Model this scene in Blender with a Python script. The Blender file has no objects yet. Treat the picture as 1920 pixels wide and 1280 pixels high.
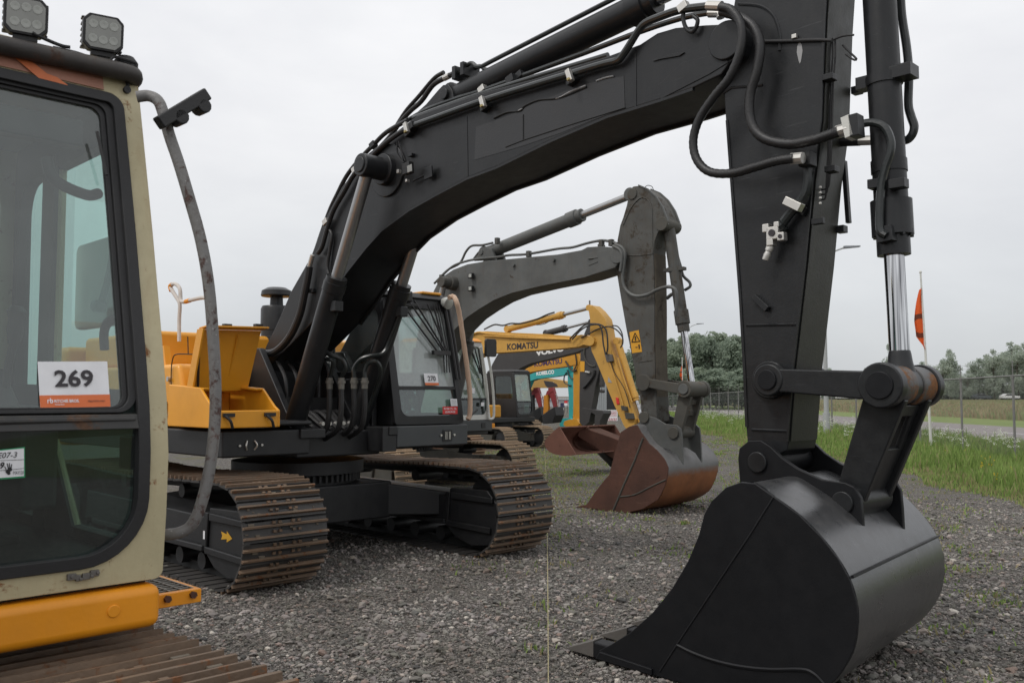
import bpy, bmesh, math, random
import numpy as np
from mathutils import Vector, Matrix

random.seed(7); rng = np.random.default_rng(11)
SC = bpy.context.scene
COL = SC.collection
R = math.radians
# ------------------------------------------------------------------ camera model
FPX, CAMH, HORY = 1700.0, 1.8, 742.0
PITCH = math.atan((HORY - 640) / FPX)
def ray(px, py):
    a = (px - 960) / FPX; b = (640 - py) / FPX
    return (a, math.cos(PITCH) - b * math.sin(PITCH), math.sin(PITCH) + b * math.cos(PITCH))
def ground(px, py, z=0.0):
    r = ray(px, py); k = (z - CAMH) / r[2]
    return Vector((r[0] * k, r[1] * k, z))
def at_depth(px, py, Y):
    r = ray(px, py); k = Y / r[1]
    return Vector((r[0] * k, Y, CAMH + r[2] * k))
class Frame:
    """A machine standing on the ground: x forward (s), y to its left (t), z up."""
    def __init__(s, ox, oy, deg):
        s.o = (ox, oy); a = R(deg); s.a = a
        s.f = (math.sin(a), -math.cos(a)); s.l = (math.cos(a), math.sin(a))
    def loc(s, x, y, z):
        dx, dy = x - s.o[0], y - s.o[1]
        return Vector((dx * s.f[0] + dy * s.f[1], dx * s.l[0] + dy * s.l[1], z))
    def T(s, px, py, t):
        r = ray(px, py); k = (t + s.o[0] * s.l[0] + s.o[1] * s.l[1]) / (r[0] * s.l[0] + r[1] * s.l[1])
        return s.loc(r[0] * k, r[1] * k, CAMH + r[2] * k)
    def S(s, px, py, v):
        r = ray(px, py); k = (v + s.o[0] * s.f[0] + s.o[1] * s.f[1]) / (r[0] * s.f[0] + r[1] * s.f[1])
        return s.loc(r[0] * k, r[1] * k, CAMH + r[2] * k)
    def sz(s, pts, t):
        out = []
        for p in pts:
            v = s.T(p[0], p[1], t); out.append((v.x, v.z))
        return out
    def path(s, pts, t):
        return [s.T(p[0], p[1], p[2] if len(p) > 2 else t) for p in pts]
    def empty(s, name):
        o = bpy.data.objects.new(name, None); COL.objects.link(o)
        o.empty_display_size = 0.3
        o.location = (s.o[0], s.o[1], 0); o.rotation_euler = (0, 0, math.atan2(s.f[1], s.f[0]))
        return o
def tag(o, label=None, cat=None, group=None, kind=None):
    if label: o['label'] = label
    if cat: o['category'] = cat
    if group: o['group'] = group
    if kind: o['kind'] = kind
    return o
def empty(name, loc=(0, 0, 0), rz=0):
    o = bpy.data.objects.new(name, None); COL.objects.link(o); o.location = loc
    o.rotation_euler = (0, 0, rz); o.empty_display_size = 0.3
    return o
# ------------------------------------------------------------------ mesh builder
def catmull(pts, n=6):
    P = [Vector(p) for p in pts]
    if len(P) < 3: return P
    Q = [P[0] * 2 - P[1]] + P + [P[-1] * 2 - P[-2]]
    out = []
    for i in range(1, len(Q) - 2):
        p0, p1, p2, p3 = Q[i - 1], Q[i], Q[i + 1], Q[i + 2]
        for k in range(n):
            t = k / n
            out.append(0.5 * ((2 * p1) + (p2 - p0) * t + (2 * p0 - 5 * p1 + 4 * p2 - p3) * t * t + (-p0 + 3 * p1 - 3 * p2 + p3) * t ** 3))
    out.append(P[-1])
    return out
SPLIT = {'arm_boss': 'arm_boss', 'lid_stay': 'lid_stay', 'panel_gap': 'panel_gap', 'roller_set': 'roller', 'link_pin': 'link_pin', 'gland_bolts': 'gland_bolt', 'housing_bolts': 'housing_bolt', 'led_reflectors': 'led_reflector', 'lid_latch': 'lid_latch',
         'wire_clip': 'wire_clip', 'hose_fittings': 'hose_fitting', 'hydraulic_hoses': 'hydraulic_hose', 'boom_hoses': 'boom_hose', 'pipe_clamps': 'pipe_clamp', 'grease_nipples': 'grease_nipple',
         'pipe_stub': 'pipe_stub', 'link_boss': 'link_boss', 'socket_studs': 'socket_stud', 'lift_cylinder_boss': 'lift_cylinder_boss', 'cylinder_eye': 'cylinder_eye', 'travel_levers': 'travel_lever',
         'joystick': 'joystick', 'boom_weld_lip': 'weld_lip', 'arm_edge_plate': 'arm_edge_plate', 'pipe_clamp': 'pipe_clamp', 'arm_cylinder_lug': 'arm_cylinder_lug', 'boom_bracket': 'boom_bracket',
         'torn_decal_edge': 'torn_decal_edge', 'decal_shadow_edge': 'decal_edge', 'control_levers': 'control_lever', 'arm_weld_seam': 'weld_seam', 'rail_patch': 'rail_patch', 'warning_symbol': 'warning_mark',
         'platform': 'platform', 'wiper': 'wiper', 'cylinder_pipe': 'cylinder_pipe', 'barbed_wire': 'barbed_wire', 'red_stripes': 'red_stripe', 'side_console': 'side_console', 'bucket_pin': 'bucket_pin', 'side_plate_weld': 'plate_weld', 'print_lines': 'print_line', 'printed_lines': 'print_line', 'grating': 'grating', 'latch': 'latch'}
SPLIT.pop('grating')
class MB:
    def __init__(s): s.v = []; s.f = []; s.m = []
    def add(s, vs, fs, mi=0):
        b = len(s.v); s.v += [tuple(v) for v in vs]
        for f in fs: s.f.append(tuple(i + b for i in f)); s.m.append(mi)
        return s
    def prism(s, poly, t0, t1, mi=0, axis='t'):
        n = len(poly)
        if axis == 't': f = lambda p, t: (p[0], t, p[1])
        elif axis == 's': f = lambda p, t: (t, p[0], p[1])
        else: f = lambda p, t: (p[0], p[1], t)
        vs = [f(p, t0) for p in poly] + [f(p, t1) for p in poly]
        fs = [tuple(range(n)), tuple(range(2 * n - 1, n - 1, -1))] + [(i, i + n, (i + 1) % n + n, (i + 1) % n) for i in range(n)]
        return s.add(vs, fs, mi)
    def box(s, x0, x1, y0, y1, z0, z1, mi=0):
        return s.prism([(x0, z0), (x1, z0), (x1, z1), (x0, z1)], y0, y1, mi)
    def hexa(s, b, t, mi=0):
        return s.add(list(b) + list(t), [(0, 1, 2, 3), (7, 6, 5, 4), (0, 4, 5, 1), (1, 5, 6, 2), (2, 6, 7, 3), (3, 7, 4, 0)], mi)
    def cyl(s, p0, p1, r, r2=None, n=20, mi=0):
        p0 = Vector(p0); p1 = Vector(p1); r2 = r if r2 is None else r2
        d = (p1 - p0).normalized(); u = d.orthogonal().normalized(); w = d.cross(u)
        vs = []
        for p, q in ((p0, r), (p1, r2)):
            for i in range(n):
                a = 2 * math.pi * i / n; vs.append(p + (u * math.cos(a) + w * math.sin(a)) * q)
        return s.add(vs, [tuple(range(n - 1, -1, -1)), tuple(range(n, 2 * n))] + [(i, (i + 1) % n, (i + 1) % n + n, i + n) for i in range(n)], mi)
    def lathe(s, p0, d, prof, n=24, mi=0):
        p0 = Vector(p0); d = Vector(d).normalized(); u = d.orthogonal().normalized(); w = d.cross(u)
        vs = []
        for h, r in prof:
            for i in range(n):
                a = 2 * math.pi * i / n; vs.append(p0 + d * h + (u * math.cos(a) + w * math.sin(a)) * r)
        fs = []
        for k in range(len(prof) - 1):
            for i in range(n):
                j = (i + 1) % n; fs.append((k * n + i, k * n + j, (k + 1) * n + j, (k + 1) * n + i))
        fs.append(tuple(range(n - 1, -1, -1))); fs.append(tuple(range((len(prof) - 1) * n, len(prof) * n)))
        return s.add(vs, fs, mi)
    def tube(s, pts, r, n=10, smooth=6, mi=0, rib=0):
        P = catmull(pts, smooth) if smooth else [Vector(p) for p in pts]
        Q = [P[0]]
        for p in P[1:]:
            if (p - Q[-1]).length > 1e-4: Q.append(p)
        P = Q; m = len(P)
        if m < 2: return s
        vs = []; u = None
        for i in range(m):
            d = (P[min(i + 1, m - 1)] - P[max(i - 1, 0)]).normalized()
            if u is None: u = d.orthogonal().normalized()
            u = (u - d * u.dot(d)).normalized(); w = d.cross(u)
            rr = r * (1 + rib * (1 if i % 2 else -1))
            for k in range(n):
                a = 2 * math.pi * k / n; vs.append(P[i] + (u * math.cos(a) + w * math.sin(a)) * rr)
        fs = [tuple(range(n - 1, -1, -1)), tuple(range((m - 1) * n, m * n))]
        for i in range(m - 1):
            for k in range(n):
                j = (k + 1) % n; fs.append((i * n + k, i * n + j, (i + 1) * n + j, (i + 1) * n + k))
        return s.add(vs, fs, mi)
    def strip(s, prof, t0, t1, th, mi=0):
        """a bent plate: profile (s,z) swept from t0 to t1 with thickness th to its left side"""
        n = len(prof); nor = []
        for i in range(n):
            a = Vector(prof[max(i - 1, 0)]); b = Vector(prof[min(i + 1, n - 1)]); d = (b - a).normalized()
            nor.append(Vector((-d.y, d.x)))
        inn = [(prof[i][0] + nor[i].x * th, prof[i][1] + nor[i].y * th) for i in range(n)]
        vs = [(p[0], t0, p[1]) for p in prof] + [(p[0], t1, p[1]) for p in prof] + [(p[0], t0, p[1]) for p in inn] + [(p[0], t1, p[1]) for p in inn]
        fs = []
        for i in range(n - 1):
            fs += [(i, i + n, i + 1 + n, i + 1), (i + 2 * n, i + 1 + 2 * n, i + 1 + 3 * n, i + 3 * n),
                   (i, i + 1, i + 1 + 2 * n, i + 2 * n), (i + n, i + 3 * n, i + 1 + 3 * n, i + 1 + n)]
        fs += [(0, 2 * n, 3 * n, n), (n - 1, 2 * n - 1, 4 * n - 1, 3 * n - 1)]
        return s.add(vs, fs, mi)
    def ring(s, outer, inner, d0, d1, mapf, mi=0):
        """flat frame between two closed outlines with the same number of points; mapf(a,b,d)->xyz"""
        n = len(outer)
        vs = [mapf(*p, d0) for p in outer] + [mapf(*p, d0) for p in inner] + [mapf(*p, d1) for p in outer] + [mapf(*p, d1) for p in inner]
        fs = []
        for i in range(n):
            j = (i + 1) % n
            fs += [(i, j, n + j, n + i), (2 * n + i, 3 * n + i, 3 * n + j, 2 * n + j), (i, 2 * n + i, 2 * n + j, j), (n + i, n + j, 3 * n + j, 3 * n + i)]
        return s.add(vs, fs, mi)
    def build(s, name, mats, parent=None, bevel=0, ang=35, seg=2, loc=None):
        if name in SPLIT:
            par = list(range(len(s.v)))
            def find(a):
                while par[a] != a: par[a] = par[par[a]]; a = par[a]
                return a
            for f in s.f:
                r0 = find(f[0])
                for i in f[1:]: par[find(i)] = r0
            groups = {}
            for f, m in zip(s.f, s.m): groups.setdefault(find(f[0]), []).append((f, m))
            if len(groups) > 1:
                first = None
                for g in groups.values():
                    idx = {}; q = MB()
                    for f, m in g:
                        for i in f:
                            if i not in idx: idx[i] = len(q.v); q.v.append(s.v[i])
                        q.f.append(tuple(idx[i] for i in f)); q.m.append(m)
                    o = q.build(SPLIT[name] + ' ', mats, parent, bevel, ang, seg, loc); o.name = SPLIT[name]
                    first = first or o
                return first
            name = SPLIT[name]
        me = bpy.data.meshes.new(name)
        me.from_pydata(s.v, [], s.f)
        if not isinstance(mats, (list, tuple)): mats = [mats]
        for m in mats: me.materials.append(m)
        me.polygons.foreach_set('material_index', s.m)
        bm = bmesh.new(); bm.from_mesh(me); bmesh.ops.recalc_face_normals(bm, faces=bm.faces); bm.to_mesh(me); bm.free()
        me.polygons.foreach_set('use_smooth', [True] * len(me.polygons))
        me.set_sharp_from_angle(angle=R(ang))
        me.update()
        o = bpy.data.objects.new(name, me); COL.objects.link(o)
        if parent is not None: o.parent = parent
        if loc is not None: o.location = loc
        if bevel:
            b = o.modifiers.new('b', 'BEVEL'); b.width = bevel; b.segments = seg; b.limit_method = 'ANGLE'; b.angle_limit = R(38)
            b.harden_normals = True; b.use_clamp_overlap = True
        return o
def rrect(a0, a1, b0, b1, r, n=5, m=0):
    """rounded rectangle outline, counter-clockwise; r = (bl, br, tr, tl) or one radius"""
    if not isinstance(r, (list, tuple)): r = (r,) * 4
    out = []
    for (cx, cy, q, rr) in ((a0, b0, 180, r[0]), (a1, b0, 270, r[1]), (a1, b1, 0, r[2]), (a0, b1, 90, r[3])):
        x = cx + rr if cx == a0 else cx - rr; y = cy + rr if cy == b0 else cy - rr
        for i in range(n + 1):
            a = R(q + 90 * i / n); out.append((x + rr * math.cos(a), y + rr * math.sin(a)))
    if m:
        o2 = []
        for i, p in enumerate(out):
            o2.append(p)
            if i % (n + 1) == n:
                q = out[(i + 1) % len(out)]
                o2 += [(p[0] + (q[0] - p[0]) * k / (m + 1), p[1] + (q[1] - p[1]) * k / (m + 1)) for k in range(1, m + 1)]
        out = o2
    return out
def text(body, mat, parent, name, origin, xd, ud, width=None, height=0.1, bold=0.0, lift=0.003, shear=0.0):
    """raised lettering: origin = lower-left corner, xd / ud = reading and up direction"""
    cu = bpy.data.curves.new('lettering', 'FONT'); cu.body = body; cu.size = 1; cu.offset = bold; cu.shear = shear
    cu.resolution_u = 3
    ob = bpy.data.objects.new('lettering', cu); COL.objects.link(ob)
    dg = bpy.context.evaluated_depsgraph_get(); me0 = ob.evaluated_get(dg).to_mesh()
    vs = [v.co.copy() for v in me0.vertices]; fs = [tuple(p.vertices) for p in me0.polygons]
    ob.evaluated_get(dg).to_mesh_clear(); bpy.data.objects.remove(ob)
    x0 = min(v.x for v in vs); x1 = max(v.x for v in vs); y0 = min(v.y for v in vs); y1 = max(v.y for v in vs)
    sy = height / (y1 - y0); sx = (width / (x1 - x0)) if width else sy
    xd = Vector(xd).normalized(); ud = Vector(ud).normalized(); nd = xd.cross(ud).normalized()
    o = Vector(origin)
    P = [o + xd * ((v.x - x0) * sx) + ud * ((v.y - y0) * sy) + nd * lift for v in vs]
    me = bpy.data.meshes.new(name); me.from_pydata([tuple(p) for p in P], [], fs); me.materials.append(mat)
    ob = bpy.data.objects.new(name, me); COL.objects.link(ob)
    if parent is not None: ob.parent = parent
    return ob
# ------------------------------------------------------------------ materials
def newmat(name):
    m = bpy.data.materials.new(name); m.use_nodes = True; nt = m.node_tree; nt.nodes.clear()
    return m, nt, nt.nodes, nt.links
def N(ns, t, **kw):
    n = ns.new(t)
    for k, v in kw.items(): setattr(n, k, v)
    return n
def noise(ns, ls, co, scale, detail=5, rough=.6, dist=0):
    n = N(ns, 'ShaderNodeTexNoise'); n.inputs['Scale'].default_value = scale; n.inputs['Detail'].default_value = detail
    n.inputs['Roughness'].default_value = rough; n.inputs['Distortion'].default_value = dist
    ls.new(co, n.inputs['Vector']); return n.outputs['Fac']
def ramp(ns, ls, fac, lo, hi, c0=(0, 0, 0, 1), c1=(1, 1, 1, 1)):
    r = N(ns, 'ShaderNodeValToRGB'); e = r.color_ramp.elements
    e[0].position = lo; e[1].position = hi; e[0].color = c0; e[1].color = c1
    ls.new(fac, r.inputs['Fac']); return r.outputs['Color']
def mixc(ns, ls, fac, a, b, mode='MIX'):
    m = N(ns, 'ShaderNodeMix', data_type='RGBA', blend_type=mode)
    for sock, v in ((m.inputs[0], fac), (m.inputs[6], a), (m.inputs[7], b)):
        if isinstance(v, (int, float)): sock.default_value = v
        elif isinstance(v, (tuple, list)): sock.default_value = (*v[:3], 1)
        else: ls.new(v, sock)
    return m.outputs[2]
def surface(name, col, rough=.45, var=.25, dirt=.25, dirtcol=(.17, .15, .12), rust=0.0, rustcol=(.2, .075, .03), rustscale=6,
            metal=0.0, spec=.5, bump=.12, bscale=60, streak=0.0, coat=0.0, low=None, scratch=0.0):
    m, nt, ns, ls = newmat(name)
    out = N(ns, 'ShaderNodeOutputMaterial'); b = N(ns, 'ShaderNodeBsdfPrincipled'); ls.new(b.outputs[0], out.inputs[0])
    tc = N(ns, 'ShaderNodeTexCoord'); co = tc.outputs['Object']
    n1 = noise(ns, ls, co, 1.7, 6, .65); n2 = noise(ns, ls, co, 9, 5, .7); n3 = noise(ns, ls, co, bscale, 3, .5)
    c = mixc(ns, ls, ramp(ns, ls, n1, .3, .7), tuple(x * (1 - var) for x in col), tuple(min(1, x * (1 + var)) for x in col))
    if dirt:
        geo = N(ns, 'ShaderNodeNewGeometry'); sep = N(ns, 'ShaderNodeSeparateXYZ'); ls.new(geo.outputs['Normal'], sep.inputs[0])
        up = N(ns, 'ShaderNodeMapRange'); up.inputs['From Min'].default_value = -.3; up.inputs['From Max'].default_value = 1; up.inputs['To Min'].default_value = .35; up.inputs['To Max'].default_value = 1.6
        ls.new(sep.outputs['Z'], up.inputs['Value'])
        f = N(ns, 'ShaderNodeMath', operation='MULTIPLY'); ls.new(ramp(ns, ls, n2, .38, .8), f.inputs[0]); ls.new(up.outputs[0], f.inputs[1])
        f2 = N(ns, 'ShaderNodeMath', operation='MULTIPLY', use_clamp=True); ls.new(f.outputs[0], f2.inputs[0]); f2.inputs[1].default_value = dirt
        c = mixc(ns, ls, f2.outputs[0], c, dirtcol)
    if streak:
        mp = N(ns, 'ShaderNodeMapping'); mp.inputs['Scale'].default_value = (7, 7, .5); ls.new(co, mp.inputs[0])
        ns_ = noise(ns, ls, mp.outputs[0], 3, 4, .6)
        f3 = N(ns, 'ShaderNodeMath', operation='MULTIPLY'); ls.new(ramp(ns, ls, ns_, .52, .72), f3.inputs[0]); f3.inputs[1].default_value = streak
        c = mixc(ns, ls, f3.outputs[0], c, rustcol)
    rfac = None
    if rust:
        nr = noise(ns, ls, co, rustscale, 9, .75, .4)
        rfac = ramp(ns, ls, nr, .66 - rust * .3, .72 - rust * .26)
        rc = mixc(ns, ls, ramp(ns, ls, n3, .3, .7), rustcol, tuple(x * .45 for x in rustcol))
        c = mixc(ns, ls, rfac, c, rc)
    if scratch:
        mp = N(ns, 'ShaderNodeMapping'); mp.inputs['Scale'].default_value = (2, 30, 30); mp.inputs['Rotation'].default_value = (.3, .5, .2); ls.new(co, mp.inputs[0])
        nsr = noise(ns, ls, mp.outputs[0], 2.0, 3, .5)
        f4 = N(ns, 'ShaderNodeMath', operation='MULTIPLY'); ls.new(ramp(ns, ls, nsr, .68, .72), f4.inputs[0]); f4.inputs[1].default_value = scratch
        c = mixc(ns, ls, f4.outputs[0], c, tuple(min(1, x * 2.2 + .05) for x in col))
    if low:
        sep2 = N(ns, 'ShaderNodeSeparateXYZ'); ls.new(co, sep2.inputs[0])
        ad = N(ns, 'ShaderNodeMath', operation='MULTIPLY_ADD'); ls.new(n2, ad.inputs[0]); ad.inputs[1].default_value = -low[3]; ls.new(sep2.outputs['Z'], ad.inputs[2])
        fl = ramp(ns, ls, ad.outputs[0], 0, 1)
        mr = N(ns, 'ShaderNodeMapRange'); mr.inputs['From Min'].default_value = low[1]; mr.inputs['From Max'].default_value = low[2]; mr.inputs['To Min'].default_value = 1; mr.inputs['To Max'].default_value = 0
        ls.new(ad.outputs[0], mr.inputs['Value'])
        c = mixc(ns, ls, mr.outputs[0], c, mixc(ns, ls, ramp(ns, ls, n1, .35, .65), low[0], tuple(x * .55 for x in low[0])))
    ls.new(c, b.inputs['Base Color'])
    rr = N(ns, 'ShaderNodeMapRange'); rr.inputs['To Min'].default_value = max(.05, rough - .1); rr.inputs['To Max'].default_value = min(1, rough + .18); ls.new(n2, rr.inputs['Value'])
    if rfac is not None:
        ls.new(mixc(ns, ls, rfac, rr.outputs[0], (.9, .9, .9)), b.inputs['Roughness'])
    else: ls.new(rr.outputs[0], b.inputs['Roughness'])
    b.inputs['Metallic'].default_value = metal; b.inputs['Specular IOR Level'].default_value = spec
    b.inputs['Coat Weight'].default_value = coat; b.inputs['Coat Roughness'].default_value = .12
    if bump:
        bp = N(ns, 'ShaderNodeBump'); bp.inputs['Strength'].default_value = bump; bp.inputs['Distance'].default_value = .01
        mx = N(ns, 'ShaderNodeMath', operation='ADD'); ls.new(n3, mx.inputs[0]); ls.new(n2, mx.inputs[1]); ls.new(mx.outputs[0], bp.inputs['Height'])
        ls.new(bp.outputs[0], b.inputs['Normal'])
    return m
def flat(name, col, rough=.5, metal=0, spec=.5):
    m, nt, ns, ls = newmat(name)
    out = N(ns, 'ShaderNodeOutputMaterial'); b = N(ns, 'ShaderNodeBsdfPrincipled'); ls.new(b.outputs[0], out.inputs[0])
    tc = N(ns, 'ShaderNodeTexCoord'); n1 = noise(ns, ls, tc.outputs['Object'], 14, 4, .6)
    ls.new(mixc(ns, ls, n1, tuple(x * .85 for x in col), tuple(min(1, x * 1.12) for x in col)), b.inputs['Base Color'])
    b.inputs['Roughness'].default_value = rough; b.inputs['Metallic'].default_value = metal; b.inputs['Specular IOR Level'].default_value = spec
    return m
def glass(name, tint=(.55, .75, .7), gloss=.12, haze=0.0, hazecol=(.5, .55, .53)):
    m, nt, ns, ls = newmat(name)
    out = N(ns, 'ShaderNodeOutputMaterial')
    tr = N(ns, 'ShaderNodeBsdfTransparent'); tr.inputs[0].default_value = (*tint, 1)
    gl = N(ns, 'ShaderNodeBsdfGlossy'); gl.inputs['Roughness'].default_value = .03; gl.inputs[0].default_value = (.9, .95, .95, 1)
    fr = N(ns, 'ShaderNodeFresnel'); fr.inputs[0].default_value = 1.5
    ad = N(ns, 'ShaderNodeMath', operation='ADD', use_clamp=True); ls.new(fr.outputs[0], ad.inputs[0]); ad.inputs[1].default_value = gloss
    mx = N(ns, 'ShaderNodeMixShader'); ls.new(ad.outputs[0], mx.inputs[0]); ls.new(tr.outputs[0], mx.inputs[1]); ls.new(gl.outputs[0], mx.inputs[2])
    last = mx
    if haze:
        df = N(ns, 'ShaderNodeBsdfDiffuse'); df.inputs[0].default_value = (*hazecol, 1)
        tc = N(ns, 'ShaderNodeTexCoord'); n1 = noise(ns, ls, tc.outputs['Object'], 2.5, 6, .65)
        mm = N(ns, 'ShaderNodeMapRange'); mm.inputs['From Min'].default_value = .35; mm.inputs['From Max'].default_value = .7; mm.inputs['To Min'].default_value = haze * .6; mm.inputs['To Max'].default_value = haze * 1.3; ls.new(n1, mm.inputs[0])
        m2 = N(ns, 'ShaderNodeMixShader'); ls.new(mm.outputs[0], m2.inputs[0]); ls.new(mx.outputs[0], m2.inputs[1]); ls.new(df.outputs[0], m2.inputs[2]); last = m2
    ls.new(last.outputs[0], out.inputs[0])
    return m
def reflection_streaks(name, col, rough):  # polished metal; light and dark reflection bands are painted into its colour
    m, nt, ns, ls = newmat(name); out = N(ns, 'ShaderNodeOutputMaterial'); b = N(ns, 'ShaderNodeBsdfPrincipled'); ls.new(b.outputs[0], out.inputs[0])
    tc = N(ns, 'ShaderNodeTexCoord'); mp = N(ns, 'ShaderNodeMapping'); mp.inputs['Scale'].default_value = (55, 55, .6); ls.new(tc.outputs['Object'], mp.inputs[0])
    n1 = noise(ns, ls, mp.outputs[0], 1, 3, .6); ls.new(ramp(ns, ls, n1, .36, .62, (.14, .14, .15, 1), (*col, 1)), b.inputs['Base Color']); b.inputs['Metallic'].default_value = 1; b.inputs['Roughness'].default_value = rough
    return m
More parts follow.
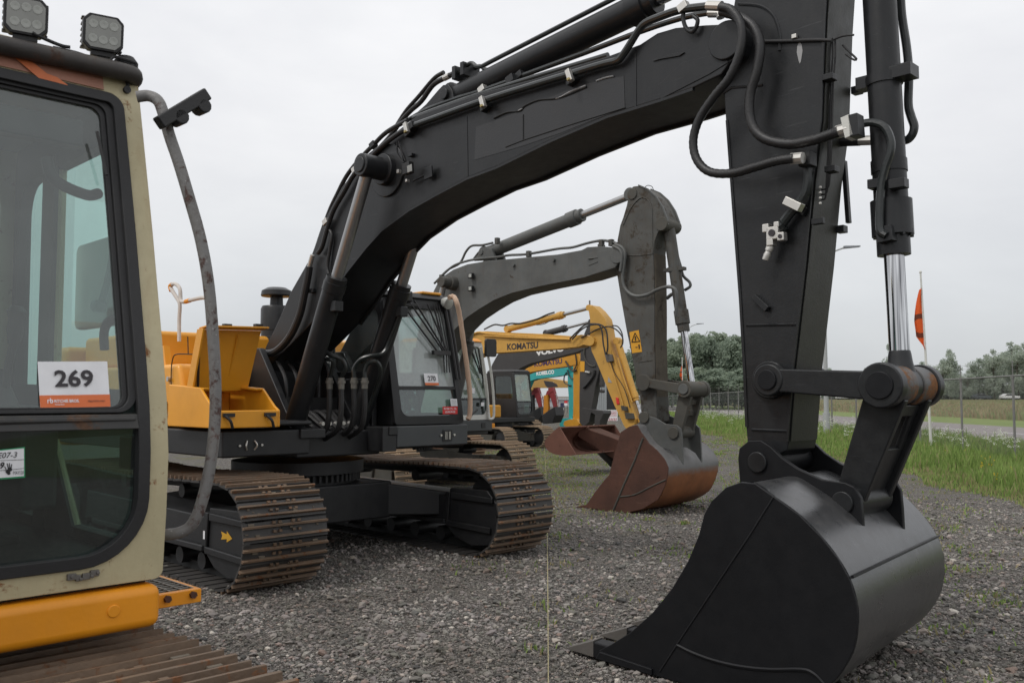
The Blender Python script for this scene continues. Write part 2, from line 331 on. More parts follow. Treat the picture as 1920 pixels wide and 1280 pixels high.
M = dict(
    black=surface('black_paint', (.015, .016, .0175),   .33, .3, .16, (.075, .072, .066), bump=.08, scratch=.35, spec=.36, streak=.10, rustcol=(.05, .048, .044)),
    black_flat=surface('black_satin', (.0085, .009, .0105), .45, .2, .07, (.06, .055, .05), bump=.05, spec=.25),
    black_shell=surface('worn_black_plate', (.036, .037, .039), .27, .15, .14, (.15, .14, .13), bump=.07, scratch=.5, spec=.7, rust=.1, rustscale=2.5, rustcol=(.09, .05, .03)),
    stickfront=surface('weathered_black', (.019, .02, .0165), .42, .25, .32, (.075, .07, .05), bump=.1, streak=.25, rustcol=(.06, .055, .035)),
    deck=surface('dark_frame', (.012, .0125, .014), .45, .2, .14, (.1, .095, .085)),
    grey=surface('grey_paint', (.085, .09, .088), .5, .28, .45, (.14, .125, .10), rust=.16, rustscale=4, rustcol=(.07, .05, .035), streak=.2),
    greydirty=surface('grey_muddy_paint', (.066, .067, .062), .6, .3, .7, (.075, .058, .038), rust=.47, rustscale=4, rustcol=(.06, .045, .03), streak=.5),
    greyunder=surface('grey_undercarriage', (.06, .058, .05), .7, .25, .6, (.10, .085, .06), rust=.28, rustcol=(.10, .06, .035)),
    rustdark=surface('dark_rust', (.075, .030, .019), .75, .35, .25, (.10, .06, .035), rust=.2, rustscale=3, rustcol=(.045, .02, .014), bump=.3, streak=.2, scratch=.35),
    rustshell=surface('rust_and_grey', (.15, .15, .15), .55, .2, .3, (.14, .12, .1), bump=.2, low=((.27, .10, .035), .50, .62, .15)),
    rustred=surface('red_rust', (.15, .065, .045), .8, .3, .2, (.12, .08, .05), rust=.2, rustscale=5, rustcol=(.07, .03, .02), bump=.3),
    yellow=surface('yellow_orange_paint', (.76, .33, .018), .36, .08, .12, (.30, .17, .06), bump=.04, scratch=.12, coat=.15),
    orange=surface('orange_paint_old', (.78, .29, .008), .40, .12, .12, (.3, .14, .04), rust=.08, rustscale=5, rustcol=(.14, .05, .02), bump=.05),
    komyel=surface('yellow_paint_dirty', (.58, .32, .06), .5, .12, .25, (.2, .13, .06), rust=.12, rustscale=6, rustcol=(.12, .06, .03)),
    komor=surface('amber_paint', (.55, .26, .02), .5, .1, .1, (.2, .13, .06)),
    teal=surface('teal_paint', (.03, .33, .32), .5, .1, .1),
    catyel=surface('ochre_paint', (.42, .24, .06), .5, .1, .15),
    red=surface('red_paint', (.22, .018, .022), .5, .1, .1),
    volvodk=surface('charcoal_paint', (.04, .038, .038), .5, .1, .15),
    cream=surface('cream_paint_rusty', (.50, .44, .275), .42, .10, .38, (.27, .22, .12), rust=.27, rustscale=10, rustcol=(.28, .11, .035), bump=.08, streak=.2),
    white=surface('white_paint', (.62, .62, .58), .45, .05, .15),
    salmon=surface('faded_orange_panel', (.33, .15, .10), .5, .15, .35, (.22, .15, .11)),
    tape=surface('orange_tape', (.55, .14, .04), .5, .15, .2),
    rubber=surface('black_rubber', (.018, .018, .019), .6, .2, .15, (.06, .055, .05)),
    hose=surface('hydraulic_hose', (.014, .014, .015), .42, .2, .08, bump=.25, bscale=120),
    pipe=surface('black_pipe', (.014, .018, .018), .3, .1, .05, coat=.2),
    chrome=reflection_streaks('chrome_rod', (.75, .75, .76), .10),
    chromeold=flat('old_chrome_rod', (.36, .36, .36), .38, .9), oldfit=surface('oily_fitting', (.17, .16, .14), .5, .2, .3, metal=.3), brass=flat('brass_bolt', (.35, .28, .12), .4, .7),
    zinc=flat('zinc_fitting', (.62, .6, .56), .38, .8),
    steel=surface('worn_steel', (.15, .14, .13), .45, .25, .3, metal=.5),
    rail=surface('worn_grab_rail', (.17, .165, .16), .5, .2, .3, rust=.43, rustscale=18, rustcol=(.11, .065, .055), bump=.2, scratch=.6),
    shoe=surface('track_plate', (.040, .038, .037), .5, .35, .35, (.085, .075, .06), rust=.12, rustscale=8, rustcol=(.09, .05, .03), bump=.25),
    grouser=surface('rusty_grouser', (.155, .10, .062), .6, .45, .4, (.13, .11, .085), rust=.34, rustscale=10, rustcol=(.22, .09, .035), bump=.25),
    shoe2=surface('track_plate_dusty', (.19, .15, .105), .75, .2, .5, (.2, .165, .12), bump=.25),
    grouser2=surface('dusty_grouser', (.34, .235, .145), .75, .25, .4, (.22, .17, .12), rust=.15, rustcol=(.2, .09, .04), bump=.25),
    clod=surface('dried_mud', (.15, .125, .095), .9, .35, .2, bump=.3),
    shoe3=surface('track_plate_brown', (.15, .085, .055), .8, .2, .4, (.2, .14, .1), bump=.2),
    dark=flat('dark_interior', (.012, .013, .013), .7),
    interior=surface('cab_interior', (.055, .058, .058), .7, .15, .2, (.1, .1, .1)),
    seat=flat('seat_fabric', (.035, .037, .037), .9),
    headliner=flat('headliner', (.16, .165, .165), .9),
    glass=glass('cab_glass', (.66, .77, .74), .05, .15, (.46, .49, .47)),
    glassback=glass('tinted_side_glass', (.60, .82, .77), .04, .10),
    glass2=glass('cab_glass_reflecting', (.30, .40, .37), .10, .08, (.35, .42, .38)),
    glasshaze=glass('dusty_windscreen', (.62, .72, .7), .18, .62, (.50, .53, .52)),
    glassdark=glass('lower_glass', (.30, .40, .36), .05, .03),
    glassfar=glass('green_glass', (.6, .75, .65), .15, .4, (.42, .48, .4)),
    sheeting=glass('clear_sheeting', (.6, .68, .64), .06, .16, (.42, .5, .45)),
    paper=flat('white_paper', (.80, .80, .82), .6), papero=flat('orange_print', (.72, .17, .05), .6),
    ink=flat('dark_ink', (.035, .03, .035), .6), inkb=flat('black_marker', (.01, .01, .012), .6), white_ink=flat('white_ink', (.8, .8, .78), .6),
    greentape=flat('green_tape', (.02, .30, .12), .5), redsign=flat('red_print', (.65, .03, .03), .5),
    arrow=flat('amber_arrow', (.60, .33, .02), .5), warn=flat('warning_sticker', (.68, .33, .02), .5), decal=surface('overpainted_decal', (.020, .0205, .022), .33, .1, .05),
    edge=flat('torn_edge', (.33, .33, .33), .4), lamp=flat('lamp_lens', (.40, .41, .38), .15), lampface=flat('lamp_glass', (.27, .27, .25), .12, .3),
    plastic=surface('black_plastic', (.014, .014, .015), .45, .1, .1), darkorange=flat('amber_part', (.5, .2, .01), .4),
    peach=surface('taped_grab_rail', (.55, .38, .27), .65, .12, .2), wrapw=surface('white_wrapped_rail', (.62, .57, .52), .7, .12, .25),
    blue=flat('navy_ink', (.045, .02, .09), .5), mirror=surface('mirror_back', (.33, .34, .30), .6, .1, .35, (.25, .24, .2)),
    grate=surface('step_grating', (.20, .19, .17), .5, .15, .3, metal=.4), anthracite=surface('anthracite_skirt', (.05, .055, .058), .5, .1, .15),
)
# ------------------------------------------------------------------ shared machine parts
def track_path(s0, s1, r, zc, sag=.03):
    P = []
    n = 60
    for i in range(n): P.append((s0 + (s1 - s0) * i / n, zc - r))
    for i in range(24):
        a = R(-90 + 180 * i / 24); P.append((s1 + r * math.cos(a), zc + r * math.sin(a)))
    for i in range(n):
        u = i / n; P.append((s1 + (s0 - s1) * u, zc + r - sag * math.sin(math.pi * u) + .012 * math.sin(u * 9)))
    for i in range(24):
        a = R(90 + 180 * i / 24); P.append((s0 + r * math.cos(a), zc + r * math.sin(a)))
    return P
def track(parent, tc, w, s0, s1, r, zc, pitch=.2, mats=None, inner=True, side=-1, fmat=None, detail=True):
    mats = mats or (M['shoe'], M['grouser'], M['dark'])
    P = track_path(s0, s1, r - .03, zc); m = len(P)
    L = [0]
    for i in range(m): L.append(L[-1] + math.dist(P[i], P[(i + 1) % m]))
    n = round(L[-1] / pitch); pt = L[-1] / n
    def pos(d):
        d %= L[-1]; k = 0
        import bisect
        k = bisect.bisect_right(L, d) - 1; k = min(k, m - 1)
        u = (d - L[k]) / (L[k + 1] - L[k]); a, b = P[k], P[(k + 1) % m]
        return Vector((a[0] + (b[0] - a[0]) * u, a[1] + (b[1] - a[1]) * u))
    mb = MB(); rr_ = random.Random(int(tc * 100) + n)
    for i in range(n):
        a = pos((i - .5) * pt); b = pos((i + .5) * pt); c = pos(i * pt)
        T = (b - a).normalized(); O = Vector((T.y, -T.x))
        c = (a + b) / 2 * .5 + c * .5
        j = random.uniform(-.004, .004)
        def q(x, y): return (c.x + T.x * x + O.x * y, c.y + T.y * x + O.y * y)
        hl = pt * .47
        mb.prism([q(-hl, .002), q(hl, -.004), q(hl, .018), q(-hl, .024)], tc - w / 2 + j, tc + w / 2 + j, 0)
        for gx in (-.27, .23):
            g = pt * gx + rr_.uniform(-.002, .002); gh = .052 + rr_.uniform(-.005, .002)
            mb.prism([q(g - .014, .02), q(g + .014, .02), q(g + .008, gh), q(g - .010, gh + rr_.uniform(-.003, .002))], tc - w / 2 + j - .003, tc + w / 2 + j + .003, 1)
        if inner: mb.prism([q(-pt * .55, -.09), q(pt * .45, -.09), q(pt * .5, 0), q(-pt * .5, 0)], tc - .13, tc - .07, 2); mb.prism([q(-pt * .45, -.09), q(pt * .55, -.09), q(pt * .5, 0), q(-pt * .5, 0)], tc + .07, tc + .13, 2)
        if detail:
            for tt in (-.13, -.07, .07, .13):
                for xx in (-.02, .40):
                    x = pt * xx
                    mb.prism([q(x - .013, .018), q(x + .013, .018), q(x + .011, .038), q(x - .011, .038)], tc + tt - .015, tc + tt + .015, 1)
            for _ in range(rr_.randint(2, 6)):
                x = pt * rr_.choice((-.16, -.05, .1, .36)) ; t_ = tc + rr_.uniform(-.48, .48) * w; a_ = rr_.uniform(.006, .017); h_ = .024 + a_ * rr_.uniform(.4, .9)
                mb.prism([q(x - a_, .022), q(x + a_ * .8, .022), q(x + a_ * .5, h_), q(x - a_ * .6, h_ * .96)], t_ - a_ * rr_.uniform(.6, 2.2), t_ + a_ * rr_.uniform(.6, 2.2), 3)
            mb.prism([q(pt * .0, .0235), q(pt * .17, .0225), q(pt * .17, .0255), q(pt * .0, .0265)], tc - .055, tc + .055, 2)
    o = mb.build('track_belt', tuple(mats) + (M['clod'],), parent)
    return o
def running_gear(parent, tc, w, s0, s1, r, zc, fm):
    """track frame, idler, sprocket and rollers of one side"""
    mb = MB(); hw = w * .33
    mb.prism([(s0 + .25, zc - .17), (s1 - .35, zc - .17), (s1 - .3, zc + .13), (s0 + .3, zc + .17)], tc - hw, tc + hw)
    f = mb.build('track_frame', fm, parent, bevel=.02)
    n = 8
    mb = MB()
    for i in range(n):
        s = s0 + .25 + (s1 - s0 - .5) * i / (n - 1)
        mb.cyl((s, tc - .22, .17), (s, tc + .22, .17), .085, n=16)
    for s in (s0 + (s1 - s0) * .3, s0 + (s1 - s0) * .68): mb.cyl((s, tc - .2, zc + r - .18), (s, tc + .2, zc + r - .18), .07, n=14)
    mb.build('roller_set', M['deck'], f)
    MB().lathe((s1, tc - .12, zc), (0, 1, 0), [(0, r - .16), (.03, r - .11), (.09, r - .11), (.10, r - .09), (.14, r - .09), (.15, r - .11), (.21, r - .11), (.24, r - .16)], 28).build('idler_wheel', M['deck'], f)
    mb = MB(); mb.cyl((s0, tc - .05, zc), (s0, tc + .05, zc), r - .16, n=28)
    for i in range(18):
        a = 2 * math.pi * i / 18; c, s_ = math.cos(a), math.sin(a); rr = r - .17
        mb.prism([(s0 + c * rr - s_ * .05, zc + s_ * rr + c * .05), (s0 + c * rr + s_ * .05, zc + s_ * rr - c * .05), (s0 + c * (rr + .09) + s_ * .02, zc + s_ * (rr + .09) - c * .02), (s0 + c * (rr + .09) - s_ * .02, zc + s_ * (rr + .09) + c * .02)], tc - .04, tc + .04)
    mb.cyl((s0, tc - hw - .05, zc), (s0, tc + hw, zc), r - .27, n=24)
    mb.build('drive_sprocket', M['deck'], f)
    return f
def cab(parent, sf, sb, t0, t1, zb, zt, lean, mF, zsplit, zlow, glasses=None, bend=1.75, wr=.08, roofmat=None, pil=(.06, .06), seat=True, door_mat=None, topz=.12):
    g = glasses or (M['glasshaze'], M['glassdark'], M['glassback'])
    def LS(s, z):
        k = max(0, (z - bend) / (zt - bend)); return s - lean * k * (s - sb) / (sf - sb)
    fm = lambda t, z, d: (LS(sf, z) + d, t, z)
    mb = MB()
    out = rrect(t0, t1, zb, zt, (.04, .04, .09, .09), 5)
    inn = rrect(t0 + pil[0], t1 - pil[1], zlow, zt - topz, (wr + .06, wr + .06, wr, wr), 5)
    mb.ring(out, inn, -.06, 0, fm)
    for tt, sgn in ((t0, -1), (t1, 1)):
        sm = lambda s, z, d, tt=tt, sgn=sgn: (LS(s, z), tt - sgn * d, z)
        o2 = rrect(sb, sf - .062, zb, zt, (.03, .001, .001, .09), 4)
        zz = zb + .62 if sgn < 0 else zb + .12
        i2 = rrect(sb + .42, sf - .16, zz, zt - .16, (.12, .12, .1, .1), 4)
        mb.ring(o2, i2, .004, .05, sm)
        if sgn > 0:
            mb.prism([(sb + .42, zb + .50), (sf - .14, zb + .42), (sf - .14, zb + .52), (sb + .42, zb + .62)], tt - .045, tt - .01)
            mb.prism([(sb + .40, zb + .1), (sb + .75, zb + .1), (sb + .42, zb + .55)], tt - .044, tt - .011)
    bm_ = lambda t, z, d: (sb + d, t, z)
    mb.ring(rrect(t0 + .052, t1 - .052, zb, zt - .03, .02, 3), rrect(t0 + .12, t1 - .12, zb + .85, zt - .22, .1, 3), .004, .05, bm_)
    mb.box(sb + .05, sf - .07, t0 + .055, t1 - .055, zb + .005, zb + .06)
    c = mb.build('cab', mF, parent, bevel=.006)
    mb = MB(); st = LS(sf, zt)
    mb.hexa([(sb - .02, t0 - .012, zt - .02), (st + .05, t0 - .012, zt - .02), (st + .05, t1 + .012, zt - .02), (sb - .02, t1 + .012, zt - .02)],
            [(sb + .06, t0 + .06, zt + .07), (st - .04, t0 + .06, zt + .06), (st - .04, t1 - .06, zt + .06), (sb + .06, t1 - .06, zt + .07)])
    mb.build('roof', roofmat or mF, c, bevel=.03)
    mb = MB(); mb.box(sb + .06, LS(sf, zt) - .06, t0 + .06, t1 - .06, zt - .07, zt - .03); mb.build('headliner', M['headliner'], c)
    # glass
    def pane(a0, a1, b0, b1, r, d, mp, name, mat):
        o = rrect(a0, a1, b0, b1, r, 5); n = len(o); k = MB()
        k.add([mp(*p, d) for p in o], [tuple(range(n))]); return k.build(name, mat, c)
    # windscreen follows the bend in two strips
    k = MB(); zs = [zsplit + (zt - topz + .02 - zsplit) * i / 8 for i in range(9)]
    vs = []
    for z in zs: vs += [fm(t0 + pil[0] - .02, z, -.03), fm(t1 - pil[1] + .02, z, -.03)]
    k.add(vs, [(2 * i, 2 * i + 1, 2 * i + 3, 2 * i + 2) for i in range(8)]); k.build('windscreen', g[0], c)
    pane(t0 + pil[0] - .02, t1 - pil[1] + .02, zlow - .02, zsplit - .03, (.05, .05, .001, .001), -.03, fm, 'lower_window', g[1])
    mb = MB(); mb.hexa([fm(t0 + pil[0] - .01, zsplit - .03, -.05), fm(t0 + pil[0] - .01, zsplit - .03, -.008), fm(t1 - pil[1] + .01, zsplit - .03, -.008), fm(t1 - pil[1] + .01, zsplit - .03, -.05)],
            [fm(t0 + pil[0] - .01, zsplit + .008, -.05), fm(t0 + pil[0] - .01, zsplit + .008, -.008), fm(t1 - pil[1] + .01, zsplit + .008, -.008), fm(t1 - pil[1] + .01, zsplit + .008, -.05)])
    mb.build('window_bar', M['rubber'], c)
    for tt, sgn in ((t0, -1), (t1, 1)):
        sm = lambda s, z, d, tt=tt, sgn=sgn: (LS(s, z), tt - sgn * d, z)
        zz = zb + .62 if sgn < 0 else zb + .12
        pane(sb + .40, sf - .14, zz - .02, zt - .14, .08, .025, sm, 'side_window', g[2])
    pane(t0 + .10, t1 - .10, zb + .83, zt - .2, .08, .025, bm_, 'rear_window', g[2])
    if seat:
        tm = (t0 + t1) / 2; s0 = sb + .35
        mb = MB(); mb.prism([(s0 + .1, zb + .38), (s0 + .62, zb + .42), (s0 + .64, zb + .52), (s0 + .1, zb + .50)], tm - .25, tm + .25)
        mb.prism([(s0, zb + .45), (s0 + .13, zb + .45), (s0 + .03, zb + 1.1), (s0 - .08, zb + 1.1)], tm - .24, tm + .24)
        mb.prism([(s0 - .07, zb + 1.12), (s0 + .02, zb + 1.12), (s0 - .0, zb + 1.36), (s0 - .08, zb + 1.36)], tm - .13, tm + .13)
        mb.box(s0 + .12, s0 + .55, tm - .2, tm + .2, zb + .06, zb + .38)
        mb.build('seat', M['seat'], c, bevel=.03)
        mb = MB()
        for sg in (-1, 1):
            mb.box(s0 + .1, s0 + .62, tm + sg * .33 - .07, tm + sg * .33 + .07, zb + .3, zb + .62)
            mb.tube([(s0 + .55, tm + sg * .33, zb + .6), (s0 + .58, tm + sg * .33, zb + .8)], .02, 8, 0)
            mb.cyl((s0 + .58, tm + sg * .33, zb + .8), (s0 + .60, tm + sg * .33, zb + .93), .025, .032, 10)
        for sg in (-.5, .5): mb.tube([(sf - .35, tm + sg * .25, zb + .06), (sf - .38, tm + sg * .25, zb + .35), (sf - .45, tm + sg * .22, zb + .58)], .014, 8, 3)
        mb.build('control_levers', M['plastic'], c)
    return c
def cyl_between(parent, p0, p1, frac, rb, rr, name='hydraulic_cylinder', body=None, rod=None, gl=.22, eye=True, w=.12, gland=1.18, gland_mat=None):
    """barrel from p0 over frac of the way, rod on to p1"""
    p0 = Vector(p0); p1 = Vector(p1); d = (p1 - p0); L = d.length; u = d / L; f = L * frac
    body = body or M['black']
    o = MB().lathe(p0, u, [(0.02, rb * .7), (.05, rb), (f - gl, rb), (f - gl + .005, rb * gland), (f - gl * .35, rb * gland), (f - gl * .33, rb * .98), (f, rb * .98)], 24).build('cylinder_barrel', body, parent)
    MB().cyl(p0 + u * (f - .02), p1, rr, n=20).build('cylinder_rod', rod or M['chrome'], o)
    if eye:
        MB().cyl(p0 - Vector((0, w, 0)), p0 + Vector((0, w, 0)), rb * 1.1, n=20).cyl(p1 - Vector((0, w, 0)), p1 + Vector((0, w, 0)), rr * 1.7, n=20).build('cylinder_eye', body, o, bevel=.008)
    return o
def side_plate(fr, px, t, th):
    return fr.sz(px, t)
def boss(mb, p, t0, t1, r, n=24, mi=0): return mb.cyl((p[0], t0, p[1]), (p[0], t1, p[1]), r, n=n, mi=mi)
def bucket(parent, fr, side, shell, t0, t1, matside, matshell, th=.035, name='bucket', lipteeth=None):
    """side plates at t0 and t1 joined by the curved shell"""
    so = fr.sz(side, t0); so = [(a, max(b, .015)) for a, b in so]
    sh = fr.sz(shell, t0); sh = [(a, max(b, .02)) for a, b in sh]
    c = catmull([(a, 0, b) for a, b in sh], 4); sh = [(v.x, max(v.z, .02)) for v in c]
    mb = MB(); mb.strip(sh, t0 + th * .5, t1 - th * .5, -.03)
    o = mb.build(name, matshell, parent, ang=50)
    mb = MB(); mb.prism(so, t0, t0 + th); mb.build('side_plate', matside, o, bevel=.006)
    mb = MB(); mb.prism([(a, b) for a, b in so], t1 - th, t1); mb.build('side_plate', matside, o, bevel=.006)
    return o
def house_generic(parent, sb, sf, t0, t1, z0, z1, mat, deckmat, hood=True):
    mb = MB(); mb.box(sb, sf, t0, t1, z0, z0 + .25); d = mb.build('platform', deckmat, parent, bevel=.02)
    mb = MB(); mb.prism([(sb, z0 + .25), (sf - 1.6, z0 + .25), (sf - 1.6, z1 - .1), (sb + .1, z1), (sb - .25, z1 - .15), (sb - .3, z0 + .3)], t0 + .01, t1 - .01)
    mb.build('engine_housing', mat, parent, bevel=.04)
    return d
def undercarriage(parent, tl, tr, w, s0, s1, r, zc, fm, mats, pitch=.2, detail=True, cz=None, dr=0):
    S0, S1 = s0, s1
    for tc in (tr, tl):
        s0, s1 = (S0 + dr, S1 + dr) if tc == tr else (S0, S1)
        track(parent, tc, w, s0, s1, r, zc, pitch, mats, detail=detail)
        running_gear(parent, tc, w, s0, s1, r, zc, fm)
    tm = (tl + tr) / 2; cz = cz or zc
    mb = MB()
    mb.box(-.75, .75, tm - .7, tm + .7, cz - .12, cz + .30)
    for tc in (tl, tr):
        for sg in (-1, 1):
            a, b = tm + (tc - tm) * .42, tc
            x0, x1 = sg * .25, sg * .72; y0, y1 = sg * .7, sg * 1.25
            lo = sorted((x0, x1)); hi = sorted((y0, y1))
            mb.hexa([(lo[0], a, cz - .1), (lo[1], a, cz - .1), (hi[1], b, cz - .12), (hi[0], b, cz - .12)],
                    [(lo[0], a, cz + .28), (lo[1], a, cz + .28), (hi[1], b, cz + .12), (hi[0], b, cz + .12)])
    x = mb.build('cross_frame', fm, parent, bevel=.02)
    mb = MB(); mb.cyl((0, tm * 0, cz + .29), (0, tm * 0, cz + .50), .66, n=48)
    for i in range(60):
        a = 2 * math.pi * i / 60; mb.cyl((.70 * math.cos(a), .70 * math.sin(a), cz + .33), (.70 * math.cos(a), .70 * math.sin(a), cz + .41), .022, n=8)
    mb.cyl((0, 0, cz + .42), (0, 0, cz + .56), .76, n=48)
    mb.build('slew_ring', M['deck'], parent)
def ZP(x0, y0, k, pts): return [(x0 + p[0] / k, y0 + p[1] / k, *p[2:]) for p in pts]
# ================================================================== BLACK EXCAVATOR (lot 270)
F1 = Frame(-2.52, 10.76, 45)
def build_black():
    fr = F1; root = fr.empty('excavator')
    tag(root, 'freshly painted black excavator numbered 270, its big black bucket resting on the gravel in front', 'excavator', 'excavators lined up on the gravel yard')
    B = M['black']
    undercarriage(root, 1.55, -1.34, .87, -2.15, 1.76, .50, .50, M['deck'], (M['shoe'], M['grouser'], M['dark']), .19, dr=-.26)
    # end boxes of the track frames, with the arrow
    for tc, sg in ((-1.33, -1), (1.56, -1)):
        t0 = tc - .30; mb = MB(); ds = -.2 if tc < 0 else .02
        mb.prism([(1.15, .30), (1.25, .72), (1.88, .74), (2.04, .60), (2.04, .14), (1.62, .09), (1.35, .16)], t0, t0 + .5)
        mb.prism([(1.30, .60), (2.0, .60), (2.0, .66), (1.30, .68)], t0 - .035, t0); mb.prism([(1.22, .28), (1.96, .26), (1.96, .33), (1.22, .35)], t0 - .035, t0)
        mb.prism([(1.16, .3), (1.24, .3), (1.28, .68), (1.20, .68)], t0 - .03, t0)
        mb.prism([(-1.6, .30), (1.2, .30), (1.2, .36), (-1.6, .36)], t0 - .05, t0)
        mb.v = [(v[0] + ds, v[1], v[2]) for v in mb.v]
        g = mb.build('track_guard', M['deck'], root, bevel=.012)
        if tc < 0:
            a = MB(); a.add([(x * .8 + .33 + ds, t0 - .004, z * .75 + .13) for x, z in [(1.46, .42), (1.60, .44), (1.60, .40), (1.73, .46), (1.60, .54), (1.60, .50), (1.46, .52), (1.49, .47)]], [tuple(range(8))])
            a.build('arrow_sticker', M['arrow'], g)
            a = MB(); a.add([(x + ds, t0 - .036, z) for x, z in [(1.2, .42), (1.235, .42), (1.235, .50), (1.2, .50)]], [(0, 1, 2, 3)]); a.build('sticker', M['paper'], g)
    # ---- upper platform
    mb = MB(); mb.box(-3.2, 1.22, -1.6, -.62, 1.2, 1.46); mb.box(-3.2, .95, -.62, .48, 1.14, 1.42); mb.box(-3.2, 1.2, .48, 1.56, 1.2, 1.46)
    mb.box(.6, 1.26, -1.12, -.62, 1.50, 1.545)
    deck = mb.build('platform', M['deck'], root, bevel=.02)
    mb = MB()
    for s_ in (1.225,):
        for t in (-1.34, -1.26): mb.tube([(s_, t, 1.27), (s_ + .02, t + (.02 if t > -1.3 else -.02), 1.315), (s_, t, 1.36)], .008, 6, 3)
        for t in (-1.42, -1.18): mb.cyl((s_, t, 1.315), (s_ + .012, t, 1.315), .012, n=10)
    mb.build('wire_clip', M['zinc'], deck)
    mb = MB(); mb.box(-.94, -.70, -.55, .46, 1.47, 2.25); mb.box(-.3, .9, .40, .475, 1.43, 2.0); mb.build('bulkhead', M['deck'], deck, bevel=.02)
    # boom brackets and hydraulics between box and cab
    mb = MB()
    for t in (-.47, .37):
        mb.prism([(-.75, 1.4), (.75, 1.4), (.45, 1.75), (-.05, 2.35), (-.38, 2.35), (-.55, 1.9)], t - .04, t + .04)
    for t in (-.56, .30): boss(mb, (.75, 1.40), t - .10, t + .10, .14)
    mb.box(.3, 1.25, -.75, -.45, 1.36, 1.46); mb.box(.3, 1.25, .38, .5, 1.36, 1.46)
    mb.build('boom_bracket', M['deck'], deck, bevel=.012)
    mb = MB(); rnd = random.Random(3)
    mb.box(-.75, .35, -.40, .30, 1.43, 1.78)
    for i in range(7):
        t = -.38 + i * .1; a = rnd.uniform(-.05, .05)
        mb.tube([(.1, t, 1.5), (.5 + a, t, 1.62), (.75, t * .8, 1.50 + a), (.95, t * .9, 1.43)], .026, 8, 5)
    for i in range(5):
        t = -.34 + i * .14; mb.tube([(.3, t, 1.7), (.25, t, 2.0 + .04 * i), (-.1, t * .8, 2.25)], .024, 8, 5)
    mb.build('hydraulic_hoses', M['hose'], deck)
    mb = MB()
    for i in range(5): mb.cyl((.93, -.3 + i * .09, 1.50), (.97, -.3 + i * .09, 1.50), .022, n=8)
    mb.build('hose_fittings', M['zinc'], deck)
    # ---- yellow housing, right-hand side
    Y = M['yellow']
    mb = MB(); mb.box(-3.25, -.25, -1.58, -.55, 1.47, 2.14)
    mb.prism([(-.26, 1.47), (.30, 1.47), (.28, 1.9), (.15, 2.14), (-.26, 2.14)], -1.57, -.85)
    h = mb.build('side_housing', Y, root, bevel=.05, seg=3)
    mb = MB(); mb.box(-3.1, -.95, -1.35, .75, 2.14, 2.56); hd = mb.build('engine_hood', Y, root, bevel=.06, seg=3)
    mb = MB(); mb.box(-3.3, -1.6, .72, 1.56, 1.47, 2.3); mb.build('side_housing', Y, root, bevel=.05)
    mb = MB(); mb.prism([(-3.9, 1.15), (-3.2, 1.15), (-3.2, 2.45), (-3.7, 2.45), (-3.95, 2.2)], -1.55, 1.55); mb.build('counterweight', Y, root, bevel=.08)
    mb = MB(); mb.tube([fr.T(352, 631, -1.36), fr.T(353, 664, -1.36)], .006, 5, 0); mb.tube([fr.T(318, 752, -1.585), fr.T(345, 757, -1.585), fr.T(372, 757, -1.585)], .006, 5, 0); mb.tube([fr.T(322, 755, -1.585), fr.T(321, 700, -1.585), fr.T(324, 672, -1.585), fr.T(332, 664, -1.585), fr.T(360, 664, -1.585)], .006, 5, 4); mb.build('panel_gap', M['dark'], h)
    mb = MB(); a_ = fr.T(374, 800, -1.60); mb.box(a_.x, a_.x + .05, -1.603, -1.60, a_.z, a_.z + .10); mb.build('sticker', M['paper'], h)
    mb = MB()
    for p in ((-.02, 1.98), (.0, 1.62)): boss(mb, p, -1.60, -1.565, .028, 12)
    mb.build('housing_bolts', M['zinc'], h)
    mb = MB(); mb.box(-.2, .02, -1.60, -1.575, 1.60, 1.72); mb.build('lock_recess', M['darkorange'], h)
    mb = MB(); mb.box(-.1, .0, -1.615, -1.60, 1.62, 1.74); mb.build('door_lock', M['plastic'], h)
    # tool box with its lid standing open
    w0, w1 = -1.72, -1.02
    mb = MB()
    side = [(.28, 1.49), (1.30, 1.49), (1.30, 1.66), (1.22, 1.70), (.98, 1.88), (.28, 1.92)]
    for t in (w0, w1 - .03): mb.prism(side, t, t + .03)
    mb.box(1.27, 1.31, w0 + .03, w1 - .03, 1.49, 1.66); mb.box(.28, .31, w0 + .03, w1 - .03, 1.49, 1.90); mb.box(.31, 1.27, w0 + .03, w1 - .03, 1.49, 1.52)
    mb.prism([(.98, 1.85), (1.0, 1.875), (.31, 1.915), (.31, 1.89)], w0 + .03, w0 + .10)
    mb.prism([(.98, 1.85), (1.0, 1.875), (.31, 1.915), (.31, 1.89)], w1 - .10, w1 - .03)
    mb.box(.31, .62, w0 + .10, w1 - .10, 1.84, 1.875)
    tb = mb.build('tool_box', Y, root, bevel=.015, seg=3)
    mb = MB(); mb.box(.62, 1.2, w0 + .06, w1 - .06, 1.53, 1.60); mb.build('box_mat', M['rubber'], tb)
    B0, B1, T0_, T1_ = fr.S(352, 733, .66), fr.S(464, 732, .66), fr.S(373, 617, .88), fr.S(490, 620, .88)
    th_ = Vector((.035, 0, 0)); mb = MB(); mb.hexa([B0, B0 - th_, B1 - th_, B1], [T0_, T0_ - th_, T1_ - th_, T1_])
    fo = Vector((.16, 0, .015)); z_ = Vector((0, 0, .018)); mb.hexa([T0_, T0_ + fo, T1_ + fo, T1_], [T0_ + z_, T0_ + fo + z_, T1_ + fo + z_, T1_ + z_])
    e_ = Vector((0, -.02, 0)); f2 = Vector((.13, 0, 0)); mb.hexa([B0, B0 + f2, B0 + f2 + e_, B0 + e_], [T0_, T0_ + f2, T0_ + f2 + e_, T0_ + e_])
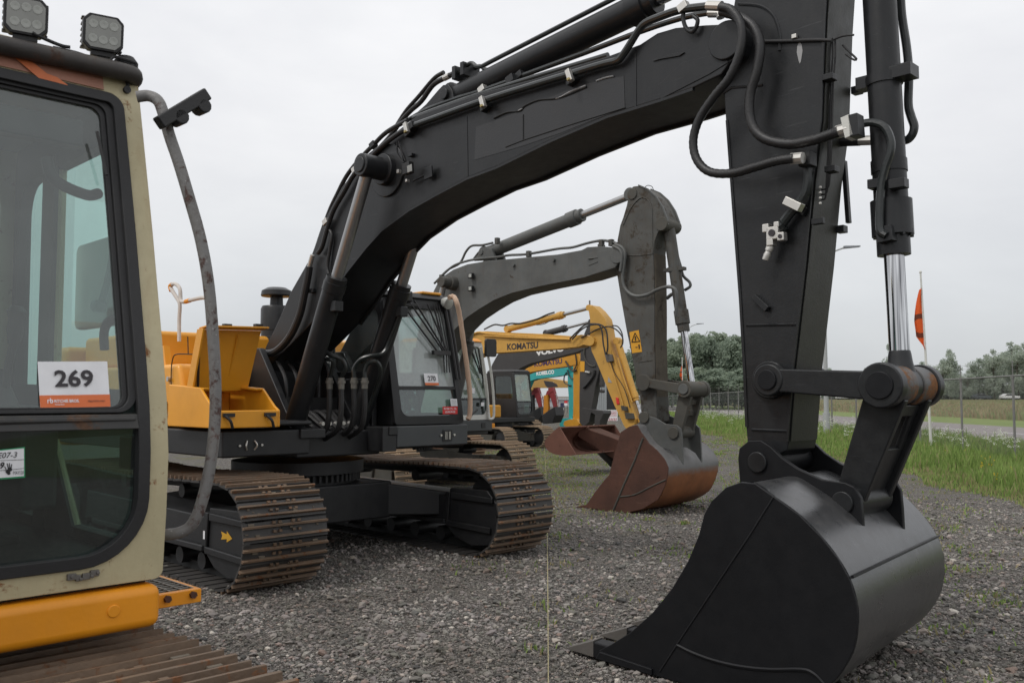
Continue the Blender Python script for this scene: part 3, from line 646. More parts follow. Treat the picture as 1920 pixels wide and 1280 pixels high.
    for k_ in (.3, .62): a_, b_ = B0 + (B1 - B0) * k_, T0_ + (T1_ - T0_) * k_; mb.tube([a_ + Vector((.004, 0, .05)), b_ + Vector((.004, 0, -.05))], .008, 6, 0)
    lid = mb.build('tool_box_lid', Y, tb, bevel=.012, seg=3)
    mb = MB(); mb.tube([fr.S(371, 728, .72), fr.S(373, 652, .82)], .013, 8, 0); q_ = T1_ + fo * .7 + z_; mb.box(q_.x - .03, q_.x + .03, q_.y - .14, q_.y - .06, q_.z, q_.z + .03); q_ = T0_ + fo * .7 + z_; mb.box(q_.x - .03, q_.x + .03, q_.y + .2, q_.y + .28, q_.z, q_.z + .03); mb.build('lid_stay', M['plastic'], lid)
    mb = MB()
    for t in (w0 + .13, w1 - .13):
        mb.box(1.31, 1.335, t - .06, t + .06, 1.60, 1.635); mb.tube([(1.33, t - .04, 1.61), (1.36, t, 1.56), (1.345, t + .03, 1.49)], .014, 8, 3)
    mb.build('lid_latch', M['plastic'], tb)
    # hand rail wrapped in white
    P = lambda x, y, t=-1.4: fr.T(x, y, t)
    mb = MB(); mb.tube([P(336, 640), P(336, 600), P(337, 570), P(330, 556), P(322, 543), P(320, 536), P(328, 532), P(337, 541), P(339, 562), P(345, 566), P(360, 562), P(380, 558), P(396, 560)], .021, 10, 4)
    mb.tube([P(396, 560), P(398, 590), P(400, 640)], .021, 10, 4)
    mb.build('hand_rail', M['wrapw'], root)
    mb = MB(); mb.tube([P(321, 545), P(319, 537), P(323, 533)], .024, 10, 4); mb.tube([P(348, 565.5), P(356, 563)], .024, 10, 0); mb.build('rail_patch', M['orange'], root)
    mb = MB(); mb.prism([(-.62, 2.14), (-.44, 2.14), (-.5, 2.36), (-.56, 2.36)], -1.43, -1.36); mb.build('rail_foot', Y, root)
    # air pre-cleaner
    pc = (-1.06, .3)
    MB().lathe((pc[0], pc[1], 2.3), (0, 0, 1), [(0, .20), (.26, .20), (.265, .192), (.34, .192), (.345, .198), (.62, .198), (.66, .18), (.67, .085), (.78, .08), (.785, .19), (.80, .20), (.86, .19), (.90, .12), (.91, .0)], 36).build('air_precleaner', M['black'], root, ang=30)
    # ---- cab
    c = cab(root, 1.2, -.45, .50, 1.54, 1.47, 2.98, .27, M['deck'], 1.905, 1.57, (M['glasshaze'], M['glass2'], M['glassback']), bend=1.7, pil=(.085, .10), topz=.14, wr=.06)
    mb = MB(); mb.prism([(-.4, 1.22), (1.24, 1.22), (1.24, 1.46), (-.4, 1.46)], .50, 1.57); mb.build('cab_base', M['anthracite'], deck, bevel=.015)
    mb = MB(); mb.box(.55, 1.235, .30, .497, 1.18, 1.455); mb.build('step_box', M['deck'], deck, bevel=.01)
    mb = MB(); mb.box(1.241, 1.252, 1.17, 1.31, 1.27, 1.40); e = mb.build('socket_plate', M['plastic'], deck)
    mb = MB()
    for t in (1.20, 1.22, 1.255, 1.27): mb.box(1.253, 1.258, t, t + .008, 1.29, 1.38)
    for t in (1.14, 1.345): mb.cyl((1.241, t, 1.34), (1.256, t, 1.34), .014, n=10)
    mb.build('socket_studs', M['zinc'], e)
    fm = lambda t, z, d=0: (1.2 - .27 * max(0, (z - 1.7) / 1.28) + d, t, z)
    # lot number and stickers
    def card(name, t0, t1, z0, z1, mat, par, d=.004, skew=0):
        k = MB(); k.add([fm(t0 + skew * .5, z0, d), fm(t1 + skew * .5, z0, d), fm(t1, z1, d), fm(t0, z1, d)], [(0, 1, 2, 3)]); return k.build(name, mat, par)
    lab = card('lot_number_card', .97, 1.18, 1.925, 2.065, M['paper'], c); lab['label'] = 'white card printed 270 with an orange strip'
    card('printed_strip', .97, 1.18, 1.925, 1.955, M['papero'], lab, .007)
    text('270', M['ink'], lab, 'printed_number', fm(1.02, 1.975, .006), (0, 1, 0), (-.2, 0, 1), .12, .062, .012)
    q = card('paper_sheet', 1.33, 1.435, 1.68, 1.765, M['paper'], c)
    k = MB()
    for i in range(5): k.add([fm(1.34, 1.694 + i * .014, .006), fm(1.42, 1.694 + i * .014, .006), fm(1.42, 1.698 + i * .014, .006), fm(1.34, 1.698 + i * .014, .006)], [(0, 1, 2, 3)])
    k.build('print_lines', M['edge'], q)
    q = card('red_notice', 1.20, 1.435, 1.585, 1.675, M['redsign'], c)
    text('BOOM CYL. OIL', M['paper'], q, 'printed_words', fm(1.215, 1.637, .006), (0, 1, 0), (0, 0, 1), .20, .024, .01)
    text('LEAKAGE', M['paper'], q, 'printed_words', fm(1.235, 1.60, .006), (0, 1, 0), (0, 0, 1), .16, .024, .01)
    # crumpled plastic sheet seen behind the lower pane
    k = MB(); g_ = random.Random(5); n = 16; vs = []
    for i in range(n):
        for j in range(10): vs.append((.98 + g_.uniform(-.05, .05), .58 + .42 * i / n + g_.uniform(-.01, .01), 1.6 + .29 * j / 9))
    k.add(vs, [(i * 10 + j, i * 10 + j + 1, (i + 1) * 10 + j + 1, (i + 1) * 10 + j) for i in range(n - 1) for j in range(9)])
    k.build('plastic_sheet', M['sheeting'], c, ang=10)
    # wipers, mirror arms, front lamp
    mb = MB()
    for (t, z, t2, z2) in ((.74, 2.86, 1.20, 2.33), (.85, 2.90, 1.30, 2.33), (.92, 2.93, 1.33, 2.33), (1.22, 2.86, 1.33, 2.35), (1.12, 2.90, 1.36, 2.33)):
        mb.tube([fm(t, z, .06), fm(t2, z2, .035)], .011, 6, 0)
    for t in (1.28, 1.32, 1.36): mb.tube([fm(t - .03, 2.9, .03), fm(t + .02, 2.3, .03), fm(t + .0, 2.08, .02)], .008, 6, 0)
    mb.tube([fm(.60, 2.62, .04), fm(.64, 2.75, .05), fm(.74, 2.85, .05)], .007, 6, 3)
    mb.hexa([fm(1.12, 2.29, .02), fm(1.38, 2.29, .02), fm(1.38, 2.29, .07), fm(1.12, 2.29, .07)], [fm(1.12, 2.34, .02), fm(1.38, 2.34, .02), fm(1.38, 2.34, .07), fm(1.12, 2.34, .07)])
    for t in (1.47, 1.52): mb.tube([fm(t - .05, 2.95, .03), fm(t - .02, 2.5, .03), fm(t, 2.0, .02)], .018, 6, 0)
    mb.build('wiper', M['plastic'], c)
    mb = MB(); mb.box(.86, 1.06, .60, .86, 2.90, 3.03); mb.box(.90, 1.02, .55, .98, 2.84, 2.9); mb.build('wiper_motor', M['plastic'], c, bevel=.02)
    mb = MB(); mb.lathe((1.0, 1.42, 2.94), (.9, .1, -.3), [(-.06, .04), (0, .07), (.05, .075), (.06, .06)], 20); mb.build('work_light', M['lamp'], c)
    mb = MB(); mb.box(.2, .92, 1.12, 1.42, 3.03, 3.065); mb.build('roof_panel', M['yellow'], c, bevel=.015)
    # taped grab rail on the cab's far front corner
    pts = [(842, 558), (850, 556), (856, 566), (862, 592), (869, 640), (876, 690), (881, 740), (881, 775), (877, 786)]
    mb = MB(); mb.tube([fr.S(x, y, 1.16 + .12 * (i > 1)) for i, (x, y) in enumerate(pts)], .030, 10, 4, rib=.05); mb.build('grab_rail', M['peach'], c)
    mb = MB(); a = fr.S(877, 786, 1.27); mb.tube([a, a + Vector((.02, .1, .09)), a + Vector((.02, .14, .12))], .01, 6, 0); mb.build('rail_clip', M['plastic'], c)

    # ---- boom
    wb = .31
    top = [(497, 655), (520, 605), (546, 545), (562, 517), (583, 480), (612, 405), (640, 352), (664, 320), (687, 290), (733, 254), (783, 216), (850, 192), (917, 170), (1000, 148), (1066, 127), (1140, 105), (1200, 83), (1232, 62), (1266, 52), (1320, 47), (1368, 45), (1388, 56), (1396, 78), (1388, 102), (1368, 118)]
    bot = [(1352, 140), (1300, 165), (1240, 186), (1140, 217), (1033, 263), (933, 312), (877, 333), (820, 363), (767, 393), (717, 430), (687, 463), (650, 510), (620, 556), (589, 600), (556, 636), (524, 668), (500, 694), (487, 695), (486, 676)]
    pl = fr.sz(top + bot, -wb)
    mb = MB(); mb.prism(pl, -wb, wb); boom = mb.build('boom', B, root, bevel=.012)
    # weld lips along the lower edges, side plates, seams
    lipl = fr.sz([(1300, 165), (1240, 186), (1140, 217), (1033, 263), (933, 312), (877, 333), (820, 363), (767, 393), (717, 430), (687, 463), (650, 510), (620, 556), (589, 600)], -wb)
    mb = MB(); mb.strip(lipl[::-1], -wb - .012, -wb + .02, -.022); mb.strip(lipl[::-1], wb - .02, wb + .012, -.022)
    for a, b in (((875, 218), (877, 330)), ((1192, 95), (1192, 205))):
        q0, q1 = fr.T(*a, -wb), fr.T(*b, -wb); mb.hexa([(q0.x - .008, -wb - .004, q0.z), (q0.x + .008, -wb - .004, q0.z), (q0.x + .008, -wb + .01, q0.z), (q0.x - .008, -wb + .01, q0.z)], [(q1.x - .008, -wb - .004, q1.z), (q1.x + .008, -wb - .004, q1.z), (q1.x + .008, -wb + .01, q1.z), (q1.x - .008, -wb + .01, q1.z)])
    mb.build('boom_weld_lip', B, boom)
    dq = [(893, 238), (940, 222), (978, 207), (990, 196), (1040, 180), (1060, 171), (1100, 158), (1130, 150), (1170, 143), (1172, 203), (1110, 226), (1050, 250), (980, 274), (890, 300)]
    mb = MB(); P_ = fr.sz(dq, -wb); mb.prism(P_, -wb - .003, -wb + .002); mb.build('overpainted_decal', M['decal'], boom)
    for a in ([(1042, 185), (1052, 182), (1070, 172), (1098, 161)], [(1118, 152), (1135, 146), (1150, 143)], [(972, 208), (980, 204)]):
        mb = MB(); mb.tube([fr.T(x, y, -wb - .008) for x, y in a], .007, 5, 3); mb.build('torn_decal_edge', M['edge'], boom)
    mb = MB(); mb.tube([fr.T(x, y, -wb - .006) for x, y in [(926, 222), (950, 211), (975, 208), (984, 199), (1010, 188), (1042, 185), (1070, 176), (1100, 163)]], .009, 5, 4)
    mb.tube([fr.T(x, y, -wb - .005) for x, y in [(981, 215), (981, 262)]], .005, 5, 0); mb.tube([fr.T(x, y, -wb - .005) for x, y in [(948, 276), (981, 263), (1060, 237), (1172, 202)]], .005, 5, 0)
    mb.build('decal_shadow_edge', M['dark'], boom)
    mb = MB()
    for q in ([(1225, 116), (1262, 101), (1285, 99), (1275, 106), (1240, 112)], ):
        mb.prism(fr.sz(q, -wb), -wb - .012, -wb)
    mb.prism(fr.sz([(1235, 160), (1280, 118), (1360, 98), (1366, 118), (1330, 140), (1240, 186)], -wb), -wb - .006, -wb)
    mb.build('boom_reinforcement', B, boom, bevel=.005)
    # tip boss, rear lug for the arm cylinder, lift cylinder bosses
    mb = MB(); boss(mb, fr.sz([(1364, 77)], -wb)[0], -wb - .03, wb + .03, .14, 32); mb.build('boom_tip_boss', B, boom, bevel=.01)
    lug = fr.sz([(775, 218), (800, 196), (824, 168), (832, 160), (842, 159), (849, 170), (852, 186), (870, 186)], -.13)
    mb = MB(); mb.prism(lug, -.14, -.09); mb.prism(lug, .09, .14); pinp = fr.sz([(835, 177)], -.14)[0]; boss(mb, pinp, -.17, .17, .055); mb.build('arm_cylinder_lug', B, boom, bevel=.006)
    TP = fr.T(692, 312, -.55); cb = (TP.x, TP.z)
    mb = MB(); boss(mb, cb, -.40, .40, .16); boss(mb, cb, -.66, .66, .115); boss(mb, cb, -.675, .675, .08); mb.build('lift_cylinder_boss', B, boom, bevel=.012)
    mb = MB(); boss(mb, cb, -.335, -.305, .27, 32); mb.build('boss_plate', B, boom, bevel=.008)
    # lift cylinders
    for t in (-.55, .29):
        barrel = cyl_between(boom, (.75, t, 1.40), (cb[0], t, cb[1]), .605, .112, .062, rod=M['chromeold'], gland=1.06, gl=.16, eye=True, w=.085)
        sg = 1
        mb = MB(); p0 = Vector((.75, t, 1.40)); p1 = Vector((cb[0], t, cb[1])); u = (p1 - p0).normalized(); wv = Vector((u.z, 0, -u.x))
        a = p0 + u * 1.55 + wv * .135; b = p0 + u * .72 + wv * .135; inn = 1 if t < 0 else -1
        if t < 0:
            fits = [(618, 708, -.34), (640, 708, -.26)]
            routes = [[a, fr.T(622, 610, -.46), fr.T(606, 648, -.44), fr.T(618, 664, -.38), fr.T(640, 672, -.30), fr.T(648, 690, -.26), fr.T(640, 708, -.26)],
                      [fr.T(566, 770, -.48), fr.T(583, 722, -.48), fr.T(592, 690, -.46), fr.T(606, 674, -.42), fr.T(624, 676, -.36), fr.T(622, 695, -.34), fr.T(618, 708, -.34)]]
        else:
            fits = [(664, 708, -.02), (684, 708, .06)]
            routes = [[a, fr.T(730, 640, .26), fr.T(718, 662, .20), fr.T(696, 667, .10), fr.T(676, 674, .02), fr.T(664, 690, -.02), fr.T(664, 708, -.02)],
                      [fr.T(690, 770, .24), fr.T(708, 720, .22), fr.T(714, 695, .18), fr.T(706, 678, .12), fr.T(690, 682, .08), fr.T(684, 695, .06), fr.T(684, 708, .06)]]
        for rt_ in routes: mb.tube(rt_, .024, 8, 5)
        mb.build('cylinder_pipe', M['pipe'], barrel)
        q = a; mb = MB(); mb.hexa([q + Vector((-.05, -.05, -.06)), q + Vector((.05, -.05, -.06)), q + Vector((.05, .05, -.06)), q + Vector((-.05, .05, -.06))], [q + Vector((-.05, -.05, .05)), q + Vector((.05, -.05, .05)), q + Vector((.05, .05, .05)), q + Vector((-.05, .05, .05))]); mb.build('port_block', B, barrel, bevel=.01)
        for k in range(2):
            q = fr.T(*fits[k])
            k2 = MB(); k2.cyl(q, q - Vector((0, 0, .12)), .035, n=12).cyl(q - Vector((0, 0, .03)), q - Vector((0, 0, .06)), .045, n=6); k2.build('hose_fitting', M['oldfit'], barrel)
            k2 = MB(); k2.tube([q - Vector((0, 0, .12)), q - Vector((.0, 0, .35)), q - Vector((.06, 0, .55)), q - Vector((.3, 0, .66))], .03, 8, 4); k2.build('hose', M['hose'], barrel)
    # arm cylinder on top of the boom
    a0 = Vector((pinp[0], 0, pinp[1])); a1 = fr.T(1213, 8, 0); d = (a1 - a0); a2 = a0 + d * 1.55
    ac = cyl_between(boom, a0, a2, 1 / 1.55 * 1.04, .118, .06, gl=.24, gland=1.16, w=.1)
    mb = MB(); up = Vector((-d.z, 0, d.x)).normalized()
    L = d.length; u = d / L
    for off in (-.06, .05):
        mb.tube([a0 + u * (.12) + up * .20 + Vector((0, off, 0)), a0 + u * .30 + up * .23 + Vector((0, off, 0)), a0 + u * .42 + up * .15 + Vector((0, off, 0)), a0 + u * .7 + up * .145 + Vector((0, off, 0)), a0 + u * (L * .95) + up * .145 + Vector((0, off, 0))], .021, 8, 5)
    mb.build('cylinder_pipe', M['pipe'], ac)
    mb = MB()
    for k in (.22, .10):
        q = a0 + u * k + up * .19; mb.hexa([q + Vector((-.025, -.11, -.06)), q + Vector((.025, -.11, -.06)), q + Vector((.025, .11, -.06)), q + Vector((-.025, .11, -.06))], [q + Vector((-.025, -.11, .07)), q + Vector((.025, -.11, .07)), q + Vector((.025, .11, .07)), q + Vector((-.025, .11, .07))])
    mb.build('pipe_clamp', M['black'], ac, bevel=.005)
    # hoses and pipes along the boom
    def hosework(name, mat, pts, t, r, sm=5, rib=0, n=10, parent=boom):
        k = MB(); k.tube(fr.path(pts, t), r, n, sm, rib=rib); return k.build(name, mat, parent)
    hosework('boom_pipe', M['pipe'], [(775, 236), (820, 220), (904, 190), (1000, 160), (1070, 139), (1130, 121), (1157, 114), (1168, 103), (1182, 82), (1197, 58), (1210, 44), (1235, 33), (1276, 19), (1330, 12)], -wb - .05, .030)
    hosework('boom_pipe', M['pipe'], [(775, 222), (820, 205), (904, 176), (1000, 146), (1070, 125), (1140, 104)], -wb + .03, .024)
    hosework('boom_pipe', M['pipe'], [(765, 225), (800, 206), (850, 187), (905, 170), (955, 152), (975, 144), (1100, 98), (1200, 60), (1276, 35), (1332, 24)], -.16, .022)
    hosework('boom_hose', M['hose'], [(775, 236), (745, 252), (710, 280), (680, 312), (662, 330), (645, 360), (625, 395), (613, 430), (604, 462), (596, 475)], -wb - .05, .026)
    hosework('boom_hose', M['hose'], [(765, 225), (725, 248), (700, 272), (675, 298), (650, 330), (632, 365), (618, 395), (602, 440), (588, 480), (566, 525)], -.2, .024)
    hosework('boom_hose', M['hose'], [(862, 133), (835, 146), (812, 160), (790, 190), (770, 208), (750, 230), (733, 254), (705, 285)], -.04, .026)
    hosework('boom_hose', M['hose'], [(832, 136), (818, 144), (806, 156), (786, 180), (760, 210), (735, 250)], .06, .022)
    hosework('fitting', M['zinc'], [(586, 478), (583, 488), (580, 500)], -wb - .06, .027, 0)
    hosework('boom_hose', M['hose'], [(580, 500), (577, 520), (571, 550), (562, 590), (545, 628), (525, 652), (505, 662), (480, 660), (470, 655)], -wb - .07, .042)
    hosework('boom_hose', M['hose'], [(566, 525), (556, 545), (545, 575), (525, 610), (507, 640), (495, 668)], -wb + .02, .020)
    hosework('fitting', M['zinc'], [(833, 147), (843, 142)], -.04, .030, 0)
    hosework('fitting', M['zinc'], [(1327, 11), (1353, 12)], -.36, .036, 0)
    hosework('fitting', M['zinc'], [(1330, 25), (1350, 25), (1352, 33)], -.2, .034, 0)
    def block(name, mat, px, py, t, sx, st, sz_, rot=0, parent=boom, bev=.004):
        q = fr.T(px, py, t); k = MB(); c_, s_ = math.cos(rot), math.sin(rot)
        cs = [(-sx, -sz_), (sx, -sz_), (sx, sz_), (-sx, sz_)]
        k.prism([(q.x + x * c_ - z * s_, q.z + x * s_ + z * c_) for x, z in cs], q.y - st, q.y + st); return k.build(name, mat, parent, bevel=bev)
    for (x, y) in ((762, 242), (905, 194), (1068, 144)):
        block('pipe_clamp', M['zinc'], x, y - 2, -wb - .10, .022, .02, .055, .35); block('clamp_bolt', M['brass'], x - 2, y + 5, -wb - .125, .012, .012, .012, .35); block('clamp_base', M['black'], x + 6, y + 8, -wb - .03, .05, .03, .02, .35)
    for (x, y, t) in ((905, 168, -.16), (975, 142, -.16), (700, 272, -.2), (667, 318, -.3), (612, 416, -.36), (1282, 14, -.36)):
        block('pipe_clamp', M['zinc'] if x in (667, 612, 1282, 905) else M['black'], x, y, t, .04, .03, .03, .4)
    for (x, y) in ((960, 150), (773, 238)): block('pipe_joint', M['black'], x, y, -.2 if x > 900 else -wb - .05, .045, .04, .035, .3)
    hosework('clamp_strap', B, [(1282, 18), (1281, 35), (1286, 52), (1297, 60), (1305, 52), (1308, 38), (1300, 30)], -wb - .04, .016, 5)
    # work light on the boom, brackets
    block('boom_light', M['plastic'], 765, 316, -wb - .12, .055, .03, .055, .1); block('lamp_glass', M['lampface'], 768, 316, -wb - .153, .035, .004, .035, .1)
    block('light_bracket', M['black'], 803, 324, -wb - .05, .06, .008, .055, .1); block('light_arm', M['black'], 785, 334, -wb - .05, .09, .01, .008, .15)
    hosework('cable', M['rubber'], [(745, 264), (744, 285), (752, 300), (758, 305)], -wb - .03, .005); hosework('cable', M['rubber'], [(747, 264), (752, 282), (760, 302)], -wb - .03, .005)
    block('bracket', M['black'], 771, 291, -wb - .02, .03, .02, .015); block('bracket', M['black'], 585, 545, -wb - .02, .05, .02, .022)
    block('bolt', M['zinc'], 748, 322, -wb - .1, .016, .02, .018); block('bolt', M['zinc'], 764, 339, -wb - .08, .014, .02, .014)
    hosework('hose_loop', M['hose'], [(612, 425), (622, 440), (618, 470), (614, 500), (618, 520)], -wb - .03, .02)

    # ---- arm (dipper)
    wa = .205
    ap = [(1395, -160), (1377, 0), (1358, 120), (1356, 160), (1360, 225), (1371, 375), (1385, 560), (1393, 700), (1398, 800), (1403, 850), (1412, 875), (1428, 880), (1445, 862), (1475, 845), (1478, 827), (1488, 690), (1497, 613), (1510, 490), (1519, 480), (1525, 337), (1540, 225), (1547, 37), (1552, -40), (1545, -150), (1500, -270), (1450, -280)]
    ap[17] = (1510, 500); ap.pop(18)
    A_ = fr.sz(ap, -wa)
    mb = MB(); mb.prism(A_, -wa, wa); arm = mb.build('arm', B, root, bevel=.012)
    # front cover strip weathered
    ff = fr.sz([(1478, 827), (1488, 690), (1497, 613), (1511, 490), (1525, 337), (1540, 225), (1547, 37), (1552, -40)], -wa)
    mb = MB(); mb.strip([(a + .004, b) for a, b in ff], -wa + .02, wa - .02, -.006); mb.build('arm_front_plate', M['stickfront'], arm)
    mb = MB(); mb.strip([(a - .012, b) for a, b in ff], -wa - .01, -wa + .004, -.014)
    for pts in ([(1400, 610), (1494, 608)], [(1410, 805), (1478, 808)], [(1356, 175), (1372, 165), (1430, 160)]):
        mb.tube([fr.T(x, y, -wa) for x, y in pts], .010, 6, 0)
    mb.tube([fr.T(x, y, -wa) for x, y in [(1385, 8), (1425, 12), (1450, 30), (1462, 65), (1462, 95)]], .012, 6, 5)
    lf = fr.sz([(1366, 225), (1377, 375), (1391, 560), (1399, 700), (1403, 800)], -wa); mb.strip(lf, -wa - .008, -wa, -.02)
    mb.build('arm_weld_seam', B, arm)
    mb = MB()
    for (x, y, r_) in ((1445, 712, .12),): q = fr.sz([(x, y)], -wa)[0]; boss(mb, q, -wa - .03, wa + .03, .13)
    mb.build('arm_boss', B, arm, bevel=.01)
    def ablock(name, mat, x, y, t, sx, st, sz_, rot=0): return block(name, mat, x, y, t, sx, st, sz_, rot, arm)
    ablock('bracket', B, 1427, 568, -wa - .02, .07, .02, .022, -.75)
    for (x, y) in ((1534, 415),): ablock('bracket', B, x, y, -wa - .02, .04, .02, .02)
    for (x, y, t) in ((1607, 170, .2), (1578, 430, .2)): ablock('bracket', B, x, y, t, .03, .035, .025)
    ablock('side_bracket', B, 1587, 360, .22, .015, .02, .22, .05)
    for z_ in ((1508, 755),): pass
    # thin lubrication lines
    for k in range(3):
        hosework('grease_line', M['rubber'], [(1566 - 5 * k, 75 - 3 * k), (1566 - 5 * k, 110), (1562 - 4 * k, 160), (1560 - 3 * k, 250), (1556 - 3 * k, 330), (1552 - 2 * k, 352 + 9 * k), (1540, 356 + 9 * k)], -.12 + .0 * k, .006, 4, parent=arm)
    hosework('cable', M['rubber'], [(1428, 78), (1480, 77), (1530, 75), (1560, 76)], -wa - .015, .012, 4, parent=arm)
    ablock('cable_clip', M['zinc'], 1490, 69, -wa - .02, .018, .015, .015)
    hosework('cable', M['rubber'], [(1560, 76), (1580, 68), (1601, 66)], -.14, .007, 3, parent=arm); hosework('cable', M['rubber'], [(1580, 85), (1595, 100), (1606, 111), (1600, 112), (1586, 102)], -.1, .007, 3, parent=arm)
    for (x, y) in ((1556, 146), (1560, 318)): ablock('line_clip', B, x, y, -wa + .02, .035, .04, .02)
    for k in range(4): ablock('grease_nipple', M['zinc'], 1538, 351 + k * 10, -wa - .01, .008, .008, .008)
    mb = MB(); q = fr.T(1499, 97, -wa - .003); mb.add([(q.x + a * .022, q.y, q.z + b * .07) for a, b in ((0, 1), (.8, .6), (1, 0), (.4, -1), (0, -1.2), (-.4, -.8), (-.9, 0), (-.7, .6))], [tuple(range(8))]); mb.build('paint_chip', M['edge'], arm)
    # big hose loops
    hosework('loop_hose', M['hose'], [(1350, 13), (1372, 20), (1390, 50), (1388, 95), (1368, 145), (1340, 180), (1312, 222), (1300, 262), (1306, 298), (1330, 322), (1372, 325), (1420, 312), (1455, 302), (1488, 297)], -.42, .031, 8, .035, 12, arm)
    hosework('loop_hose', M['hose'], [(1352, 22), (1385, 32), (1412, 50), (1425, 85), (1420, 130), (1406, 180), (1408, 228), (1430, 258), (1475, 270), (1520, 264), (1558, 252), (1572, 247)], -.36, .034, 8, .035, 12, arm)
    hosework('fitting', M['zinc'], [(1484, 298), (1506, 296)], -.40, .038, 0, parent=arm); hosework('fitting', M['zinc'], [(1570, 248), (1592, 241)], -.34, .042, 0, parent=arm)
    ablock('flange_block', M['white'], 1594, 240, -.33, .028, .05, .07, .2); ablock('flange_block', B, 1606, 237, -.33, .03, .05, .07, .05)
    ablock('elbow_block', B, 1514, 300, -.30, .042, .05, .045)
    hosework('elbow_pipe', M['pipe'], [(1515, 305), (1516, 335), (1511, 360), (1500, 378), (1480, 402), (1463, 425)], -.27, .033, 5, parent=arm)
    ablock('pipe_clamp', M['zinc'], 1488, 383, -.31, .065, .03, .028, -.55); ablock('clamp_base', B, 1500, 392, -wa - .02, .05, .02, .03, -.55)
    # shut-off valve
    q = fr.T(1452, 438, -.29); mb = MB()
    for (x, z, a, b) in ((0, 0, .045, .045), (-.05, .04, .025, .03), (.06, -.03, .025, .03), (-.02, -.06, .025, .025), (.03, .055, .02, .02)): mb.box(q.x + x - a, q.x + x + a, q.y - .035, q.y + .035 - .002 * abs(x) * 100, q.z + z - b, q.z + z + b)
    v = mb.build('shut_off_valve', M['zinc'], arm, bevel=.008)
    mb = MB(); boss(mb, (q.x, q.z), q.y - .042, q.y - .034, .024, 16); boss(mb, (q.x + .06, q.z - .03), q.y - .042, q.y - .034, .014, 12); mb.build('valve_cap', M['ink'], v)
    mb = MB(); mb.lathe(q + Vector((-.025, 0, -.07)), (-.45, 0, -1), [(0, .02), (.02, .028), (.045, .028), (.05, .02), (.075, .026), (.11, .024), (.115, .012)], 14); mb.build('coupling_nipple', M['zinc'], v)
    hosework('valve_pipe', M['pipe'], [(1458, 430), (1470, 420)], -.27, .045, 0, parent=arm)
    # ---- bucket cylinder, links
    bt = fr.T(1640, -160, 0); pr = fr.T(1690, 718, 0)
    d = pr - bt; gl_end = fr.T(1679, 478, 0); frac = (gl_end - bt).length / d.length
    top_px = fr.T(1655, 100, 0)
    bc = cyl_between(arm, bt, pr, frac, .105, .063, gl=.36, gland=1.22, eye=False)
    mb = MB(); u = d.normalized(); L = d.length * frac
    for i in range(10):
        a = 2 * math.pi * i / 10; v1 = Vector((math.cos(a) * .115, math.sin(a) * .115, 0)); mb.cyl(bt + u * (L - .16) + v1, bt + u * (L - .115) + v1, .014, n=6)
    mb.lathe(bt, u, [(L - .62, .112), (L - .54, .112)], 24)
    mb.build('gland_bolts', B, bc)
    mb = MB(); q = bt + u * ((fr.T(1658, 152, 0) - bt).length); mb.cyl(q - u * .03, q + u * .03, .115, n=24); mb.box(q.x - .17, q.x - .08, -.05, .05, q.z - .03, q.z + .05); mb.box(q.x + .06, q.x + .20, -.08, .06, q.z - .02, q.z + .06); mb.build('band_clamp', B, bc)
    hosework('cylinder_pipe', M['pipe'], [(1608, 234), (1635, 230), (1658, 238), (1670, 262), (1670, 285), (1660, 315), (1653, 345), (1650, 380), (1650, 430), (1662, 442)], -.16, .026, 5, parent=bc)
    hosework('cylinder_pipe', M['pipe'], [(1688, -60), (1690, 20), (1700, 90), (1704, 140), (1703, 195), (1708, 218), (1714, 238), (1708, 256), (1692, 264), (1640, 264)], .14, .028, 5, parent=bc)
    hosework('fitting', M['zinc'], [(1612, 264), (1640, 263)], .1, .034, 0, parent=bc); hosework('boom_hose', M['hose'], [(1560, 266), (1612, 264)], .1, .036, 0, parent=bc)
    for (x, y) in ((1645, 345), (1685, 345)): block('pipe_bracket', B, x, y, -.12, .05, .04, .03, 0, bc)
    block('port_block', B, 1663, 440, -.11, .05, .05, .05, .1, bc)
    tl = .30
    q0 = fr.T(1445, 712, -tl); q1 = fr.T(1655, 722, -tl)
    for sg in (-1, 1):
        t = sg * tl; mb = MB(); h = .055
        a = Vector((q0.x, 0, q0.z)); b = Vector((q1.x, 0, q1.z)); u = (b - a).normalized(); w = Vector((-u.z, 0, u.x))
        pg = [a + w * .075, b + w * .085, b - w * .095, a - w * .075]
        mb.prism([(p.x, p.z) for p in pg], t - .035, t + .035); boss(mb, (a.x, a.z), t - .045, t + .045, .108, 32); boss(mb, (b.x, b.z), t - .045, t + .045, .14, 32)
        lk = mb.build('side_link', B, arm, bevel=.012)
        mb = MB(); boss(mb, (a.x, a.z), t - .06, t + .06, .068, 28); boss(mb, (b.x, b.z), t - .058, t + .058, .085, 28); mb.build('link_pin', M['black_flat'], lk, bevel=.006)
    mb = MB(); boss(mb, (q1.x, q1.z), -tl + .05, -.05, .126, 32); boss(mb, (q1.x, q1.z), .04, tl - .04, .126, 32); mb.build('link_boss', surface('worn_boss', (.05, .05, .05), .4, .2, .2, rust=.52, rustscale=4, rustcol=(.24, .10, .03)), arm, bevel=.01)
    mb = MB(); boss(mb, (q1.x, q1.z), -.05, .04, .118, 32); mb.lathe(pr - u * 0 - (pr - bt).normalized() * .21, (pr - bt), [(0, .064), (.03, .070), (.08, .076), (.16, .095)], 24); mb.build('rod_eye', B, arm, bevel=.008)
    # H-link
    q2 = fr.T(1580, 942, -tl)
    a = Vector((q1.x, 0, q1.z)); b = Vector((q2.x, 0, q2.z)); u = (b - a).normalized(); w = Vector((-u.z, 0, u.x))
    mb = MB()
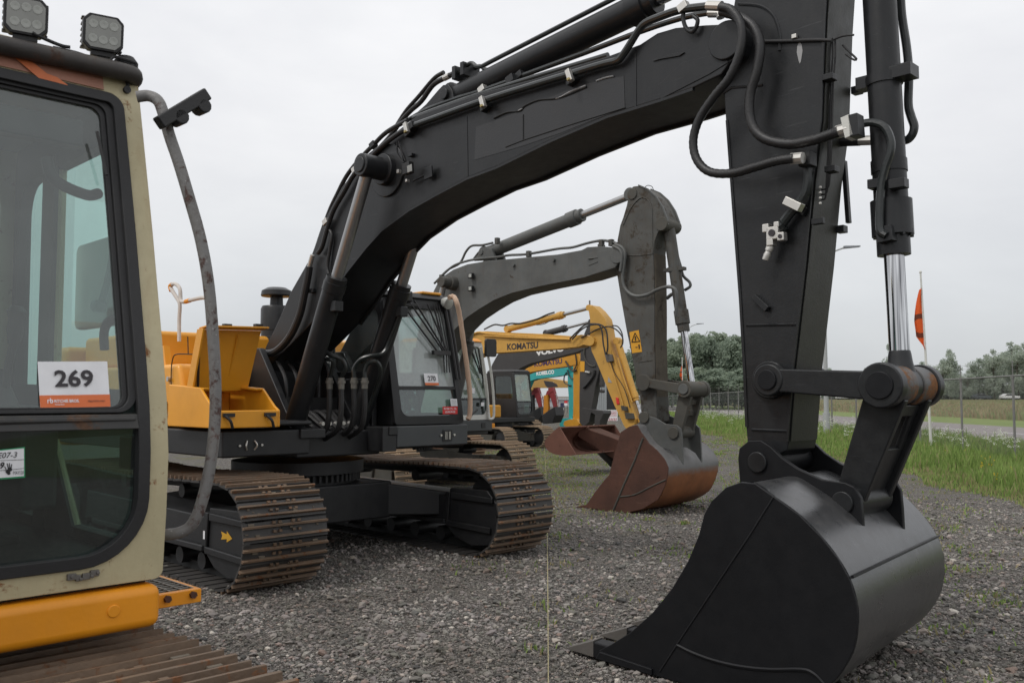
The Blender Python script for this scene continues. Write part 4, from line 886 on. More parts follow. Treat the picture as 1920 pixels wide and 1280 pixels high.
    for t in (-.19, .19):
        pg = [a + w * .13 + u * .05, b + w * .09 - u * .02, b - w * .10 - u * .02, a - w * .13 + u * .05]
        mb.prism([(p.x, p.z) for p in pg], t - .03, t + .03)
    sg_ = 1 if w.x > 0 else -1; w2 = w * sg_
    pg = [a + w2 * .075 + u * .40, b + w2 * .045, b + w2 * .01, a + w2 * .035 + u * .40]; mb.prism([(p.x, p.z) for p in pg], -.16, .16)
    pg = [a + w2 * .085 + u * .10, a + w2 * .085 + u * .18, a + w2 * .04 + u * .18, a + w2 * .04 + u * .10]; mb.prism([(p.x, p.z) for p in pg], -.16, .16)
    for tt_ in (-.13, .13):
        pg = [a + w2 * .082 + u * .15, a + w2 * .075 + u * .42, a + w2 * .04 + u * .42, a + w2 * .045 + u * .15]; mb.prism([(p.x, p.z) for p in pg], tt_ - .035, tt_ + .035)
    boss(mb, (b.x, b.z), -.235, .235, .10, 32)
    mb.build('bucket_link', B, arm, bevel=.012)
    mb = MB()
    for t in (-.1, .0, .1): mb.cyl((b.x + .06, t, b.z + .08), (b.x + .075, t, b.z + .10), .012, n=8)
    mb.build('grease_nipples', M['ink'], arm)
    # ---- bucket
    zz = lambda pts: [(1040 + x * .4583, 740 + y * .4583) for x, y in pts]
    side = zz([(700, 378), (760, 357), (820, 362), (895, 415), (1000, 490), (1090, 580), (1160, 670), (1210, 760), (1238, 860), (1240, 950), (1225, 1040), (1190, 1110), (1150, 1165), (1090, 1215), (1000, 1250), (880, 1275), (760, 1268), (640, 1232), (540, 1195), (440, 1165), (350, 1142), (180, 1110), (180, 1045), (230, 1020), (310, 970), (400, 890), (480, 790), (545, 680), (590, 570), (610, 490), (640, 435)])
    shell = zz([(700, 390), (760, 368), (820, 370), (895, 415), (1000, 490), (1090, 580), (1160, 670), (1210, 760), (1238, 860), (1240, 950), (1225, 1040), (1190, 1110), (1150, 1165), (1090, 1215), (1000, 1250), (880, 1275), (760, 1268), (640, 1232), (440, 1165), (350, 1145), (200, 1110)])
    bk = bucket(root, fr, side, shell, -1.0, .88, M['black_flat'], M['black_shell'], .035)
    LA = fr.sz(zz([(835, 366), (865, 385), (895, 412), (945, 446), (1000, 486), (1045, 530), (1085, 575), (1120, 615)]), -.97)
    LB = fr.sz(zz([(850, 372), (885, 350), (925, 343), (970, 360), (1020, 398), (1070, 452), (1115, 510), (1150, 558)]), -.30)
    A3 = [v for v in catmull([(a, 0, b) for a, b in LA], 3)]; B3 = [v for v in catmull([(a, 0, b) for a, b in LB], 3)]; n_ = len(A3)
    for sg, ta, tb_ in ((-1, -.965, -.30), (1, .84, .30)):
        mb = MB(); vs = []
        for m_ in range(7):
            f = m_ / 6; e = f * f * (3 - 2 * f)
            for q, p in zip(A3, B3): vs.append((q.x + (p.x - q.x) * e, ta + (tb_ - ta) * f, q.z + (p.z - q.z) * e))
        mb.add(vs, [(r_ * n_ + c_, r_ * n_ + c_ + 1, (r_ + 1) * n_ + c_ + 1, (r_ + 1) * n_ + c_) for r_ in range(6) for c_ in range(n_ - 1)])
        mb.build('torque_box', M['black_shell'], bk, ang=60)
    ear = zz([(757, 262), (762, 218), (800, 187), (850, 185), (890, 210), (935, 255), (1000, 300), (1100, 345), (1195, 358), (1232, 375), (1258, 420), (1265, 500), (1270, 600), (1285, 668), (1230, 620), (1150, 560), (1000, 420), (880, 360), (765, 360)])
    E_ = fr.sz(ear, -.30)
    for t in (-.325, .285):
        mb = MB(); mb.prism(E_, t, t + .04); er = mb.build('bucket_ear', M['black_flat'], bk, bevel=.008)
        mb = MB()
        for p in ((830, 275), (1178, 440)):
            c_ = fr.sz(zz([p]), -.33)[0]; boss(mb, c_, t - .02 if t < 0 else t + .02, t + .02 if t < 0 else t + .06, .070, 32)
        mb.build('bucket_pin', M['black'], er, bevel=.008)
    mb = MB(); c_ = fr.sz(zz([(830, 275)]), -.33)[0]; boss(mb, c_, -.28, .28, .09); mb.build('arm_end_boss', M['black_flat'], arm)
    # weld line across the shell and wear straps on the side
    mb = MB(); p = fr.sz(zz([(1205, 745)]), -1.0)[0]; mb.tube([(p[0] + .012, -.98, p[1]), (p[0] + .012, .86, p[1])], .009, 6, 0)
    mb.build('shell_weld', M['black_flat'], bk)
    mb = MB(); mb.tube([fr.T(x, y, -1.0) for x, y in zz([(500, 1022), (560, 1052), (650, 1085), (760, 1110), (880, 1122), (1010, 1122), (1060, 1140), (1100, 1180)])], .011, 6, 4)
    mb.tube([fr.T(x, y, -1.0) for x, y in zz([(895, 418), (800, 570), (700, 720), (600, 870), (520, 990), (430, 1130)])], .007, 6, 0)
    mb.build('side_plate_weld', M['black_flat'], bk)
    # cutting edge, teeth
    lip = fr.sz(zz([(180, 1112), (350, 1150)]), -1.0); x0 = lip[0][0]
    mb = MB(); mb.prism([(x0 - .02, .03), (x0 + .45, .02), (x0 + .45, .06), (x0 + .02, .085)], -1.02, .90); mb.build('cutting_edge', M['black_flat'], bk, bevel=.006)
    for k in range(5):
        t = -.93 + k * .435
        mb = MB(); mb.hexa([(x0 - .06, t - .055, .02), (x0 + .32, t - .075, .02), (x0 + .32, t + .075, .02), (x0 - .06, t + .055, .02)], [(x0 - .06, t - .055, .13), (x0 + .28, t - .07, .12), (x0 + .28, t + .07, .12), (x0 - .06, t + .055, .13)])
        ad = mb.build('tooth_adapter', M['black_flat'], bk, bevel=.012)
        mb = MB(); mb.hexa([(x0 - .31, t - .05, .03), (x0 - .055, t - .06, .025), (x0 - .055, t + .06, .025), (x0 - .31, t + .05, .03)], [(x0 - .31, t - .05, .042), (x0 - .055, t - .06, .14), (x0 - .055, t + .06, .14), (x0 - .31, t + .05, .042)])
        mb.build('bucket_tooth', M['steel'], ad, bevel=.01)
    for o_ in [bk] + [x for x in bk.children_recursive]:
        if o_.name.startswith(('bucket_ear', 'bucket_pin')): continue
        for v in o_.data.vertices: v.co.x -= .115 * (v.co.y + 1.0) * max(0, min(1, (v.co.y + .35) / .5)) if o_.name.startswith('torque') else .115 * (v.co.y + 1.0)
    return root
# ================================================================== CREAM AND ORANGE EXCAVATOR (lot 269), nearest
F0 = Frame(-3.17, 3.09, 45)
def build_near():
    fr = F0; root = fr.empty('excavator')
    tag(root, 'worn excavator numbered 269 with cream cab, orange base and rusty curved grab rail, nearest', 'excavator', 'excavators lined up on the gravel yard')
    CR, OR = M['cream'], M['orange']
    undercarriage(root, 1.22, -1.22, .80, -1.9, 1.95, .44, .46, M['deck'], (M['shoe'], M['grouser'], M['dark']), .19)
    t0, t1, zb, zt, sf, sb = .5, 1.5, 1.15, 3.07, 1.2, -.45
    bend = 1.75; lean = .13
    TAB = [(1.1, 1.205), (1.155, 1.213), (1.5, 1.243), (1.69, 1.238), (1.88, 1.197), (2.435, 1.058), (3.05, .887), (3.2, .84)]
    def SZ(z):
        for (a, b), (c_, d_) in zip(TAB, TAB[1:]):
            if z <= c_: return b + (d_ - b) * (z - a) / (c_ - a)
        return TAB[-1][1]
    LS = lambda s, z: s - (sf - SZ(z)) * (s - sb) / (sf - sb)
    fm = lambda t, z, d=0: (LS(sf, z) + d, t, z)
    def P(px, py, d=.0): # pixel on the glass plane -> (t,z)
        s = sf
        for _ in range(6):
            v = fr.S(px, py, s); s = LS(sf, v.z) + d
        return (v.y, v.z)
    mb = MB()
    hole = rrect(.575, 1.425, 1.225, 2.955, (.22, .22, .06, .06), 8, 8)
    mb.ring(rrect(t0, t1, zb, zt, (.03, .03, .06, .06), 8, 8), hole, -.07, 0, fm)
    for tt, sgn in ((t0, -1), (t1, 1)):
        sm = lambda s, z, d, tt=tt, sgn=sgn: (LS(s, z), tt - sgn * d, z)
        mb.ring(rrect(sb, sf - .072, zb, zt, (.03, .001, .001, .09), 6, 8), rrect(sb + .12, sf - .14, zb + .10 if sgn > 0 else 1.75, zt - .24, (.12, .16, .1, .16), 6, 8), .004, .05, sm)
        if sgn > 0:
            mb.prism([(sb + .5, zb + .05), (sb + .60, zb + .05), (sb + .60, zt - .2), (sb + .5, zt - .2)], tt - .045, tt - .006)
            mb.prism([(sb + .1, 1.60), (sf - .13, 1.68), (sf - .13, 1.80), (sb + .1, 1.84)], tt - .044, tt - .008)
            mb.prism([(sb + .60, zb + .05), (sb + .95, zb + .05), (sb + .60, 1.62)], tt - .046, tt - .01)
    bm_ = lambda t, z, d: (sb + d, t, z)
    mb.ring(rrect(t0 + .052, t1 - .052, zb, zt - .03, .02, 4), rrect(t0 + .12, t1 - .12, 1.95, zt - .25, .1, 4), .004, .05, bm_)
    mb.box(sb + .05, sf - .08, t0 + .055, t1 - .055, zb + .005, zb + .05)
    c = mb.build('cab', CR, root, bevel=.006)
    # dark lining inside
    mb = MB(); sm = lambda s, z, d: (LS(s, z), t1 - d, z)
    mb.ring(rrect(sb + .06, sf - .09, zb + .06, zt - .06, (.03, .001, .001, .09), 6, 8), rrect(sb + .135, sf - .155, zb + .115, zt - .255, (.12, .16, .1, .16), 6, 8), .003, .06, sm)
    mb.box(sb + .07, sf - .09, t0 + .06, t1 - .06, zb + .052, zb + .07)
    mb.build('floor_mat', M['dark'], c)
    mb = MB(); mb.box(sb + .055, sb + .065, t0 + .06, t1 - .06, zb + .05, 1.93); mb.box(sb + .06, sf - .1, t0 + .056, t0 + .066, zb + .05, 1.74)
    mb.prism([(sb + .61, zb + .05), (sb + .99, zb + .05), (sb + .61, 1.68)], t1 - .062, t1 - .05)
    for z0_, z1_ in ((1.6, 1.84),): mb.prism([(sb + .1, z0_ - .02), (sf - .12, 1.66), (sf - .12, 1.82), (sb + .1, 1.86)], t1 - .062, t1 - .05)
    mb.prism([(sb + .48, zb + .05), (sb + .63, zb + .05), (sb + .63, zt - .2), (sb + .48, zt - .2)], t1 - .07, t1 - .05)
    mb.build('inner_lining', M['interior'], c)
    # rubber gaskets and sash
    inset = lambda d, a=.1, b=.05: rrect(.575 + d, 1.425 - d, 1.225 + d, 2.955 - d, (max(.22 - d, .02),) * 2 + (max(.06 - d, .02),) * 2, 8, 8)
    mb = MB(); mb.ring(rrect(.569, 1.431, 1.219, 2.961, (.22, .22, .06, .06), 8, 8), inset(.036), -.03, .012, fm); mb.build('window_gasket', M['rubber'], c, bevel=.004)
    mb = MB(); so = rrect(.606, 1.394, 1.742, 2.925, (.07, .07, .05, .05), 8, 8); si = rrect(.636, 1.364, 1.755, 2.905, (.05, .05, .04, .04), 8, 8)
    mb.ring(so, si, -.045, -.004, fm)
    si2 = rrect(.655, 1.345, 1.762, 2.89, (.04, .04, .04, .04), 8, 8); mb.ring(si, si2, -.04, -.015, fm)
    sash = mb.build('window_sash', M['rubber'], c, bevel=.003)
    mb = MB(); mb.hexa([fm(.605, 1.685, -.04), fm(.605, 1.685, .004), fm(1.395, 1.685, .004), fm(1.395, 1.685, -.04)], [fm(.605, 1.742, -.04), fm(.605, 1.735, .002), fm(1.395, 1.735, .002), fm(1.395, 1.742, -.04)])
    mb.hexa([fm(.64, 1.70, -.0), fm(.62, 1.715, .010), fm(1.38, 1.715, .010), fm(1.38, 1.715, -.0)], [fm(.62, 1.728, -.0), fm(.62, 1.728, .010), fm(1.38, 1.728, .010), fm(1.38, 1.728, -.0)])
    mb.build('window_bar', surface('worn_bar', (.03, .03, .03), .5, .2, .2, rust=.4, rustscale=7, rustcol=(.13, .07, .04)), c, bevel=.004)
    def sheet(name, mat, outl, d, par=c, f=fm):
        k = MB(); k.add([f(*p, d) for p in outl], [tuple(range(len(outl)))]); return k.build(name, mat, par)
    k = MB(); vs = []
    for i in range(9):
        z = 1.75 + (2.90 - 1.75) * i / 8; vs += [fm(.64, z, -.025), fm(1.36, z, -.025)]
    k.add(vs, [(2 * i, 2 * i + 1, 2 * i + 3, 2 * i + 2) for i in range(8)]); k.build('windscreen', M['glass'], c)
    sheet('lower_window', M['glassdark'], rrect(.60, 1.40, 1.245, 1.70, (.20, .20, .01, .01), 8), -.02)
    for tt, sgn in ((t0, -1), (t1, 1)):
        sm = lambda s, z, d, tt=tt, sgn=sgn: (LS(s, z), tt - sgn * d, z)
        sheet('side_window', M['glassback'], rrect(sb + .10, sf - .12, zb + .08 if sgn > 0 else 1.73, zt - .22, .1, 5), .025, c, sm)
    sheet('rear_window', M['glassback'], rrect(t0 + .1, t1 - .1, 1.93, zt - .22, .1, 5), .025, c, bm_)
    # roof
    mb = MB(); st = LS(sf, zt)
    mb.hexa([(sb - .02, t0 + .005, zt - .03), (st - .02, t0 + .005, zt - .03), (st - .02, t1 - .005, zt - .03), (sb - .02, t1 - .005, zt - .03)], [(sb + .05, t0 + .06, zt + .075), (st - .09, t0 + .05, zt + .065), (st - .09, t1 - .08, zt + .065), (sb + .05, t1 - .08, zt + .075)])
    rf = mb.build('roof', CR, c, bevel=.03, seg=3)
    mb = MB(); zz0 = 2.968; mb.hexa([fm(t0 + .02, zz0, .001), fm(t0 + .02, zz0, .006), fm(1.36, zz0, .006), fm(1.36, zz0, .001)], [fm(t0 + .02, 3.055, .001), fm(t0 + .02, 3.055, .006), fm(1.36, 3.055, .006), fm(1.36, 3.055, .001)])
    mb.build('faded_panel', M['salmon'], c)
    k = MB(); k.add([fm(*P(10, 97), .012), fm(*P(42, 104), .012), fm(*P(85, 140), .016), fm(*P(105, 147), .014), fm(*P(126, 162), .012), fm(*P(70, 148), .013)], [(0, 1, 2, 5), (2, 3, 4, 5)]); k.build('orange_tape', M['tape'], c)
    mb = MB(); BS = st + .045; Q0 = fr.S(0, 84, BS); Q1 = fr.S(235, 136, BS); mb.tube([Q0 + (Q0 - Q1), Q0, (Q0 + Q1) / 2, Q1, Q1 + Vector((-.03, .045, 0)), Q1 + Vector((-.09, .06, 0))], .034, 14, 5)
    bar = mb.build('roof_bar', surface('rusty_bar', (.035, .03, .028), .5, .2, .3, rust=.35, rustscale=5, rustcol=(.09, .05, .035)), c)
    K = lambda a, b, o=.0: fr.S(a, b, BS + o)
    mb = MB(); mb.tube([K(60, 62), K(90, 76), K(115, 86), K(131, 89)], .007, 6, 5); mb.tube([K(100, 90), K(150, 102), K(200, 122), K(222, 128), K(250, 124)], .008, 6, 5)
    mb.tube([K(205, 115), K(215, 107), K(235, 112), K(256, 120), K(250, 128)], .006, 6, 5); mb.lathe(K(236, 122, -.06), (0, 0, 1), [(-.02, .045), (.01, .045), (.03, .03), (.035, .0)], 16)
    mb.build('cable', M['rubber'], bar)
    # square work lights
    for (px, py) in ((49, 30), (194, 62)):
        p = fr.S(px, py, BS)
        e = empty('work_light', p, -.75 * 0); e.parent = root; e.rotation_euler = (0, R(6), R(-14))
        oc = [(-.072, -.045), (-.05, -.068), (.05, -.068), (.072, -.045), (.072, .045), (.05, .068), (-.05, .068), (-.072, .045)]
        mb = MB(); mb.prism(oc, -.05, .0, axis='s'); mb.prism([(a * .8, b * .8) for a, b in oc], -.075, -.05, axis='s')
        for i in range(6): mb.box(-.085, -.04, -.074 + .0, .074, -.055 + i * .022, -.047 + i * .022)
        hs = mb.build('lamp_housing', M['plastic'], e, bevel=.004)
        mb = MB(); mb.prism([(a * .86, b * .86) for a, b in oc], .0, .003, axis='s'); mb.build('lamp_glass', M['lampface'], e)
        mb = MB()
        for (a, b) in ((-.036, .028), (0, .03), (.036, .028), (-.036, -.026), (0, -.028), (.036, -.026)): mb.lathe((.003, a, b), (1, 0, 0), [(0, .0165), (.002, .016), (.0022, .010), (.0005, .001)], 16)
        mb.build('led_reflectors', M['lamp'], e)
        mb = MB(); mb.box(-.045, -.01, -.04, .04, -.085, -.066); mb.cyl((-.03, 0, -.12), (-.03, 0, -.08), .014, n=10); mb.box(-.06, .01, -.03, .03, -.105, -.095); mb.build('lamp_bracket', M['plastic'], e)
    # cards
    qd = [P(79, 765), P(211, 762), P(205, 677), P(74, 677.5)]
    lab = sheet('lot_number_card', M['paper'], qd, -.019); lab['label'] = 'white card printed 269 with an orange strip'
    o_ = Vector(fm(*P(80, 761), -.016)); xd = (Vector(fm(*P(209, 761))) - Vector(fm(*P(81, 764)))); ud = (Vector(fm(*P(72, 677))) - Vector(fm(*P(79, 765))))
    sheet('printed_strip', M['papero'], [P(79, 765), P(211, 762), P(209.5, 739), P(77, 741)], -.017, lab)
    def wr(s_, px, py, wpx, hpx, mat, bold=.0, sh=0):
        a = Vector(fm(*P(px, py), -.0155)); b = Vector(fm(*P(px + wpx, py - wpx * .02), -.0155)); h = Vector(fm(*P(px, py - hpx), -.0155))
        text(s_, mat, lab, 'printed_words', a, b - a, ud, (b - a).length, (h - a).length, bold, .001, sh)
    wr('269', 106.5, 726, 73, 33, M['ink'], .028); wr('rb', 92, 756, 11, 10, M['paper'], .02); wr('RITCHIE BROS.', 105, 755, 47, 6, M['paper'], .03); wr('Auctioneers', 106, 759.5, 18, 2.6, M['paper'], .02); wr('rbauction.com', 168, 753.5, 32, 4.5, M['ink'], .0, .2)
    fd = lambda px, py, d: fm(*P(px, py), d)
    k = MB(); k.add([fd(-70, 851, -.018), fd(-70, 905, -.018), fd(50.5, 895.5, -.018), fd(50, 838, -.018)], [(0, 1, 2, 3)]); gt = k.build('green_tape', M['greentape'], c)
    k = MB(); k.add([fd(-66, 852, -.016), fd(-66, 902, -.016), fd(48, 892.5, -.016), fd(48, 840.5, -.016)], [(0, 1, 2, 3)]); sh_ = k.build('paper_slip', M['paper'], gt)
    k = MB()
    for (a, b, e_, f_) in ((-60, 866, 48, 861), (-60, 886.5, 26, 880), (26, 861.5, 26.6, 893), (26, 880, 48, 877.5), (-60, 872, -59.5, 900)):
        k.add([fd(a, b, -.0145), fd(a, b + .8, -.0145), fd(e_ + (.8 if abs(e_ - a) < 2 else 0), f_ + .8, -.0145), fd(e_ + (.8 if abs(e_ - a) < 2 else 0), f_, -.0145)], [(0, 1, 2, 3)])
    k.build('printed_lines', M['ink'], sh_)
    def hand(s_, px, py, wpx, hpx, bold=.0, mat=M['inkb'], rise=.05):
        a = Vector(fd(px, py, -.0142)); b = Vector(fd(px + wpx, py - wpx * rise, -.0142)); h = Vector(fd(px, py - hpx, -.0142))
        text(s_, mat, sh_, 'handwriting', a, b - a, h - a, (b - a).length, (h - a).length, bold, .0006, .25)
    hand('PC240 E07-3', -52, 862, 87, 11, .005); hand('269', -16, 880, 27, 13, .03); hand('MAY/26', 27, 890, 20, 7, .0)
    # smudge of a gloved hand stamp
    k = MB()
    for (a, b, r_) in ((17, 884, 4), (19, 887, 3.4), (21, 880, 4.4)): k.add([fd(a + r_ * math.cos(q), b + r_ * math.sin(q), -.0138 + r_ * .00002) for q in [i * math.pi / 5 for i in range(10)]], [tuple(range(10))])
    for (a, b, e_, f_) in ((16, 884, 11, 874), (19, 882, 16, 868.5), (21, 880, 20, 868), (23, 880, 24.5, 870)): k.add([fd(a - 1, b, -.0136), fd(a + 1, b, -.0136), fd(e_ + .9, f_, -.0136), fd(e_ - .9, f_, -.0136)], [(0, 1, 2, 3)])
    k.build('hand_stamp', M['inkb'], sh_)
    # inside: blind, seat, levers, pillars
    mb = MB(); mb.box(LS(sf, 2.8) - .14, LS(sf, 2.8) - .06, .6, 1.30, 2.74, 2.84); mb.box(.2, .95, .56, .62, 2.55, 2.66); mb.tube([(.95, 1.15, 2.66), (.96, 1.18, 2.58), (.93, 1.30, 2.55), (.9, 1.36, 2.57)], .022, 8, 5); mb.build('sun_blind', M['plastic'], c, bevel=.01)
    mb = MB(); mb.box(sb + .06, LS(sf, zt) - .08, t0 + .06, t1 - .06, zt - .08, zt - .04); mb.build('headliner', M['headliner'], c)
    s0 = -.15; tm = .93
    mb = MB(); mb.prism([(s0 + .1, 1.52), (s0 + .62, 1.58), (s0 + .64, 1.70), (s0 + .1, 1.66)], tm - .25, tm + .22); mb.prism([(s0, 1.6), (s0 + .14, 1.6), (s0 + .02, 2.25), (s0 - .1, 2.25)], tm - .24, tm + .20); mb.prism([(s0 - .09, 2.28), (s0 + .0, 2.28), (s0 - .02, 2.5), (s0 - .1, 2.5)], tm - .13, tm + .1); mb.build('seat', M['seat'], c, bevel=.035)
    mb = MB(); mb.box(s0 + .1, s0 + .55, tm - .2, tm + .2, 1.2, 1.5); mb.box(s0 + .15, .55, 1.22, 1.36, 1.35, 1.76); mb.box(s0 + .15, .6, .56, .70, 1.3, 1.80)
    mb.build('side_console', M['interior'], c, bevel=.02)
    mb = MB()
    for t in (1.17, .66): mb.tube([(.50, t, 1.76), (.52, t, 1.9), (.56, t + .01, 2.02)], .016, 8, 4); mb.lathe((.555, t + .01, 2.0), (.15, 0, 1), [(0, .022), (.05, .03), (.10, .028), (.13, .036), (.15, .02)], 14); mb.lathe((.50, t, 1.74), (0, 0, 1), [(0, .06), (.04, .045), (.1, .02)], 14)
    mb.build('joystick', M['plastic'], c)
    mb = MB()
    for t in (.9, 1.02): mb.tube([(.95, t, 1.2), (.93, t, 1.38), (.85, t, 1.62)], .012, 8, 3); mb.box(.88, 1.05, t - .05, t + .05, 1.3, 1.33)
    mb.build('travel_levers', M['plastic'], c)
    mb = MB(); mb.tube([fr.T(196, 655, 1.42), fr.T(195, 625, 1.42), fr.T(202, 605, 1.42), fr.T(222, 595, 1.42), fr.T(240, 600, 1.42)], .018, 8, 5); mb.build('door_handle_rail', M['interior'], c)
    mb = MB(); a = fr.T(250, 842, 1.43); mb.box(a.x - .06, a.x + .05, 1.40, 1.445, a.z - .07, a.z + .05); mb.build('door_catch', M['plastic'], c, bevel=.01)
    # mirror outside the door, held on the rail
    q0, q1 = fr.T(150, 462, 1.78), fr.T(262, 603, 1.78)
    mb = MB(); s_a, s_b = q0.x, q1.x; mb.prism(rrect(min(s_a, s_b), max(s_a, s_b), q1.z, q0.z, .045, 5), 1.76, 1.81); mb.build('mirror', M['mirror'], c, bevel=.012)
    mb = MB(); mb.tube([fr.T(188, 572, 1.74), fr.T(197, 545, 1.74), fr.T(208, 500, 1.72), fr.T(216, 440, 1.70), fr.T(222, 380, 1.66)], .017, 8, 4); mb.lathe(fr.T(188, 574, 1.74), (0, -1, 0), [(-.02, .03), (.03, .03), (.04, .02)], 14); mb.build('mirror_arm', M['plastic'], c)
    # wiper on the glass pillar
    mb = MB(); mb.tube([fd(176, 250, .03), fd(196, 330, .02)], .006, 6, 0); mb.build('wiper', M['plastic'], c)
    mb = MB(); mb.tube([fd(236, 152, .008), fd(238, 162, .01), fd(236, 170, .014)], .007, 6, 3); mb.cyl(fd(236, 170, .004), fd(236, 170, .018), .014, n=12); mb.build('cable_grommet', M['rubber'], c)
    # latch plate below the window
    mb = MB()
    for (a, b, w_) in ((133, 1080, 9), (145, 1082, 5), (160, 1079, 8), (176, 1073, 9)):
        v = fd(a, b, 0); mb.box(v[0] - .002, v[0] + .012, v[1] - .0016 * w_, v[1] + .0016 * w_, v[2] - .011, v[2] + .010)
    for (a, b) in ((133, 1080), (149, 1084), (170, 1079), (181, 1072)): v = fd(a, b, 0); mb.cyl((v[0] + .01, v[1], v[2]), (v[0] + .018, v[1], v[2]), .006, n=8)
    mb.build('latch', M['steel'], c, bevel=.002)
    # orange base, step
    mb = MB(); mb.box(-.5, 1.235, .40, 1.49, .985, 1.135); b = mb.build('cab_base', OR, root, bevel=.035, seg=4)
    v = fr.S(213, 1145, 1.235); mb = MB(); mb.cyl((1.23, v.y, v.z), (1.240, v.y, v.z), .022, n=20); mb.build('paint_blister', OR, b, bevel=.004)
    mb = MB(); mb.box(-.5, 1.16, .45, 1.46, 1.133, 1.152); mb.build('cab_mount', M['dark'], root)
    ya, yb = fr.S(303, 1125, 1.06).y, fr.S(378, 1112, 1.06).y
    zt_ = fr.S(340, 1108, 1.06).z; mb = MB(); mb.box(1.03, 1.06, 1.495, yb, zt_ - .052, zt_); mb.box(.45, 1.03, yb - .02, yb, zt_ - .05, zt_); st_ = mb.build('step', OR, root, bevel=.004)
    mb = MB()
    for i in range(14): mb.box(.5 + i * .038, .508 + i * .038, 1.495, yb - .02, zt_ - .02, zt_ - .001)
    for i in range(5): mb.box(.48, 1.03, 1.52 + i * .045, 1.526 + i * .045, zt_ - .018, zt_ + .001)
    mb.build('grating', M['grate'], st_)
    for (a, bb) in ((313, 1122), (361, 1114)): v = fr.S(a, bb, 1.06); MB().cyl((1.055, v.y, v.z), (1.075, v.y, v.z), .014, n=6).build('bolt', M['rustdark'], st_)
    # grab rail
    pts = [(256, 182, 1.04), (278, 180, 1.06), (296, 189, 1.09), (306, 212, 1.11), (318, 255, 1.13), (335, 305, 1.15), (355, 372, 1.17), (377, 452, 1.19), (392, 540, 1.21), (400, 640, 1.22), (404, 720, 1.22), (403, 790, 1.22), (396, 860, 1.22), (384, 920, 1.22), (370, 965, 1.21), (355, 988, 1.19), (332, 999, 1.17), (306, 1002, 1.14)]
    mb = MB(); mb.tube([fr.S(a, b_, s_) for a, b_, s_ in pts], .0215, 14, 5); rl = mb.build('grab_rail', M['rail'], root)
    mb = MB(); a = fr.S(296, 232, 1.16); b_ = fr.S(385, 178, 1.16); d = (b_ - a).normalized(); w = Vector((0, -d.z, d.y)); h = .024
    mb.hexa([a - w * h + Vector((-.02, 0, 0)), b_ - w * h + Vector((-.02, 0, 0)), b_ + w * h + Vector((-.02, 0, 0)), a + w * h + Vector((-.02, 0, 0))], [a - w * h + Vector((.03, 0, 0)), b_ - w * h + Vector((.03, 0, 0)), b_ + w * h + Vector((.03, 0, 0)), a + w * h + Vector((.03, 0, 0))])
    for (x, y, r_) in ((333, 222, .03), (376, 202, .028)): p = fr.S(x, y, 1.15); mb.cyl(p + Vector((-.03, 0, 0)), p + Vector((.04, 0, 0)), r_, n=12)
    mb.build('mirror_clamp', M['plastic'], rl, bevel=.006)
    # platform and housing behind
    mb = MB(); mb.box(-3.2, .9, -1.5, 1.48, .98, 1.14); mb.build('platform', M['deck'], root, bevel=.02)
    mb = MB(); mb.box(-3.4, -.6, -1.5, 1.48, 1.15, 2.2); mb.build('engine_housing', OR, root, bevel=.06)
    mb = MB(); mb.box(-3.9, -3.42, -1.5, 1.5, .95, 2.2); mb.build('counterweight', OR, root, bevel=.1)
    mb = MB(); mb.box(-.55, 1.0, -1.5, -.7, 1.15, 1.75); mb.build('tool_box', OR, root, bevel=.04)
    return root
